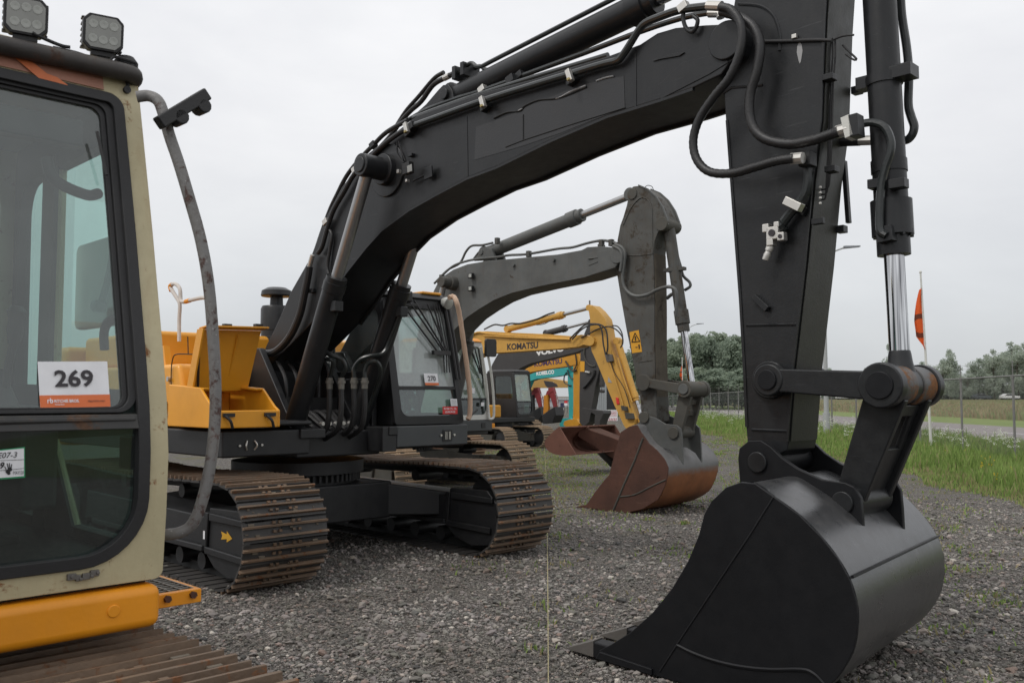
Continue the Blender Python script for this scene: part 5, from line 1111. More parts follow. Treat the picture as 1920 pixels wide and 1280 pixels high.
# ================================================================== GREY EXCAVATOR
F2 = Frame(-2.3, 18.2, 50)
def build_grey():
    fr = F2; root = fr.empty('excavator')
    tag(root, 'dull grey excavator with white framed cab, warning sticker and rusty brown bucket', 'excavator', 'excavators lined up on the gravel yard')
    G, GD = M['grey'], M['greydirty']
    mats = (M['shoe2'], M['grouser2'], M['dark'])
    undercarriage(root, 1.55, -1.55, .72, -1.9, 1.62, .43, .43, M['greyunder'], mats, .19, detail=True)
    for tc in (-1.5, 1.5):
        mb = MB(); mb.prism([(.9, .25), (1.0, .6), (1.62, .6), (1.75, .5), (1.75, .12), (1.3, .1)], tc - .24, tc + .2); mb.build('track_guard', M['greyunder'], root, bevel=.012)
    mb = MB(); mb.box(-2.8, 1.15, -1.4, 1.45, 1.02, 1.2); mb.build('platform', M['deck'], root, bevel=.02)
    mb = MB(); mb.box(-2.9, -.6, -1.38, 1.4, 1.21, 2.2); mb.box(-.6, 1.05, -1.38, -.6, 1.21, 1.8); mb.build('engine_housing', M['yellow'], root, bevel=.05)
    mb = MB(); mb.box(-3.3, -2.92, -1.4, 1.42, 1.0, 2.2); mb.build('counterweight', G, root, bevel=.1)
    c1 = fr.S(921, 801, 1.2); tR = c1.y
    c = cab(root, 1.2, -.45, tR - 1.02, tR - .02, 1.32, 2.92, .24, M['white'], 1.75, 1.42, (M['glassfar'], M['glassdark'], M['glassback']), bend=1.6, pil=(.06, .09), topz=.12, roofmat=M['orange'])
    mb = MB(); mb.box(-.4, 1.23, tR - 1.05, tR, 1.10, 1.31); b = mb.build('cab_base', M['anthracite'], root, bevel=.012)
    mb = MB(); mb.box(1.231, 1.24, tR - .33, tR - .22, 1.16, 1.26); mb.build('socket_plate', M['plastic'], b)
    mb = MB(); mb.box(1.0, 1.2, tR + .01, tR + .12, 1.15, 1.24); mb.build('step', M['orange'], b, bevel=.01)
    mb = MB()
    for pts in ([(901, 650), (908, 690), (914, 740), (916, 783)], [(910, 648), (916, 672), (921, 700), (925, 740), (926, 778), (921, 785), (915, 784)]): mb.tube([fr.S(x, y, 1.24) for x, y in pts], .026, 8, 5)
    mb.build('grab_rail', M['white'], c)
    mb = MB(); p = fr.S(919, 652, 1.3); mb.prism(rrect(p.y - .16, p.y + .16, p.z - .18, p.z + .18, .05, 4), 1.28, 1.34, axis='s'); mb.build('mirror', M['plastic'], c, bevel=.01)
    mb = MB()
    for a in ([(880, 652), (897, 690), (905, 704)], [(884, 655), (900, 700)], [(897, 655), (905, 705), (906, 728)], [(890, 652), (903, 702)]): mb.tube([fr.S(x, y, 1.12) for x, y in a], .014, 6, 0)
    mb.build('wiper', M['plastic'], c)
    k = MB(); q = [fr.S(x, y, 1.215) for x, y in ((882, 727), (890, 727), (890, 737), (882, 737))]; k.add(q, [(0, 1, 2, 3)]); k.build('lot_number_card', M['paper'], c)
    k = MB(); q = [fr.S(x, y, 1.22) for x, y in ((902, 754), (908, 754), (908, 761), (902, 761))]; k.add(q, [(0, 1, 2, 3)]); k.build('paper_sheet', M['paper'], c)
    # boom
    z = lambda pts: ZP(820, 340, 3.5556, pts)
    wb = .27
    top = z([(-120, 960), (-60, 800), (0, 680), (40, 632), (105, 588), (200, 552), (330, 530), (450, 520), (800, 487), (960, 458), (1000, 438), (1090, 432), (1170, 440), (1212, 455), (1228, 490), (1222, 530)])
    bot = z([(1190, 572), (1090, 605), (980, 640), (700, 695), (500, 742), (380, 790), (280, 850), (200, 905), (120, 985), (60, 1060), (0, 1150), (-90, 1260), (-140, 1280), (-160, 1180)])
    mb = MB(); mb.prism(fr.sz(top + bot, -wb), -wb, wb); boom = mb.build('boom', G, root, bevel=.01)
    mb = MB(); mb.strip(fr.sz(bot[:9], -wb), -wb - .01, -wb + .02, -.02); mb.build('boom_weld_lip', G, boom)
    pt = lambda x, y, t: fr.T(*z([(x, y)])[0], t)
    mb = MB(); q = pt(1203, 495, -wb); boss(mb, (q.x, q.z), -wb - .03, wb + .03, .13); mb.build('boom_tip_boss', G, boom, bevel=.01)
    q = pt(110, 680, -wb); mb = MB(); boss(mb, (q.x, q.z), -.42, .42, .13); boss(mb, (q.x, q.z), -.62, .62, .10); mb.build('lift_cylinder_boss', GD, boom, bevel=.01)
    for t in (-.52, .52): cyl_between(boom, (1.0, t, 1.35), (q.x, t, q.z), .6, .1, .055, body=G, rod=M['chromeold'], w=.08)
    for (x, y) in ((225, 630), (225, 715)):
        p = pt(x, y, -wb - .06); mb = MB(); mb.box(p.x - .05, p.x + .05, p.y - .04, p.y + .04, p.z - .05, p.z + .05); l = mb.build('boom_light', M['plastic'], boom, bevel=.01)
        mb = MB(); mb.box(p.x - .02, p.x + .045, p.y - .046, p.y - .041, p.z - .03, p.z + .03); mb.build('lamp_glass', M['lamp'], l)
    mb = MB(); mb.prism(fr.sz(z([(985, 640), (1000, 580), (1080, 470), (1180, 450), (1200, 560), (1090, 603)]), -wb), -wb - .012, -wb)
    for pts in ([(1005, 515), (1070, 508)], [(1010, 560), (1070, 535)]): mb.tube([pt(x, y, -wb - .01) for x, y in pts], .012, 6, 0)
    mb.build('boom_reinforcement', G, boom, bevel=.004)
    mb = MB()
    for (x, y) in ((513, 560), (780, 525)): p = pt(x, y, -wb); mb.cyl(p, p + Vector((0, -.05, 0)), .03, n=10)
    mb.build('pipe_stub', G, boom)
    mb = MB()
    mb.tube([pt(x, y, -.2) for x, y in ((-20, 680), (20, 640), (90, 575), (150, 545), (250, 520), (400, 505), (480, 492), (600, 485), (800, 450), (900, 440), (1000, 412), (1090, 395), (1150, 400), (1200, 415))], .022, 8, 5)
    mb.tube([pt(x, y, -.1) for x, y in ((0, 660), (70, 590), (150, 545), (190, 470), (230, 430), (300, 425), (370, 410))], .022, 8, 5)
    mb.tube([pt(x, y, .0) for x, y in ((240, 520), (280, 470), (330, 440), (380, 430))], .02, 8, 5); mb.tube([pt(x, y, .1) for x, y in ((470, 390), (500, 378), (520, 382))], .03, 8, 5)
    mb.build('boom_hoses', M['grey'], boom)
    mb = MB()
    for (x, y) in ((610, 483), (1095, 410), (1160, 408), (400, 395), (30, 640)): p = pt(x, y, -.2); mb.box(p.x - .035, p.x + .035, p.y - .04, p.y + .04, p.z - .06, p.z + .05)
    mb.tube([pt(x, y, -.2) for x, y in ((1075, 420), (1080, 445), (1100, 450), (1115, 425))], .02, 6, 4)
    mb.build('pipe_clamps', GD, boom, bevel=.005)
    # arm cylinder
    a0 = pt(330, 480, 0); a1 = pt(1300, 90, 0); ge = pt(970, 240, 0)
    mb = MB(); mb.prism(fr.sz(z([(240, 530), (290, 470), (330, 440), (365, 450), (385, 500), (390, 525)]), -.14), -.16, -.10); mb.prism(fr.sz(z([(240, 530), (290, 470), (330, 440), (365, 450), (385, 500), (390, 525)]), -.14), .1, .16); boss(mb, (a0.x, a0.z), -.18, .18, .05); mb.build('arm_cylinder_lug', G, boom, bevel=.006)
    cyl_between(boom, a0, a1, (ge - a0).length / (a1 - a0).length, .115, .062, body=G, rod=M['chromeold'], gl=.30, w=.1)
    # arm
    wa = .19
    A = z([(1272, 110), (1280, 60), (1305, 34), (1340, 30), (1400, 55), (1455, 105), (1500, 175), (1528, 250), (1535, 290), (1500, 320), (1470, 340), (1448, 400), (1440, 480), (1445, 640), (1448, 900), (1447, 1080)])
    A += [(1229, 720), (1232, 790), (1222, 800), (1204, 795), (1200, 746), (1179, 640)] + z([(1262, 1000), (1230, 820), (1197, 620), (1196, 480), (1200, 390), (1218, 295), (1238, 240), (1262, 160)])
    ap = fr.sz(A, -wa); mb = MB(); mb.prism(ap, -wa, wa); arm = mb.build('arm', GD, root, bevel=.01)
    mb = MB(); ff = fr.sz([(1228, 790), (1229, 720)] + z([(1447, 1080), (1448, 900), (1445, 640), (1440, 480)]), -wa); mb.strip([(a + .003, b) for a, b in ff], -wa + .02, wa - .02, -.01); mb.build('arm_front_plate', surface('mud_stained_plate', (.085, .07, .05), .8, .3, .5, rust=.4, rustscale=3, rustcol=(.05, .035, .025), bump=.3, streak=.4), arm)
    mb = MB(); mb.tube([pt(x, y, -wa) for x, y in ((1240, 290), (1290, 180), (1340, 120), (1375, 108), (1405, 125), (1428, 170), (1432, 240), (1435, 480))], .014, 6, 4); mb.tube([pt(x, y, -wa) for x, y in ((1255, 488), (1330, 495), (1440, 482))], .010, 6, 3)
    mb.tube([pt(x, y, -wa) for x, y in ((1340, 1205), (1435, 1190))], .008, 6, 0); mb.build('arm_weld_seam', GD, arm)
    # rear edges of the two top plates
    ed = fr.sz(z([(1340, 30), (1400, 55), (1455, 105), (1500, 175), (1528, 250), (1535, 290)]), -wa); mb = MB(); mb.strip(ed, -wa - .015, -wa + .02, .02); mb.strip(ed, wa - .02, wa + .015, .02); mb.build('arm_edge_plate', G, arm)
    mb = MB(); q = pt(1300, 85, -wa); boss(mb, (q.x, q.z), -wa - .02, wa + .02, .09); bp = pt(1500, 285, -wa); boss(mb, (bp.x, bp.z), -wa - .04, wa + .04, .11); mb.build('arm_boss', M['greyunder'], arm, bevel=.01)
    # warning sticker
    q = [pt(x, y, -wa - .003) for x, y in ((1298, 1145), (1365, 1135), (1342, 990), (1280, 1005))]
    k = MB(); k.add(q, [(0, 1, 2, 3)]); st = k.build('warning_sticker', M['warn'], arm); st['label'] = 'amber warning sticker with a black triangle'
    lift = Vector((0, -.003, 0)); u = (q[1] - q[0]); v = (q[3] - q[0])
    tri = lambda a, b: q[0] + u * a + v * b + lift
    mb = MB()
    for (a, b) in (((.12, .52), (.55, .92)), ((.55, .92), (.92, .50)), ((.92, .50), (.12, .52))): mb.tube([tri(*a), tri(*b)], .007, 5, 0)
    mb.tube([tri(.52, .58), tri(.54, .76)], .012, 5, 0); mb.tube([tri(.42, .25), tri(.62, .25)], .006, 5, 0); mb.tube([tri(.78, .16), tri(.8, .36)], .012, 5, 0); mb.build('warning_symbol', M['inkb'], st)
    # hoses round the arm head
    def hz(pts, t, r, mat='grey', sm=5, par=arm): k = MB(); k.tube([pt(*p[:2], p[2] if len(p) > 2 else t) for p in pts], r, 8, sm); return k.build('arm_hose', M[mat], par)
    hz([(1185, 420), (1230, 440), (1250, 480), (1245, 560), (1235, 640), (1245, 700), (1280, 745), (1330, 765), (1400, 755), (1460, 725), (1520, 705), (1560, 705), (1590, 730), (1595, 800), (1590, 900)], -.27, .028)
    hz([(1170, 430), (1220, 460), (1230, 520), (1220, 600)], -.30, .026)
    hz([(1530, 780), (1560, 755), (1580, 750)], .1, .03); hz([(1580, 330), (1590, 450), (1620, 560), (1640, 630), (1680, 670), (1685, 700), (1650, 725)], .14, .024)
    hz([(1380, 45), (1400, 28), (1430, 35), (1442, 60)], .18, .006, 'rubber')
    # cylinder, links
    b0 = pt(1540, 290, 0); pr = fr.T(1298, 727, 0); ge = pt(1645, 1000, 0)
    bc = cyl_between(arm, b0, pr, (ge - b0).length / (pr - b0).length, .095, .055, body=GD, gl=.34, gland=1.2, eye=False)
    mb = MB(); p = pt(1575, 590, 0); mb.cyl(p - Vector((0, 0, .03)), p + Vector((0, 0, .03)), .105, n=20); mb.box(p.x - .16, p.x + .2, -.05, .05, p.z - .02, p.z + .03); mb.build('band_clamp', GD, bc)
    tl = .27; q0 = fr.T(1207, 717, -tl); q1 = fr.T(1284, 729, -tl); q2 = fr.T(1264, 811, -tl)
    for sg in (-1, 1):
        t = sg * tl; mb = MB(); a = Vector((q0.x, 0, q0.z)); b = Vector((q1.x, 0, q1.z)); u = (b - a).normalized(); w = Vector((-u.z, 0, u.x))
        mb.prism([(p.x, p.z) for p in (a + w * .07, b + w * .07, b - w * .09, a - w * .06)], t - .03, t + .03); boss(mb, (a.x, a.z), t - .04, t + .04, .13); boss(mb, (b.x, b.z), t - .04, t + .04, .13); lk = mb.build('side_link', M['greyunder'], arm, bevel=.01)
        mb = MB(); boss(mb, (b.x, b.z), t - .06, t + .06, .08); mb.build('link_pin', G, lk, bevel=.006)
    mb = MB(); boss(mb, (q1.x, q1.z), -tl + .05, tl - .04, .12)
    a = Vector((q1.x, 0, q1.z)); b = Vector((q2.x, 0, q2.z)); u = (b - a).normalized(); w = Vector((-u.z, 0, u.x))
    for t in (-.17, .17): mb.prism([(p.x, p.z) for p in (a + w * .09 + u * .1, b + w * .08, b - w * .09, a - w * .12 + u * .1)], t - .035, t + .035)
    for f in (.30, .55): p = a + (b - a) * f; mb.prism([(x.x, x.z) for x in (p + w * .03 - u * .04, p + w * .03 + u * .04, p - w * .05 + u * .04, p - w * .05 - u * .04)], -.15, .15)
    boss(mb, (b.x, b.z), -.23, .23, .09); mb.build('bucket_link', M['greyunder'], arm, bevel=.01)
    # bucket
    zb_ = lambda pts: ZP(1020, 640, 3.765, pts)
    side = zb_([(540, 640), (600, 600), (655, 588), (690, 650), (740, 722), (795, 765), (850, 830), (876, 890), (870, 960), (850, 1030), (805, 1115), (700, 1180), (600, 1210), (520, 1218), (440, 1202), (300, 1188), (215, 1176), (300, 1150), (360, 1060), (430, 972), (460, 940), (500, 780)])
    shell = zb_([(600, 600), (655, 588), (690, 650), (740, 722), (795, 765), (850, 830), (876, 890), (870, 960), (850, 1030), (805, 1115), (700, 1180), (600, 1210), (520, 1218), (440, 1202), (300, 1190)])
    tip = ground(1078, 952); tt = fr.loc(tip.x, tip.y, 0).y
    bk = bucket(root, fr, side, shell, tt, tt + 1.62, M['rustdark'], M['rustshell'], .035); bk['label'] = 'wide bucket, dark rust on its side and orange rust low on its back'
    ear = zb_([(650, 590), (672, 575), (700, 520), (760, 530), (800, 545), (860, 582), (940, 590), (968, 615), (977, 680), (985, 870), (940, 800), (880, 760), (780, 740), (700, 650)])
    E_ = fr.sz(ear, -.28)
    for t in (-.30, .28):
        mb = MB(); mb.prism(E_, t, t + .04); er = mb.build('bucket_ear', G, bk, bevel=.006)
        mb = MB()
        for p in ((708, 535), (915, 645)): c_ = fr.sz(zb_([p]), -.3)[0]; boss(mb, c_, t - .03 if t < 0 else t + .02, t + .02 if t < 0 else t + .07, .09)
        mb.build('bucket_pin', M['greyunder'], er, bevel=.008)
    mb = MB(); mb.tube([fr.T(*zb_([p])[0], tt) for p in ((700, 680), (640, 840), (560, 1020), (490, 1190))], .018, 6, 0); mb.tube([fr.T(*zb_([p])[0], tt) for p in ((530, 1095), (640, 1080), (760, 1020), (860, 975))], .012, 6, 4); mb.build('side_plate_weld', M['greyunder'], bk)
    mb = MB(); mb.prism(fr.sz(zb_([(300, 1188), (440, 1202), (620, 1216), (600, 1200), (440, 1185)]), tt), tt - .01, tt + 1.64); mb.build('cutting_edge', M['rustdark'], bk)
    return root
# ================================================================== THE REST OF THE ROW
def far_machine(fr, label, spec):
    root = fr.empty('excavator'); tag(root, label, 'excavator', 'excavators lined up on the gravel yard')
    z = lambda pts: ZP(860, 560, 4.795, pts)
    P, D = spec['paint'], spec.get('deckmat', M['deck'])
    sc = spec.get('scale', 1.0); tw = spec.get('tw', .5)
    gt = spec.get('gauge', 1.05) * sc
    undercarriage(root, gt, -gt, tw, -1.5 * sc, 1.45 * sc, .38 * sc, .38 * sc, M['greyunder'], spec.get('trackm', (M['shoe2'], M['grouser2'], M['dark'])), .18, detail=False, cz=.34 * sc)
    h0 = .92 * sc
    mb = MB(); mb.box(-2.3 * sc, 1.0 * sc, -1.25 * sc, 1.25 * sc, h0, h0 + .16); mb.build('platform', D, root, bevel=.02)
    mb = MB(); mb.box(-2.3 * sc, -.45 * sc, -1.24 * sc, 1.24 * sc, h0 + .165, h0 + 1.0 * sc); mb.box(-.45 * sc, .9 * sc, -1.24 * sc, -.5 * sc, h0 + .165, h0 + .6 * sc); mb.build('engine_housing', spec.get('body', P), root, bevel=.05)
    mb = MB(); mb.prism([(-2.7 * sc, h0), (-2.32 * sc, h0 - .05), (-2.32 * sc, h0 + 1.0 * sc), (-2.6 * sc, h0 + .95 * sc)], -1.25 * sc, 1.25 * sc); mb.build('counterweight', P, root, bevel=.08)
    ct = spec.get('cab_t', .28)
    cab(root, .95 * sc, -.5 * sc, ct * sc, (ct + .93) * sc, h0 + .17, h0 + .17 + 1.62 * sc, .18, spec.get('cabmat', M['plastic']), h0 + .17 + .55 * sc, h0 + .27, spec.get('glasses', (M['glassfar'], M['glassdark'], M['glassback'])), bend=h0 + .5, pil=(.05, .07), topz=.10)
    wb, wa = spec.get('wb', .17), spec.get('wa', .13)
    T0 = spec['t']
    mb = MB(); mb.prism(fr.sz(z(spec['boom']), T0 - wb), T0 - wb, T0 + wb); boom = mb.build('boom', P, root, bevel=.008)
    mb = MB(); mb.prism(fr.sz(z(spec['arm']), T0 - wa), T0 - wa, T0 + wa); arm = mb.build('arm', spec.get('armpaint', P), root, bevel=.008)
    pt = lambda x, y, t=0: fr.T(*z([(x, y)])[0], T0 + t)
    for (txt, x, y, w_, h_, mat, par, bold) in spec.get('texts', []):
        a, b, c_ = pt(x, y, -wb), pt(x + w_[0], y + w_[1], -wb), pt(x, y - h_, -wb)
        text(txt, mat, par and arm or boom, 'painted_name', a, b - a, Vector((-(b - a).z, 0, (b - a).x)), (b - a).length, (c_ - a).length, bold, .006)
    for (x0, y0, x1, y1, fr_, r, rr, own) in spec.get('cyls', []):
        a, b = pt(x0, y0), pt(x1, y1)
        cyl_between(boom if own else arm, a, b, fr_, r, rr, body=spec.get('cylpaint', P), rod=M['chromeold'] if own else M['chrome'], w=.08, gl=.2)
    for (pts, r, mat, t) in spec.get('tubes', []):
        k = MB(); k.tube([pt(x, y, t) for x, y in pts], r, 7, 4); k.build('hydraulic_line', M[mat], arm if pts[0][0] > 1000 else boom)
    for (pts, t0, t1, mat, nm) in spec.get('plates', []):
        k = MB(); k.prism(fr.sz(z(pts), T0 + t0), T0 + t0, T0 + t1); k.build(nm, M[mat], arm, bevel=.006)
    return root, boom, arm, pt
def build_row():
    # -- M3 yellow midi
    fr = Frame(-2.75, 26.0, 51)
    g = ground(1100, 882); T0 = fr.loc(g.x, g.y, 0).y + .55
    r, boom, arm, pt = far_machine(fr, 'yellow excavator with black lettering on its boom and a reddish brown ditching bucket', dict(
        paint=M['komyel'], t=T0, scale=.92, gauge=.95, cab_t=.05, wb=.19, wa=.16, trackm=(M['shoe3'], M['grouser2'], M['dark']),
        boom=[(-60, 560), (-20, 470), (60, 385), (100, 340), (155, 297), (250, 292), (480, 304), (800, 318), (1010, 335), (1100, 322), (1170, 335), (1215, 350), (1235, 385), (1225, 412), (1185, 428), (1120, 412), (1080, 432), (900, 450), (640, 468), (330, 487), (220, 492), (120, 540), (40, 620), (-40, 700)],
        arm=[(1165, 90), (1175, 65), (1205, 60), (1260, 110), (1315, 180), (1330, 240), (1360, 420), (1440, 640), (1530, 900), (1590, 1080), (1570, 1170), (1520, 1180), (1490, 1150), (1400, 960), (1240, 570), (1195, 470), (1180, 380), (1182, 200)],
        texts=[('KOMATSU', 437, 462, (278, -18), 58, M['ink'], False, .03)],
        cyls=[(445, 272, 1180, 82, .70, .085, .045, True), (1430, 380, 1650, 1090, .76, .08, .045, False)],
        tubes=[([(80, 355), (170, 302), (300, 318), (700, 345), (1000, 362)], .025, 'komyel', -.22), ([(220, 330), (600, 352), (1000, 365)], .02, 'komyel', -.24),
               ([(230, 275), (300, 240), (340, 232), (400, 240), (470, 222), (560, 222), (700, 185), (790, 145), (860, 122)], .022, 'hose', -.08), ([(700, 235), (770, 225), (850, 180)], .012, 'hose', -.08),
               ([(1000, 360), (1060, 300), (1130, 240), (1210, 225), (1290, 240), (1330, 300), (1340, 420), (1330, 500)], .02, 'hose', -.28), ([(1020, 365), (1100, 280), (1180, 240), (1260, 235), (1290, 300), (1300, 400), (1320, 500)], .02, 'hose', -.33), ([(1100, 350), (1180, 310), (1260, 270), (1350, 250), (1420, 280), (1470, 340), (1475, 400), (1455, 440)], .018, 'hose', -.22),
               ([(1380, 240), (1430, 250), (1465, 300), (1475, 360), (1465, 430)], .016, 'hose', .1), ([(1340, 540), (1380, 640), (1440, 830), (1480, 960)], .02, 'komyel', -.2), ([(1370, 560), (1400, 660), (1480, 790), (1520, 900), (1540, 980)], .010, 'hose', -.2), ([(1430, 530), (1480, 700), (1560, 930)], .018, 'komyel', -.18), ([(1178, 60), (1178, 15)], .02, 'steel', 0)],
        plates=[([(1310, 490), (1370, 500), (1385, 560), (1330, 570)], -.24, -.16, 'steel', 'valve_block'), ([(1410, 885), (1435, 890), (1445, 945), (1420, 950)], -.18, -.16, 'redsign', 'sticker'), ([(1345, 700), (1378, 755), (1340, 750)], -.17, -.16, 'edge', 'sticker'), ([(1455, 960), (1500, 970), (1510, 1010), (1465, 1000)], -.26, -.16, 'greyunder', 'valve_block'), ([(1490, 1020), (1560, 1030), (1570, 1080), (1500, 1080)], -.24, -.16, 'greyunder', 'linkage')]))
    mb = MB(); q = pt(1190, 378, -.2); mb.cyl(q + Vector((0, -.04, 0)), q + Vector((0, .4, 0)), .12, n=20); mb.build('boom_tip_boss', M['komyel'], boom)
    # ditching bucket, opening turned forward
    zb_ = lambda pts: ZP(1020, 640, 3.765, pts)
    a = fr.T(*zb_([(500, 690)])[0], T0)
    RR = M['rustred']; PX = lambda x, y, s: fr.S(*zb_([(x, y)])[0], s)
    s0 = a.x - .25
    mb = MB()
    prof = [(75, 598), (95, 700), (150, 765), (200, 795), (260, 800)]
    # hollow trough swept along t between two end plates
    L0, L1 = PX(72, 600, s0), PX(400, 575, s0)
    za, zb2 = L0.z, PX(100, 795, s0).z
    h = za - zb2; pr = [(s0 + .16, za), (s0 + .02, za - h * .15), (s0 - .25, za - h * .55), (s0 - .12, za - h * .9), (s0 + .25, za - h * 1.02), (s0 + .62, za - h * .97)]
    pr = [(v.x, v.z) for v in catmull([(p[0], 0, p[1]) for p in pr], 4)]
    mb.strip(pr, L0.y, L1.y + .35, .03); bk = mb.build('bucket', RR, arm, ang=50)
    for t in (L0.y - .03, L1.y + .35): mb = MB(); mb.prism(pr, t, t + .03); mb.build('side_plate', RR, bk)
    tm = (L0.y + L1.y) / 2 + .1
    mb = MB(); mb.strip([(x + .03, z_) for x, z_ in pr], tm - .03, tm + .03, .06); mb.build('inner_rib', M['rustdark'], bk)
    top = fr.T(*zb_([(560, 640)])[0], T0)
    mb = MB(); mb.hexa([(pr[0][0] - .2, tm - .1, za - .25), (pr[0][0] - .2, tm + .5, za - .25), (pr[0][0] + .5, tm + 1.0, .35), (pr[0][0] + .5, tm + .55, .25)], [(pr[0][0] - .1, tm - .1, za - .02), (pr[0][0] - .1, tm + .5, za - .02), (pr[0][0] + .6, tm + 1.0, .75), (pr[0][0] + .6, tm + .55, .75)]); hd = mb.build('tilt_head', M['rustdark'], bk, bevel=.02)
    q0, q1 = fr.T(*zb_([(440, 735)])[0], T0 - .2), fr.T(*zb_([(500, 780)])[0], T0 - .2)
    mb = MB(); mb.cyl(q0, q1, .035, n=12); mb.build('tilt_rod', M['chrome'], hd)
    q0, q1 = fr.T(*zb_([(410, 760)])[0], T0 - .1), fr.T(*zb_([(500, 850)])[0], T0 - .1)
    mb = MB(); mb.cyl(q0, q1, .16, n=16); mb.cyl(q0 + Vector((0, .1, -.12)), q1 + Vector((0, .2, -.1)), .1, n=16); mb.build('tilt_cylinder', M['plastic'], hd)
    # -- M4 dark with white lettering
    fr = Frame(-.72, 31.9, 50); g = ground(1112, 833); T0 = fr.loc(g.x, g.y, 0).y
    r, boom, arm, pt = far_machine(fr, 'dark charcoal excavator with white lettering on its boom, behind the yellow one', dict(
        paint=M['volvodk'], body=M['komor'], t=T0, scale=.98, gauge=1.05, tw=.62, cab_t=.30, wb=.2, wa=.17, trackm=(M['shoe2'], M['grouser2'], M['dark']), cabmat=M['plastic'], glasses=(M['glassfar'], M['glassdark'], M['glassdark']),
        boom=[(200, 900), (270, 700), (300, 590), (350, 500), (420, 420), (600, 370), (800, 350), (1000, 350), (1150, 360), (1180, 400), (1160, 440), (1060, 480), (900, 520), (800, 545), (650, 580), (560, 620), (490, 670), (430, 740), (380, 820), (330, 950), (290, 1000)],
        arm=[(1150, 260), (1180, 210), (1230, 230), (1290, 300), (1290, 420), (1270, 600), (1230, 780), (1195, 980), (1175, 1110), (1085, 1110), (1085, 900), (1088, 700), (1095, 480), (1110, 360)],
        texts=[('VOLVO', 695, 515, (255, -45), 50, M['white_ink'], False, .06)],
        cyls=[(790, 310, 1190, 205, .46, .12, .05, True), (1275, 330, 1290, 830, .93, .095, .04, False), (345, 770, 425, 560, .25, .07, .05, True)],
        cylpaint=M['volvodk'],
        tubes=[([(1130, 440), (1130, 520), (1160, 580), (1200, 605), (1230, 600)], .03, 'greyunder', -.2), ([(1220, 640), (1210, 690), (1160, 760), (1120, 800)], .05, 'plastic', -.22), ([(1140, 655), (1180, 662)], .04, 'zinc', -.24)],
        plates=[([(1092, 560), (1132, 562), (1130, 655), (1092, 655)], -.18, -.17, 'warn', 'warning_sticker'), ([(1110, 980), (1230, 1000), (1300, 1005), (1305, 1030), (1270, 1100), (1260, 1150), (1220, 1150), (1225, 1040), (1190, 1020), (1170, 1110), (1120, 1150), (1085, 1110)], -.25, .25, 'volvodk', 'quick_coupler')]))
    # -- M5 amber
    fr = Frame(-.9, 39.5, 50); g = ground(1080, 818); T0 = fr.loc(g.x, g.y, 0).y
    far_machine(fr, 'amber excavator with dark purple lettering, its boom just under the charcoal one', dict(
        paint=M['komor'], t=T0, wb=.2, wa=.18, cab_t=-.3,
        boom=[(480, 730), (500, 670), (560, 620), (700, 560), (820, 520), (980, 480), (1070, 490), (1095, 540), (1080, 590), (960, 610), (800, 632), (640, 660), (560, 690), (520, 760)],
        arm=[(1030, 560), (1040, 470), (1075, 470), (1100, 600), (1095, 900), (1085, 1080), (1060, 1110), (1025, 1110), (1030, 980)],
        texts=[('KOMATSU', 682, 612, (250, -30), 45, M['blue'], False, .03)], cyls=[(600, 480, 1040, 420, .6, .12, .05, True), (1100, 560, 1100, 980, .7, .09, .04, False)],
        tubes=[([(960, 560), (1000, 620), (1030, 650), (1060, 640)], .04, 'hose', -.25), ([(1050, 500), (1060, 580), (1040, 640)], .03, 'hose', -.25)],
        plates=[([(950, 1100), (990, 1085), (1060, 1080), (1085, 1120), (1060, 1160), (960, 1150), (940, 1130)], -.5, .5, 'komor', 'bucket')]))
    # -- M6 teal
    fr = Frame(-1.0, 47.5, 50); g = ground(1068, 806); T0 = fr.loc(g.x, g.y, 0).y
    far_machine(fr, 'turquoise excavator with pale lettering along its boom', dict(
        paint=M['teal'], t=T0, wb=.2, wa=.2, cab_t=-.5,
        boom=[(560, 800), (580, 720), (640, 672), (760, 640), (900, 615), (1000, 600), (1035, 620), (1030, 660), (980, 680), (860, 700), (700, 720), (640, 740), (600, 830)],
        arm=[(980, 660), (985, 600), (1025, 595), (1040, 660), (1035, 850), (1025, 1060), (1010, 1080), (990, 1080), (990, 900), (980, 760)],
        texts=[('KOBELCO', 700, 690, (160, -16), 36, M['white_ink'], False, .05)], cyls=[(700, 600, 990, 560, .6, .12, .05, True)],
        tubes=[([(970, 660), (950, 700), (950, 750), (990, 775), (1010, 780)], .035, 'hose', -.25), ([(975, 640), (1000, 700), (1030, 720), (1068, 725)], .035, 'hose', -.3)],
        plates=[([(930, 1075), (1000, 1070), (1020, 1110), (990, 1150), (920, 1160), (905, 1130)], -.5, .5, 'teal', 'bucket')]))
    # -- M7 ochre
    fr = Frame(-1.0, 55.5, 50); g = ground(1050, 797); T0 = fr.loc(g.x, g.y, 0).y
    far_machine(fr, 'ochre excavator with a black patch and pale letters on its lowered boom', dict(
        paint=M['catyel'], t=T0, wb=.22, wa=.2, cab_t=-.6,
        boom=[(560, 830), (620, 760), (700, 725), (780, 712), (880, 725), (980, 745), (1040, 760), (1050, 790), (980, 798), (860, 800), (700, 802), (640, 830), (600, 900)],
        arm=[(1020, 760), (1050, 740), (1080, 800), (1070, 1000), (1050, 1060), (1030, 1060), (1035, 900)],
        texts=[('CAT', 797, 790, (58, 0), 42, M['white_ink'], False, .04)], cyls=[],
        plates=[([(762, 735), (840, 745), (880, 765), (893, 790), (800, 797), (780, 780)], -.235, -.222, 'ink', 'black_patch')]))
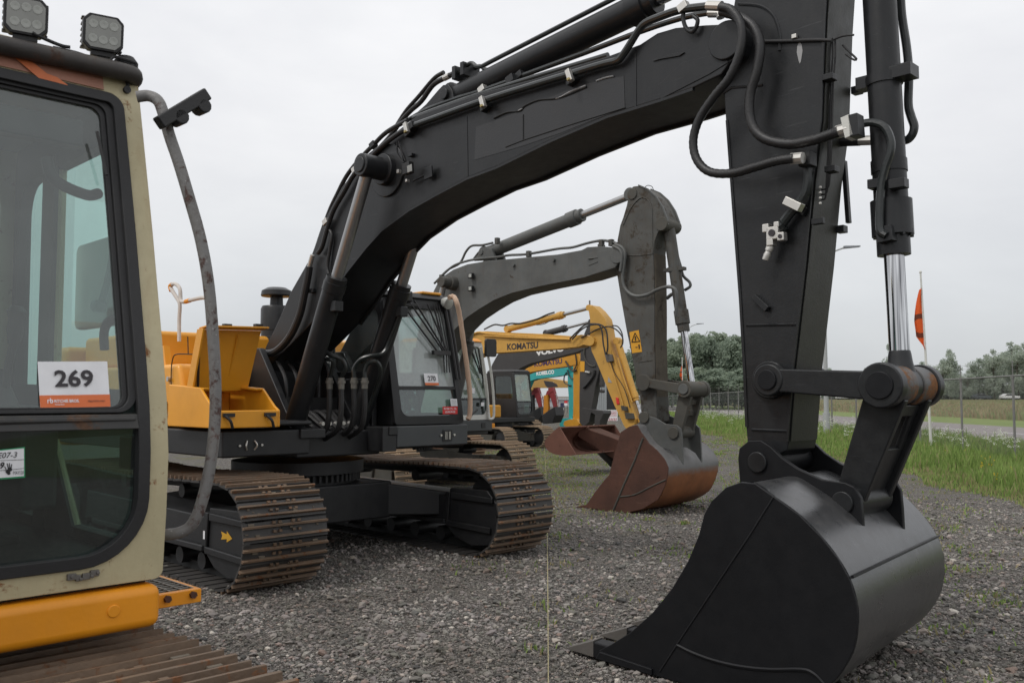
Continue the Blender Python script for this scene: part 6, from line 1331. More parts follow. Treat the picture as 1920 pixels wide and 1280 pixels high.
    # -- two small red machines with orange lower arms
    for i, (px, lab, ox) in enumerate(((1036, 'small red excavator with an orange lower arm, right of the farthest pair', 0), (1008, 'small red excavator with a dark arm, left of the farthest pair', -1))):
        d = 44 + 6 * i; b = at_depth(px, 775, d); fr = Frame(b.x - 2.5, d + 2, 50)
        root = fr.empty('excavator'); tag(root, lab, 'excavator', 'small red excavators at the far end')
        def q(x, y): v = fr.T(x, y, fr.loc(b.x, b.y, 0).y); return v
        tb = fr.loc(b.x, b.y, 0).y
        undercarriage(root, .8, -.8, .4, -1.1, 1.1, .3, .3, M['deck'], (M['shoe'], M['grouser'], M['dark']), .18, detail=False, cz=.3)
        mb = MB(); mb.box(-1.3, .8, -.9, .9, .75, 1.55); mb.build('engine_housing', M['red'], root, bevel=.08)
        cab(root, .7, -.5, .0, .85, 1.0, 2.35, .1, M['plastic'], 1.6, 1.1, bend=1.4, seat=False)
        poly = lambda pts: [(v.x, v.z) for v in (q(*p) for p in pts)]
        mb = MB(); mb.prism(poly([(px - 15, 775), (px - 13, 748), (px - 8, 733), (px + 2, 727), (px + 4, 733), (px - 4, 738), (px - 8, 750), (px - 10, 775)]), tb - .12, tb + .12); mb.build('boom', M['red'], root, bevel=.01)
        mb = MB(); mb.prism(poly([(px - 6, 727), (px + 2, 726), (px + 8, 745), (px + 10, 762), (px + 4, 764), (px, 750), (px - 6, 735)]), tb - .10, tb + .10); a_ = mb.build('arm', M['red'], root, bevel=.01)
        mb = MB(); mb.prism(poly([(px - 12, 741), (px - 5, 740), (px - 3, 765), (px - 6, 782), (px - 13, 781), (px - 12, 760)]), tb - .2, tb - .05); mb.build('lower_arm', M['darkorange'] if i == 0 else M['plastic'], root, bevel=.01)
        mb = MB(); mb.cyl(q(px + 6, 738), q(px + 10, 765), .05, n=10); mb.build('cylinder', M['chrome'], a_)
        mb = MB(); mb.prism(poly([(px - 12, 778), (px + 2, 768), (px + 12, 762), (px + 14, 778), (px + 8, 792), (px - 10, 794)]), tb - .35, tb + .35); mb.build('bucket', M['plastic'], a_, bevel=.02)
build_black()
build_near()
build_grey()
build_row()
# ================================================================== SURROUNDINGS
def fast_mesh(name, verts, quads=None, tris=None, mats=None, mat_idx=None, smooth=False):
    me = bpy.data.meshes.new(name); V = np.asarray(verts, np.float32); me.vertices.add(len(V)); me.vertices.foreach_set('co', V.ravel())
    F = np.asarray(quads if quads is not None else tris, np.int32); k = F.shape[1]
    me.loops.add(F.size); me.loops.foreach_set('vertex_index', F.ravel())
    me.polygons.add(len(F)); me.polygons.foreach_set('loop_start', np.arange(len(F), dtype=np.int32) * k)
    for m in mats: me.materials.append(m)
    if mat_idx is not None: me.polygons.foreach_set('material_index', np.asarray(mat_idx, np.int32))
    me.polygons.foreach_set('use_smooth', [smooth] * len(F))
    me.update(calc_edges=True)
    return me
def ob(name, me, parent=None): o = bpy.data.objects.new(name, me); COL.objects.link(o); o.parent = parent; return o
FX = lambda y: 13.0 + .0235 * y          # the fence line runs away from the camera
VX = lambda y: 8.6 + .012 * y + .35 * math.sin(y * .35) + .25 * math.sin(y * 1.3)   # edge of the gravel
# --- gravel material
def gravel_mat():
    m, nt, ns, ls = newmat('gravel'); out = N(ns, 'ShaderNodeOutputMaterial'); b = N(ns, 'ShaderNodeBsdfPrincipled'); ls.new(b.outputs[0], out.inputs[0])
    tc = N(ns, 'ShaderNodeTexCoord'); co_ = tc.outputs['Object']
    nz = N(ns, 'ShaderNodeTexNoise'); nz.inputs['Scale'].default_value = 14; ls.new(co_, nz.inputs['Vector'])
    wp = N(ns, 'ShaderNodeMix', data_type='VECTOR'); wp.inputs[0].default_value = .03; ls.new(co_, wp.inputs[4]); ls.new(nz.outputs['Color'], wp.inputs[5])
    cols = []; heights = []
    for sc_ in (26, 55):
        v = N(ns, 'ShaderNodeTexVoronoi'); v.inputs['Scale'].default_value = sc_; ls.new(wp.outputs[1], v.inputs['Vector'])
        hs = N(ns, 'ShaderNodeSeparateColor'); ls.new(v.outputs['Color'], hs.inputs[0]); cols.append(hs.outputs[0])
        mr = N(ns, 'ShaderNodeMapRange'); mr.inputs['From Min'].default_value = 0; mr.inputs['From Max'].default_value = .6; mr.inputs['To Min'].default_value = 1; mr.inputs['To Max'].default_value = 0; ls.new(v.outputs['Distance'], mr.inputs[0]); heights.append(mr.outputs[0])
    big = noise(ns, ls, co_, .55, 5, .6); mid = noise(ns, ls, co_, 3.2, 5, .65)
    c1 = ramp(ns, ls, cols[0], 0, 1, (.15, .138, .125, 1), (.52, .48, .44, 1)); c2 = ramp(ns, ls, cols[1], 0, 1, (.13, .12, .108, 1), (.48, .445, .405, 1))
    c = mixc(ns, ls, ramp(ns, ls, mid, .42, .58), c1, c2)
    c = mixc(ns, ls, 1.0, c, ramp(ns, ls, heights[1], .05, .6, (.22, .21, .20, 1), (1, 1, 1, 1)), 'MULTIPLY')
    c = mixc(ns, ls, ramp(ns, ls, big, .52, .72, (0, 0, 0, 1), (.45, .45, .45, 1)), c, mixc(ns, ls, cols[1], (.12, .108, .088), (.23, .21, .175)))
    # dirt and sparse green
    gr = noise(ns, ls, co_, 1.1, 8, .78, .6); sp = N(ns, 'ShaderNodeSeparateXYZ'); ls.new(co_, sp.inputs[0])
    far = N(ns, 'ShaderNodeMapRange'); far.inputs['From Min'].default_value = 6; far.inputs['From Max'].default_value = 22; far.inputs['To Min'].default_value = -.05; far.inputs['To Max'].default_value = .09; ls.new(sp.outputs['Y'], far.inputs[0])
    ad = N(ns, 'ShaderNodeMath', operation='ADD'); ls.new(gr, ad.inputs[0]); ls.new(far.outputs[0], ad.inputs[1])
    gf = ramp(ns, ls, ad.outputs[0], .585, .68, (0, 0, 0, 1), (.75, .75, .75, 1))
    gcol = mixc(ns, ls, ramp(ns, ls, mid, .4, .62), (.075, .095, .032), (.19, .155, .08))
    c = mixc(ns, ls, gf, c, gcol); ls.new(c, b.inputs['Base Color']); b.inputs['Roughness'].default_value = .85; b.inputs['Specular IOR Level'].default_value = .3
    bp = N(ns, 'ShaderNodeBump'); bp.inputs['Strength'].default_value = 1; bp.inputs['Distance'].default_value = .02
    hh = N(ns, 'ShaderNodeMath', operation='ADD'); ls.new(heights[0], hh.inputs[0]); ls.new(heights[1], hh.inputs[1]); ls.new(hh.outputs[0], bp.inputs['Height']); ls.new(bp.outputs[0], b.inputs['Normal'])
    return m
def soil_mat(name, a, b_, scale=.5, rough=.9):
    m, nt, ns, ls = newmat(name); out = N(ns, 'ShaderNodeOutputMaterial'); b = N(ns, 'ShaderNodeBsdfPrincipled'); ls.new(b.outputs[0], out.inputs[0])
    tc = N(ns, 'ShaderNodeTexCoord'); co_ = tc.outputs['Object']; n1 = noise(ns, ls, co_, scale, 8, .7); n2 = noise(ns, ls, co_, scale * 12, 5, .7)
    c = mixc(ns, ls, ramp(ns, ls, n1, .35, .65), a, b_); c = mixc(ns, ls, ramp(ns, ls, n2, .2, .8, (0, 0, 0, 1), (.4, .4, .4, 1)), c, tuple(x * .5 for x in a)); ls.new(c, b.inputs['Base Color']); b.inputs['Roughness'].default_value = rough; b.inputs['Specular IOR Level'].default_value = .1
    return m
def leaf_mat(name, c0, c1, trans=.25):
    m, nt, ns, ls = newmat(name); out = N(ns, 'ShaderNodeOutputMaterial'); b = N(ns, 'ShaderNodeBsdfPrincipled')
    geo = N(ns, 'ShaderNodeNewGeometry'); tc = N(ns, 'ShaderNodeTexCoord'); n1 = noise(ns, ls, tc.outputs['Object'], .8, 3, .6)
    ad = N(ns, 'ShaderNodeMath', operation='MULTIPLY_ADD'); ls.new(geo.outputs['Random Per Island'], ad.inputs[0]); ad.inputs[1].default_value = .5; ls.new(n1, ad.inputs[2])
    c = mixc(ns, ls, ramp(ns, ls, ad.outputs[0], .35, 1.1), c0, c1); ls.new(c, b.inputs['Base Color']); b.inputs['Roughness'].default_value = .7; b.inputs['Specular IOR Level'].default_value = .2
    t = N(ns, 'ShaderNodeBsdfTranslucent'); ls.new(c, t.inputs[0]); mx = N(ns, 'ShaderNodeMixShader'); mx.inputs[0].default_value = trans; ls.new(b.outputs[0], mx.inputs[1]); ls.new(t.outputs[0], mx.inputs[2]); ls.new(mx.outputs[0], out.inputs[0])
    return m
def strip_sheet(name, xs0, xs1, y0, y1, z, mat, n=60):
    k = MB(); vs = []
    for i in range(n + 1):
        y = y0 + (y1 - y0) * i / n; vs += [(xs0(y), y, z), (xs1(y), y, z)]
    k.add(vs, [(2 * i, 2 * i + 1, 2 * i + 3, 2 * i + 2) for i in range(n)]); return tag(k.build(name, mat), kind='structure')
# --- base ground and layers
k = MB(); k.add([(-1500, -400, 0), (1500, -400, 0), (1500, 3000, 0), (-1500, 3000, 0)], [(0, 1, 2, 3)]); tag(k.build('ground', gravel_mat()), kind='structure')
strip_sheet('grass_verge_ground', lambda y: VX(y), lambda y: 18.2, -5, 150, .006, soil_mat('verge_soil', (.045, .075, .018), (.10, .10, .04), 1.2))
strip_sheet('road', lambda y: 18.2, lambda y: 29.0, -20, 400, .010, soil_mat('asphalt', (.27, .245, .24), (.31, .285, .28), .8), 4)
strip_sheet('field', lambda y: 29.0, lambda y: 37.0, -20, 400, .012, soil_mat('mown_grass', (.17, .24, .07), (.25, .28, .11), .4), 4)
strip_sheet('dry_field', lambda y: 37.0, lambda y: 420, -20, 206, .014, soil_mat('dry_field', (.30, .215, .13), (.24, .235, .11), .09), 4)
k = MB()
for i in range(60): k.add([(23.9, -10 + i * 6.5, .014), (24.06, -10 + i * 6.5, .014), (24.06, -7 + i * 6.5, .014), (23.9, -7 + i * 6.5, .014)], [(0, 1, 2, 3)])
tag(k.build('road_marking', flat('road_paint', (.7, .7, .7), .7)), kind='structure')
k = MB(); k.prism([(206, .0), (214, .9), (236, .9), (242, 0)], -30, 420, axis='t')
k.v = [(v[1], v[0], v[2]) for v in k.v]; tag(k.build('motorway_embankment', soil_mat('embankment', (.13, .15, .06), (.19, .16, .08), .1)), kind='structure')
# --- loose stones on top of the gravel near the camera
def stones():
    ico = bmesh.new(); bmesh.ops.create_icosphere(ico, subdivisions=1, radius=1); bv = np.array([v.co[:] for v in ico.verts]); bf = np.array([[v.index for v in f.verts] for f in ico.faces]); ico.free()
    n = 120000
    y = 3.2 + 13 * rng.random(n) ** 1.45; x = (rng.random(n) * 1.25 - .60) * y * 1.05
    r = rng.lognormal(-4.78, .52, n).clip(.004, .036)
    keep = (x < np.array([VX(v) for v in y]) - .1); x, y, r = x[keep], y[keep], r[keep]; n = len(x)
    sc_ = np.stack([r * rng.uniform(.8, 1.5, n), r * rng.uniform(.8, 1.5, n), r * rng.uniform(.5, .9, n)], 1)
    j = 1 + rng.uniform(-.28, .28, (n, len(bv), 1)); P = bv[None] * j * sc_[:, None, :]
    a = rng.random(n) * 6.283; tl = rng.uniform(-.5, .5, n); ca, sa, ct, st = np.cos(a), np.sin(a), np.cos(tl), np.sin(tl)
    X = P[..., 0] * ca[:, None] - P[..., 1] * sa[:, None]; Y = P[..., 0] * sa[:, None] + P[..., 1] * ca[:, None]; Z = P[..., 2]
    X, Z = X * ct[:, None] - Z * st[:, None], X * st[:, None] + Z * ct[:, None]
    V = np.stack([X + x[:, None], Y + y[:, None], Z + (r * .35)[:, None]], -1).reshape(-1, 3)
    F = (bf[None] + (np.arange(n) * len(bv))[:, None, None]).reshape(-1, 3)
    m, nt, ns, ls = newmat('stone'); out = N(ns, 'ShaderNodeOutputMaterial'); b = N(ns, 'ShaderNodeBsdfPrincipled'); ls.new(b.outputs[0], out.inputs[0])
    geo = N(ns, 'ShaderNodeNewGeometry'); r_ = N(ns, 'ShaderNodeValToRGB'); e = r_.color_ramp.elements
    e[0].color = (.07, .068, .066, 1); e[1].color = (.58, .54, .48, 1); q = e.new(.3); q.color = (.185, .18, .155, 1); q = e.new(.5); q.color = (.22, .195, .19, 1); q = e.new(.7); q.color = (.29, .275, .245, 1); q = e.new(.85); q.color = (.33, .29, .275, 1); q = e.new(.93); q.color = (.26, .19, .16, 1)
    ls.new(geo.outputs['Random Per Island'], r_.inputs[0]); tc = N(ns, 'ShaderNodeTexCoord'); n1 = noise(ns, ls, tc.outputs['Object'], 90, 3, .6); nb_ = noise(ns, ls, tc.outputs['Object'], .9, 5, .65)
    r2_ = mixc(ns, ls, 1.0, r_.outputs[0], ramp(ns, ls, nb_, .38, .6, (.62, .60, .56, 1), (1.12, 1.12, 1.12, 1)), 'MULTIPLY')
    ls.new(mixc(ns, ls, 1.0, r2_, ramp(ns, ls, n1, .2, .8, (.75, .75, .75, 1), (1.1, 1.1, 1.1, 1)), 'MULTIPLY'), b.inputs['Base Color']); b.inputs['Roughness'].default_value = .75
    tag(ob('loose_stones', fast_mesh('loose_stones', V, tris=F, mats=[m])), kind='stuff')
stones()
# --- blades: long verge grass, weeds in the gravel
def blades(name, x, y, h, w, mats, mi, lean=.35):
    n = len(x); a = rng.random(n) * 6.283; l = h * lean * rng.uniform(.2, 1.3, n); b = rng.random(n) * 6.283
    dx, dy = np.cos(a) * w / 2, np.sin(a) * w / 2; lx, ly = np.cos(b) * l, np.sin(b) * l; z0 = np.zeros(n)
    V = np.stack([np.stack([x - dx, y - dy, z0], 1), np.stack([x + dx, y + dy, z0], 1), np.stack([x + dx * .7 + lx * .35, y + dy * .7 + ly * .35, h * .6], 1), np.stack([x - dx * .7 + lx * .35, y - dy * .7 + ly * .35, h * .6], 1), np.stack([x + lx - dx * .1, y + ly - dy * .1, h], 1), np.stack([x + lx + dx * .1, y + ly + dy * .1, h], 1)], 1).reshape(-1, 3)
    o = np.arange(n)[:, None] * 6; F = np.concatenate([o + np.array([0, 1, 2, 3]), o + np.array([3, 2, 5, 4])])
    return tag(ob(name, fast_mesh(name, V, quads=F, mats=mats, mat_idx=np.concatenate([mi, mi]))), kind='stuff')
GM = [leaf_mat('grass_fresh', (.17, .27, .06), (.32, .42, .13), .4), leaf_mat('grass_dark', (.10, .17, .04), (.20, .29, .08), .4), leaf_mat('grass_dry', (.24, .22, .10), (.36, .31, .17), .35)]
n = 120000
y = 9 + 75 * rng.random(n) ** 1.7; ex = np.array([VX(v) for v in y]); x = ex - .3 + (18 - ex) * rng.random(n) ** 1.05
edge = ((x - ex) / 2.2).clip(.12, 1); patch = .7 + .3 * np.sin(x * 1.1 + y * .5) * np.sin(y * .8 - x * .7) + .15 * np.sin(x * 3.1) * np.sin(y * 2.3)
h = (.10 + .40 * edge) * patch * rng.uniform(.55, 1.25, n)
mi = rng.choice([0, 1, 2], n, p=[.55, .35, .10]); mi = np.where((edge < .3) & (rng.random(n) < .35), 2, mi)
blades('verge_grass', x, y, h, .010 + .0007 * y, GM, mi)
# weeds scattered on the gravel
cx, cy, ch = [], [], []
for _ in range(520):
    Y = 5.5 + 34 * rng.random() ** .8; lo = -.05 * Y if Y > 9 else .02 * Y; X = lo + (min(VX(Y), .6 * Y) - lo) * rng.random()
    k_ = int(rng.integers(12, 46)); r_ = rng.uniform(.04, .22 + .01 * Y); q = rng.normal(0, r_, (k_, 2)); cx += list(X + q[:, 0]); cy += list(Y + q[:, 1]); ch += list(rng.uniform(.015, .06, k_))
cx, cy, ch = map(np.array, (cx, cy, ch)); blades('gravel_weeds', cx, cy, ch, .012 + .0007 * cy, GM, rng.choice([0, 1, 2], len(cx), p=[.35, .3, .35]), .8)
# dry grass around the yellow machine's bucket
n = 6000; y = rng.uniform(14, 30, n); x = .6 + rng.normal(0, .9, n) + (y - 14) * .03; blades('dry_grass', x, y, rng.uniform(.01, .05, n), .02 + 0 * y, GM, rng.choice([0, 2], n, p=[.3, .7]), .9)
n = 26000; y = 55 + 150 * rng.random(n) ** 1.5; x = 37 + rng.random(n) * (.62 * y - 30).clip(1, 90); blades('field_grass', x, y, rng.uniform(.15, .6, n) * (1 + .5 * np.sin(x * .3) * np.sin(y * .17)), .05 + .0012 * y, [leaf_mat('dry_stalks', (.27, .22, .13), (.38, .32, .20), .3), leaf_mat('dull_weeds', (.22, .25, .12), (.30, .33, .17), .3)], rng.choice([0, 1], n, p=[.55, .45]), .3)
# cow parsley in flower
def parsley():
    vs, fs, ms = [], [], []
    def add(p, q, w, m_):
        d = rng.random() * 3.14; a = np.array([math.cos(d), math.sin(d), 0]) * w; b = len(vs); vs.extend([p - a, p + a, q + a, q - a]); fs.append((b, b + 1, b + 2, b + 3)); ms.append(m_)
    for _ in range(190):
        Y = 17 + 50 * rng.random() ** 1.4; X = VX(Y) + 2.2 + (FX(Y) + 1.2 - VX(Y) - 2.2) * rng.random(); H = rng.uniform(.45, .95)
        base = np.array([X, Y, 0.]); top = base + np.array([rng.normal(0, .08), rng.normal(0, .08), H]); add(base, top, .005, 0)
        for _ in range(int(rng.integers(3, 7))):
            f = rng.uniform(.6, 1); s_ = base + (top - base) * f; e_ = s_ + np.array([rng.normal(0, .12), rng.normal(0, .12), rng.uniform(.05, .16)]); add(s_, e_, .004, 0)
            for _ in range(9):
                c = e_ + np.array([rng.normal(0, .03), rng.normal(0, .03), rng.normal(0, .02)]); r_ = rng.uniform(.005, .010); b = len(vs)
                vs.extend([c + np.array([-r_, -r_, 0]), c + np.array([r_, -r_, .004]), c + np.array([r_, r_, 0]), c + np.array([-r_, r_, .006])]); fs.append((b, b + 1, b + 2, b + 3)); ms.append(1)
                b = len(vs); vs.extend([c + np.array([-r_, 0, -r_]), c + np.array([r_, 0, -r_]), c + np.array([r_, 0, r_]), c + np.array([-r_, 0, r_])]); fs.append((b, b + 1, b + 2, b + 3)); ms.append(1)
    for _ in range(16):
        Y = 16 + 14 * rng.random(); X = VX(Y) + .8 + 2.5 * rng.random(); c = np.array([X, Y, rng.uniform(.15, .4)])
        for _ in range(5):
            q = c + rng.normal(0, .04, 3); r_ = .012; b = len(vs); vs.extend([q + np.array([-r_, 0, -r_]), q + np.array([r_, 0, -r_]), q + np.array([r_, 0, r_]), q + np.array([-r_, 0, r_])]); fs.append((b, b + 1, b + 2, b + 3)); ms.append(2)
    tag(ob('verge_flowers', fast_mesh('verge_flowers', vs, quads=fs, mats=[GM[0], flat('white_petals', (.75, .76, .68), .8), flat('yellow_petals', (.7, .5, .03), .8)], mat_idx=ms)), kind='stuff')
parsley()
# --- string line on the ground
k = MB(); rnd = random.Random(2); pts = []
for i in range(26):
    Y = 2.6 + i * 1.15; px_ = 1027 - (Y - 5) * .25; pts.append((ray(px_, 900)[0] * Y, Y, .035 + rnd.uniform(-.004, .012)))
k.tube(pts, .0035, 5, 3); tag(k.build('string_line', surface('twine', (.42, .37, .20), .8)), 'thin straw coloured string stretched along the gravel past the buckets', 'string')
# --- chain-link fence
def fence():
    root = empty('fence', (FX(20), 20, 0)); tag(root, 'chain link fence on grey steel posts with barbed wire on top, beside the road', 'fence')
    gm = surface('galvanised', (.20, .195, .19), .5, .1, .2, metal=.3)
    Hh = lambda y: 2.38 - .0085 * (y - 20)
    ys = [15.6 + 3.0 * i for i in range(42)]
    V = lambda y, z: Vector((FX(y) - FX(20), y - 20, z))
    def post(y):
        k = MB(); k.cyl(V(y, 0), V(y, Hh(y)), .032, n=10); k.tube([V(y, Hh(y) - .02), V(y, Hh(y) + .25), V(y, Hh(y) + .42)], .012, 6, 0); k.cyl(V(y, Hh(y) - .06), V(y, Hh(y) + .03), .045, n=10); return k
    for y in ys: post(y).build('post', gm, root)
    k = MB(); k.tube([V(y, Hh(y)) for y in ys], .022, 8, 0); k.build('top_rail', gm, root)
    k = MB()
    for dz in (.15, .28, .38): k.tube([V(y, Hh(y) + dz) for y in ys], .004, 4, 0)
    k.build('barbed_wire', gm, root)
    m, nt, ns, ls = newmat('chain_link'); out = N(ns, 'ShaderNodeOutputMaterial'); b = N(ns, 'ShaderNodeBsdfPrincipled'); b.inputs['Base Color'].default_value = (.17, .175, .17, 1); b.inputs['Roughness'].default_value = .5; b.inputs['Metallic'].default_value = .3
    tc = N(ns, 'ShaderNodeTexCoord'); sp = N(ns, 'ShaderNodeSeparateXYZ'); ls.new(tc.outputs['Object'], sp.inputs[0]); fac = []
    for sg in (1, -1):
        a = N(ns, 'ShaderNodeMath', operation='MULTIPLY_ADD'); ls.new(sp.outputs['Z'], a.inputs[0]); a.inputs[1].default_value = sg; ls.new(sp.outputs['Y'], a.inputs[2])
        c = N(ns, 'ShaderNodeMath', operation='DIVIDE'); ls.new(a.outputs[0], c.inputs[0]); c.inputs[1].default_value = .085
        p = N(ns, 'ShaderNodeMath', operation='PINGPONG'); ls.new(c.outputs[0], p.inputs[0]); p.inputs[1].default_value = .5
        q = N(ns, 'ShaderNodeMath', operation='LESS_THAN'); ls.new(p.outputs[0], q.inputs[0]); q.inputs[1].default_value = .06; fac.append(q.outputs[0])
    mx = N(ns, 'ShaderNodeMath', operation='MAXIMUM'); ls.new(fac[0], mx.inputs[0]); ls.new(fac[1], mx.inputs[1]); tr = N(ns, 'ShaderNodeBsdfTransparent'); ms = N(ns, 'ShaderNodeMixShader'); ls.new(mx.outputs[0], ms.inputs[0]); ls.new(tr.outputs[0], ms.inputs[1]); ls.new(b.outputs[0], ms.inputs[2]); ls.new(ms.outputs[0], out.inputs[0])
    k = MB(); vs = []
    for y in ys: vs += [V(y, .03), V(y, Hh(y) - .01)]
    k.add(vs, [(2 * i, 2 * i + 2, 2 * i + 3, 2 * i + 1) for i in range(len(ys) - 1)]); k.build('chain_link_mesh', m, root)
fence()
# --- flags
def flag(px, ytop, ybase, Y, fy0, fy1, w, lab, lean=0):
    b = at_depth(px, ybase, Y); b.z = 0; t = at_depth(px - lean, ytop, Y)
    root = empty('flag', b); tag(root, lab, 'flag', None)
    k = MB(); k.cyl((0, 0, 0), t - b, .045, .028, n=10); k.lathe(t - b, (0, 0, 1), [(0, .035), (.04, .045), (.08, .02)], 10); k.build('flag_pole', M['white'], root)
    zt = at_depth(px, fy0, Y).z; zb_ = at_depth(px, fy1, Y).z; k = MB(); vs = []; n = 14; mcol = 7
    for i in range(n + 1):
        u = i / n; z = zt + (zb_ - zt) * u; base = (t - b) * ((z) / (t - b).z)
        wid = w * (min(1, .15 + u * 1.6) if u < .8 else max(.1, (1 - u) * 5))
        for j in range(mcol):
            v = j / (mcol - 1); vs.append((base.x - wid * v * .62, base.y + .10 * math.sin(v * 7 + u * 5) * v, z - .28 * v * w * (1 - u * .4)))
    k.add(vs, [(i * mcol + j, i * mcol + j + 1, (i + 1) * mcol + j + 1, (i + 1) * mcol + j) for i in range(n) for j in range(mcol - 1)])
    m, nt, ns, ls = newmat('flag_cloth'); out = N(ns, 'ShaderNodeOutputMaterial'); bs = N(ns, 'ShaderNodeBsdfPrincipled'); tc = N(ns, 'ShaderNodeTexCoord'); sp = N(ns, 'ShaderNodeSeparateXYZ'); ls.new(tc.outputs['Object'], sp.inputs[0])
    # dark ring of the emblem
    cz = zt + (zb_ - zt) * .66; mp_ = N(ns, 'ShaderNodeVectorMath', operation='DISTANCE'); ls.new(tc.outputs['Object'], mp_.inputs[0]); mp_.inputs[1].default_value = (-.10 + (t - b).x * cz / (t - b).z, 0, cz)
    s1 = N(ns, 'ShaderNodeMath', operation='COMPARE'); ls.new(mp_.outputs['Value'], s1.inputs[0]); s1.inputs[1].default_value = w * .62; s1.inputs[2].default_value = w * .16
    ls.new(mixc(ns, ls, s1.outputs[0], (.72, .11, .02), (.02, .02, .02)), bs.inputs['Base Color']); bs.inputs['Roughness'].default_value = .8
    tn = N(ns, 'ShaderNodeBsdfTranslucent'); tn.inputs[0].default_value = (.75, .12, .02, 1); mx = N(ns, 'ShaderNodeMixShader'); mx.inputs[0].default_value = .25; ls.new(bs.outputs[0], mx.inputs[1]); ls.new(tn.outputs[0], mx.inputs[2]); ls.new(mx.outputs[0], out.inputs[0])
    k.build('flag_cloth', m, root, ang=80)
flag(1746, 512, 822, 29.0, 535, 650, .5, 'tall orange flag with dark emblem hanging limp from a leaning white pole', 20)
flag(1281, 672, 778, 64.0, 684, 712, .32, 'distant small orange flag on a white pole behind the rusty bucket', 2)
# --- street lamps
def lamp(px_head, py_head, px_pole, Y, lab, py_pole_top=None):
    hd = at_depth(px_head, py_head, Y); pl = at_depth(px_pole, 700, Y); root = empty('street_lamp', (pl.x, Y, 0)); tag(root, lab, 'street lamp', None)
    dx = hd.x - pl.x; k = MB(); k.cyl((0, 0, 0), (0, 0, hd.z - .6), .11, .06, n=12); k.cyl((0, 0, 0), (0, 0, 1.1), .15, n=12); k.build('lamp_post', flat('lamp_grey', (.38, .39, .39), .5), root)
    k = MB(); k.tube([(0, 0, hd.z - .62), (dx * .3, 0, hd.z - .25), (dx * .75, 0, hd.z - .02)], .035, 8, 5); k.build('lamp_arm', flat('lamp_grey2', (.38, .39, .39), .5), root)
    s_ = 1 if dx > 0 else -1; k = MB(); k.hexa([(dx * .72, -.12, hd.z - .07), (dx + .35 * s_, -.10, hd.z + .0), (dx + .35 * s_, .10, hd.z + .0), (dx * .72, .12, hd.z - .07)], [(dx * .72, -.08, hd.z + .04), (dx + .35 * s_, -.05, hd.z + .06), (dx + .35 * s_, .05, hd.z + .06), (dx * .72, .08, hd.z + .04)]); k.build('lamp_head', flat('lamp_dark', (.13, .14, .15), .5), root, bevel=.01)
lamp(1597, 463, 1548, 38.0, 'street lamp with flat grey head behind the black excavator arm')
lamp(1313, 607, 1290, 92.0, 'farther street lamp rising above the dense trees')
# --- trees
bark = soil_mat('bark', (.07, .06, .045), (.11, .10, .08), 3)
hazy = [leaf_mat('foliage_a', (.20, .25, .20), (.32, .38, .29), .5), leaf_mat('foliage_b', (.24, .29, .22), (.36, .42, .31), .5), leaf_mat('foliage_c', (.29, .34, .29), (.45, .50, .41), .5)]  # distance haze is put into these leaf colours, paler and greyer
def tree_mesh(seed, H, W, nleaf, lm, low=.12, sparse=.0, size=.32):
    g = np.random.default_rng(seed); rd = random.Random(seed); k = MB()
    k.tube([(0, 0, 0), (rd.uniform(-.2, .2), rd.uniform(-.2, .2), H * .4), (rd.uniform(-.5, .5), 0, H * .85)], .16, 7, 4)
    tips = []
    nb = 13
    for i in range(nb):
        z0 = H * (low + .1 + (.7 - low) * i / nb); a = rd.random() * 6.28; L_ = W * rd.uniform(.35, .9) * (1 - .45 * i / nb)
        e = Vector((math.cos(a) * L_, math.sin(a) * L_, z0 + L_ * rd.uniform(.3, .9))); k.tube([(0, 0, z0), (e.x * .5, e.y * .5, z0 + (e.z - z0) * .35), e], .05, 5, 3); tips.append(e); tips.append(e * .6 + Vector((0, 0, z0 * .4)))
    tr = k
    C = []
    for e in tips: C.append((e.x, e.y, min(e.z, H * .97), W * rd.uniform(.20, .38)))
    for i in range(9): C.append((rd.gauss(0, W * .22), rd.gauss(0, W * .22), H * rd.uniform(low + .1, .95), W * rd.uniform(.2, .34)))
    C.append((rd.gauss(0, .3), 0, H * .95, W * .2))
    C = np.array(C); idx = g.integers(0, len(C), nleaf); d = g.normal(0, 1, (nleaf, 3)); d /= np.linalg.norm(d, axis=1)[:, None]; rr = C[idx, 3] * g.random(nleaf) ** .45
    P = C[idx, :3] + d * rr[:, None] * np.array([1, 1, .8]); P[:, 2] = P[:, 2].clip(.3, H * 1.03)
    s_ = size * g.uniform(.5, 1.3, nleaf); u = g.normal(0, 1, (nleaf, 3)); u /= np.linalg.norm(u, axis=1)[:, None]; w_ = np.cross(u, g.normal(0, 1, (nleaf, 3))); w_ /= np.linalg.norm(w_, axis=1)[:, None]
    u *= s_[:, None]; w_ *= (s_ * .6)[:, None]
    V = np.stack([P - u, P - w_ * .9, P + u, P + w_ * .9], 1).reshape(-1, 3); F = np.arange(nleaf * 4).reshape(-1, 4)
    return tr, fast_mesh('crown', V, quads=F, mats=[lm])
def make_tree(seed, H, W, nleaf, lm, **kw):
    tr, cm = tree_mesh(seed, H, W, nleaf, lm, **kw)
    root = empty('tree', (0, -500, 0)); t = tr.build('trunk', bark, root); c = ob('crown', cm, root); return root
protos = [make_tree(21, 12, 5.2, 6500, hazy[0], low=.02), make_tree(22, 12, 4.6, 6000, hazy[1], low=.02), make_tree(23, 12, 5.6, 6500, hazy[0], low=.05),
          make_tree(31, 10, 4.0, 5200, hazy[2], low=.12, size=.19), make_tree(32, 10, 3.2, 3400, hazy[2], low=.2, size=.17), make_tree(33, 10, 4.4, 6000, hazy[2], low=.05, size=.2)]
used = set()
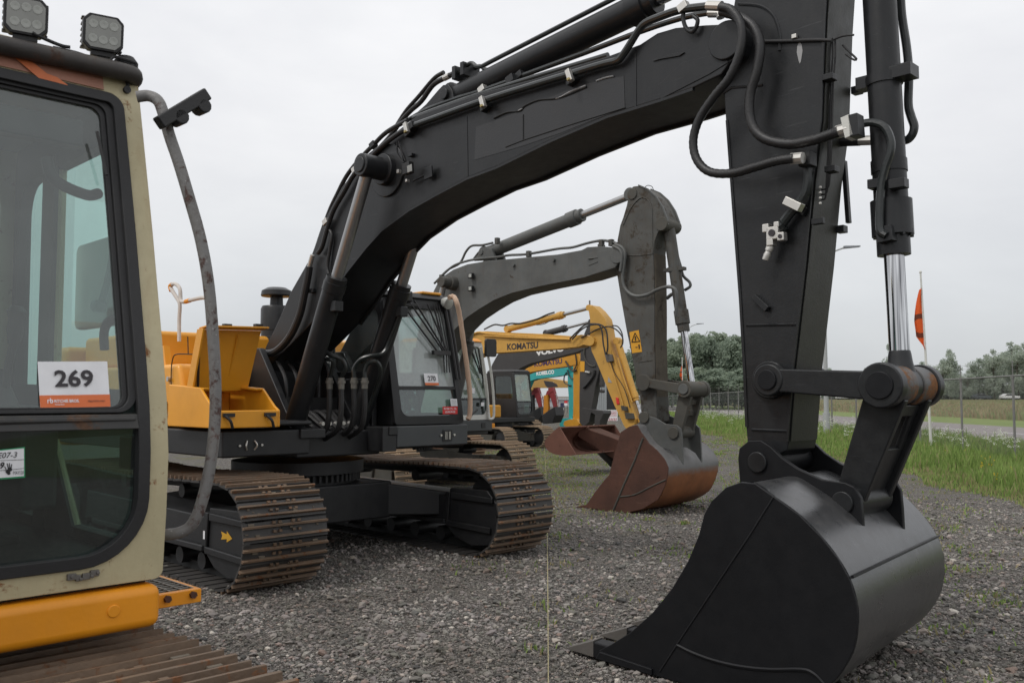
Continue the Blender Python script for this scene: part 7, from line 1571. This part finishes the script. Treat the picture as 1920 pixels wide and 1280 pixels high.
def put_tree(pi, px, Y, pytop, label, group, wide=1.0):
    top = at_depth(px, pytop, Y); H0 = 12 if pi < 3 else 10; s_ = top.z / H0
    src = protos[pi]
    if pi in used:
        r_ = src.copy(); COL.objects.link(r_)
        for ch in src.children: c_ = ch.copy(); COL.objects.link(c_); c_.parent = r_
    else: r_ = src; used.add(pi)
    r_.location = (top.x, Y, 0); r_.scale = (s_ * wide, s_ * wide, s_); r_.rotation_euler = (0, 0, random.random() * 6.28); tag(r_, label, 'tree', group)
gd = 'dense trees beyond the fence'
spots = [(1180, 150, 662), (1205, 140, 650), (1232, 146, 645), (1258, 138, 636), (1284, 132, 630), (1306, 136, 627), (1330, 130, 632), (1352, 134, 626), (1376, 128, 630), (1400, 133, 634), (1420, 129, 640), (1442, 135, 652), (1462, 140, 668), (1270, 150, 640), (1342, 148, 634), (1392, 146, 640)]
for i, (px, Y, pt_) in enumerate(spots): put_tree(i % 3, px, Y, pt_, 'dense dark green tree in the thick belt left of the black arm', gd, (.85 + .3 * ((i * 37) % 10) / 10))
for i in range(9): put_tree([0, 2, 1][i % 3], 1245 + i * 24, 118 + (i % 2) * 4, 690 + (i * 7) % 13, 'low rounded tree at the foot of the dense tree belt', 'low trees under the dense belt', 1.9)
gr_ = 'hazy trees beyond the motorway'
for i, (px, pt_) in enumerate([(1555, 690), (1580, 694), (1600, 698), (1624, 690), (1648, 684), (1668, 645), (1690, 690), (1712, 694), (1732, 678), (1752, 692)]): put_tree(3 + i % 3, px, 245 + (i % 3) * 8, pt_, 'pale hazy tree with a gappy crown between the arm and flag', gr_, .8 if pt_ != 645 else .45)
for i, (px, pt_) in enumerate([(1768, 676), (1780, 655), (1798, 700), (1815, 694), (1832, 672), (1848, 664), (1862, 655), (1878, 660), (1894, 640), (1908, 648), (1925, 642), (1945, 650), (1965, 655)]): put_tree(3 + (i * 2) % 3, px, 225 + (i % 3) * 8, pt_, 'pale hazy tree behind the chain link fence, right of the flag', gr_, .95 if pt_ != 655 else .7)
for i in range(20): put_tree(5 if i % 2 else 0, 1560 + i * 21, 255 + (i % 2) * 5, 714 + (i * 5) % 9, 'low dark bush along the motorway edge', 'bushes along the motorway edge', 2.3)
for i in range(16): put_tree([0, 1, 2][i % 3], -60 + i * 24 + 300, 210, 728, 'low distant tree on the horizon left of the excavators', 'distant trees on the horizon', 1.6)
for p in range(6):
    if p not in used: put_tree(p, 1500, 250, 700, 'pale hazy tree with a gappy crown between the arm and flag', gr_)
# --- cars on the motorway
def car_proto(mat):
    root = empty('car', (0, 0, 0)); k = MB()
    k.prism([(-2.1, .35), (2.1, .35), (2.15, .75), (1.9, .9), (1.0, .98), (.4, 1.42), (-1.1, 1.45), (-1.8, 1.05), (-2.15, .95)], -.85, .85); bd = k.build('body', mat, root, bevel=.06)
    k = MB(); k.prism([(.88, .98), (.36, 1.36), (-1.0, 1.38), (-1.55, 1.02)], -.86, .86); k.build('window', M['plastic'], bd)
    for s_ in (-1.35, 1.35):
        for t in (-.8, .62): MB().cyl((s_, t, .33), (s_, t + .2, .33), .33, n=18).build('wheel', M['rubber'], root)
    return root
def put_car(px, Y, mat, lab, z=.9, first=None):
    r_ = car_proto(mat); p = at_depth(px, 745, Y); r_.location = (p.x, Y, z); tag(r_, lab, 'car', 'cars on the motorway')
wc = flat('white_car', (.7, .7, .7), .3); dc = flat('dark_car', (.06, .07, .08), .3)
put_car(1584, 222, wc, 'small white car leftmost on the motorway'); put_car(1600, 224, flat('silver_car', (.4, .42, .43), .3), 'silver car between two white cars on the motorway'); put_car(1618, 220, wc, 'brightest white car on the motorway, just left of the link')
put_car(1840, 222, dc, 'dark car seen through the chain link fence'); put_car(1893, 220, wc, 'white car at the right end of the motorway')
# --- things at the far end of the yard
def board(px0, py0, px1, py1, Y, mat, name, lab, cat, parts):
    a = at_depth(px0, py0, Y); b = at_depth(px1, py1, Y); root = empty(name, ((a.x + b.x) / 2, Y, 0)); w = b.x - a.x; tag(root, lab, cat)
    for (u0, u1, v0, v1, m_, nm, off) in parts:
        k = MB(); k.box(-w / 2 + w * u0, -w / 2 + w * u1, -.03 - off, .03, b.z + (a.z - b.z) * v0, b.z + (a.z - b.z) * v1); k.build(nm, m_, root)
    for u in (-.45, .45): k = MB(); k.cyl((w * u, .06, 0), (w * u, .06, a.z), .04, n=8); k.build('leg', M['steel'], root)
    return root, w, a, b
rt, w, a, b = board(1137, 703, 1158, 790, 66, None, 'sign', 'black and white upright sign with red stripes beside the charcoal arm', 'sign', [(0, 1, .26, 1, flat('black_board', (.02, .02, .022), .5), 'dark_panel', 0), (0, 1, .0, .25, M['paper'], 'white_panel', 0)])
k = MB()
for i in range(6): u = -w / 2 + w * (.05 + i * .15); z0 = b.z + .06; k.add([(u, -.036, z0), (u + w * .07, -.036, z0), (u + w * .12, -.036, z0 + .2), (u + w * .05, -.036, z0 + .2)], [(0, 1, 2, 3)])
for i in range(4): z0 = b.z + (a.z - b.z) * (.12 + .03 * i); k.add([(-w * .42, -.036, z0), (w * .42, -.036, z0), (w * .42, -.036, z0 + .04), (-w * .42, -.036, z0 + .04)], [(0, 1, 2, 3)])
k.build('red_stripes', flat('red_stripes', (.5, .08, .08), .6), rt)
board(1051, 755, 1057, 768, 90, None, 'sign', 'small navy and white sign far off between the booms', 'sign', [(0, 1, .28, 1, flat('navy_board', (.03, .035, .09), .5), 'dark_panel', 0), (0, 1, .0, .27, M['paper'], 'white_panel', 0)])
board(1058, 751, 1064, 760, 95, None, 'sign', 'small red and white sign far off beside the turquoise arm', 'sign', [(0, 1, .5, 1, M['redsign'], 'red_panel', 0), (0, 1, .0, .49, M['paper'], 'white_panel', 0)])
# pale hall far behind with upright ribs
a = at_depth(1108, 700, 76); b = at_depth(1137, 700, 76)
k = MB(); k.box(a.x, b.x, 76, 84, 0, a.z - .3); hall = k.build('storage_container', soil_mat('pale_sheet', (.42, .45, .46), (.50, .52, .53), .4)); tag(hall, 'pale grey ribbed container behind the charcoal arm', 'container')
for i in range(9): x = a.x + (b.x - a.x) * (i + .5) / 9; k = MB(); k.box(x - .05, x + .05, 75.9, 75.98, 0, a.z - .35); k.build('rib', flat('rib_grey', (.36, .38, .39), .6), hall)
a = at_depth(905, 728, 150); b = at_depth(1100, 728, 150)
k = MB(); k.box(a.x, b.x, 150, 165, 0, at_depth(1000, 762, 150).z + 1.1); sh2 = k.build('shed', soil_mat('hazy_shed', (.48, .50, .52), (.55, .56, .58), .2)); tag(sh2, 'long pale low shed in the haze at the far end of the yard', 'shed')
k = MB(); k.box(a.x - .3, b.x + .3, 149.8, 165.2, at_depth(1000, 762, 150).z + 1.1, at_depth(1000, 762, 150).z + 1.3); k.build('roof', flat('hazy_roof', (.40, .42, .44), .6), sh2)
# ------------------------------------------------------------------ camera, sky, light
cam = bpy.data.cameras.new('camera'); co = bpy.data.objects.new('camera', cam); COL.objects.link(co)
cam.sensor_width = 36; cam.lens = 36 * FPX / 1920; cam.clip_end = 4000; cam.clip_start = .05
co.location = (0, 0, CAMH); co.rotation_euler = (math.pi / 2 + PITCH, 0, 0)
cam.dof.use_dof = True; cam.dof.focus_distance = 7.5; cam.dof.aperture_fstop = 7.0
SC.camera = co
SUN_EL, SUN_AZ = 52, 235      # light from the upper left behind the camera
w = bpy.data.worlds.new('World'); SC.world = w; w.use_nodes = True
ns, ls = w.node_tree.nodes, w.node_tree.links; ns.clear()
out = ns.new('ShaderNodeOutputWorld'); bg = ns.new('ShaderNodeBackground'); ls.new(bg.outputs[0], out.inputs[0])
sky = ns.new('ShaderNodeTexSky'); sky.sky_type = 'NISHITA'; sky.sun_disc = False
sky.sun_elevation = R(SUN_EL); sky.sun_rotation = R(SUN_AZ); sky.dust_density = 4; sky.air_density = 1
tc = ns.new('ShaderNodeTexCoord'); sep = ns.new('ShaderNodeSeparateXYZ'); ls.new(tc.outputs['Generated'], sep.inputs[0])
mp = ns.new('ShaderNodeMapping'); mp.inputs['Scale'].default_value = (1, 1, 2.4); ls.new(tc.outputs['Generated'], mp.inputs[0])
cl = ramp(ns, ls, noise(ns, ls, mp.outputs[0], 2.3, 7, .55, .25), .30, .72, (.885, .888, .905, 1), (1.09, 1.085, 1.075, 1))
el = ns.new('ShaderNodeValToRGB'); e = el.color_ramp.elements
e[0].position = 0; e[0].color = (.50, .52, .53, 1); e[1].position = .62; e[1].color = (.84, .845, .86, 1)
k = e.new(.10); k.color = (.60, .62, .64, 1); k = e.new(.26); k.color = (.74, .745, .76, 1)
ls.new(sep.outputs['Z'], el.inputs[0])
cloud = mixc(ns, ls, 1.0, el.outputs[0], cl, 'MULTIPLY')
cs = N(ns, 'ShaderNodeVectorMath', operation='SCALE'); ls.new(cloud, cs.inputs[0]); cs.inputs['Scale'].default_value = 12.3
fin = mixc(ns, ls, .93, sky.outputs[0], cs.outputs[0])
ls.new(fin, bg.inputs[0]); bg.inputs[1].default_value = .1
sun = bpy.data.lights.new('sun', 'SUN'); so = bpy.data.objects.new('sun', sun); COL.objects.link(so)
sun.energy = 1.35; sun.angle = R(12); sun.color = (1, .97, .93)
az = R(SUN_AZ); d = Vector((math.sin(az) * math.cos(R(SUN_EL)), math.cos(az) * math.cos(R(SUN_EL)), math.sin(R(SUN_EL))))
so.rotation_euler = d.to_track_quat('Z', 'Y').to_euler()
SC.view_settings.view_transform = 'Standard'; SC.view_settings.look = 'None'; SC.view_settings.exposure = 0
SC.cycles.max_bounces = 8; SC.cycles.transparent_max_bounces = 16
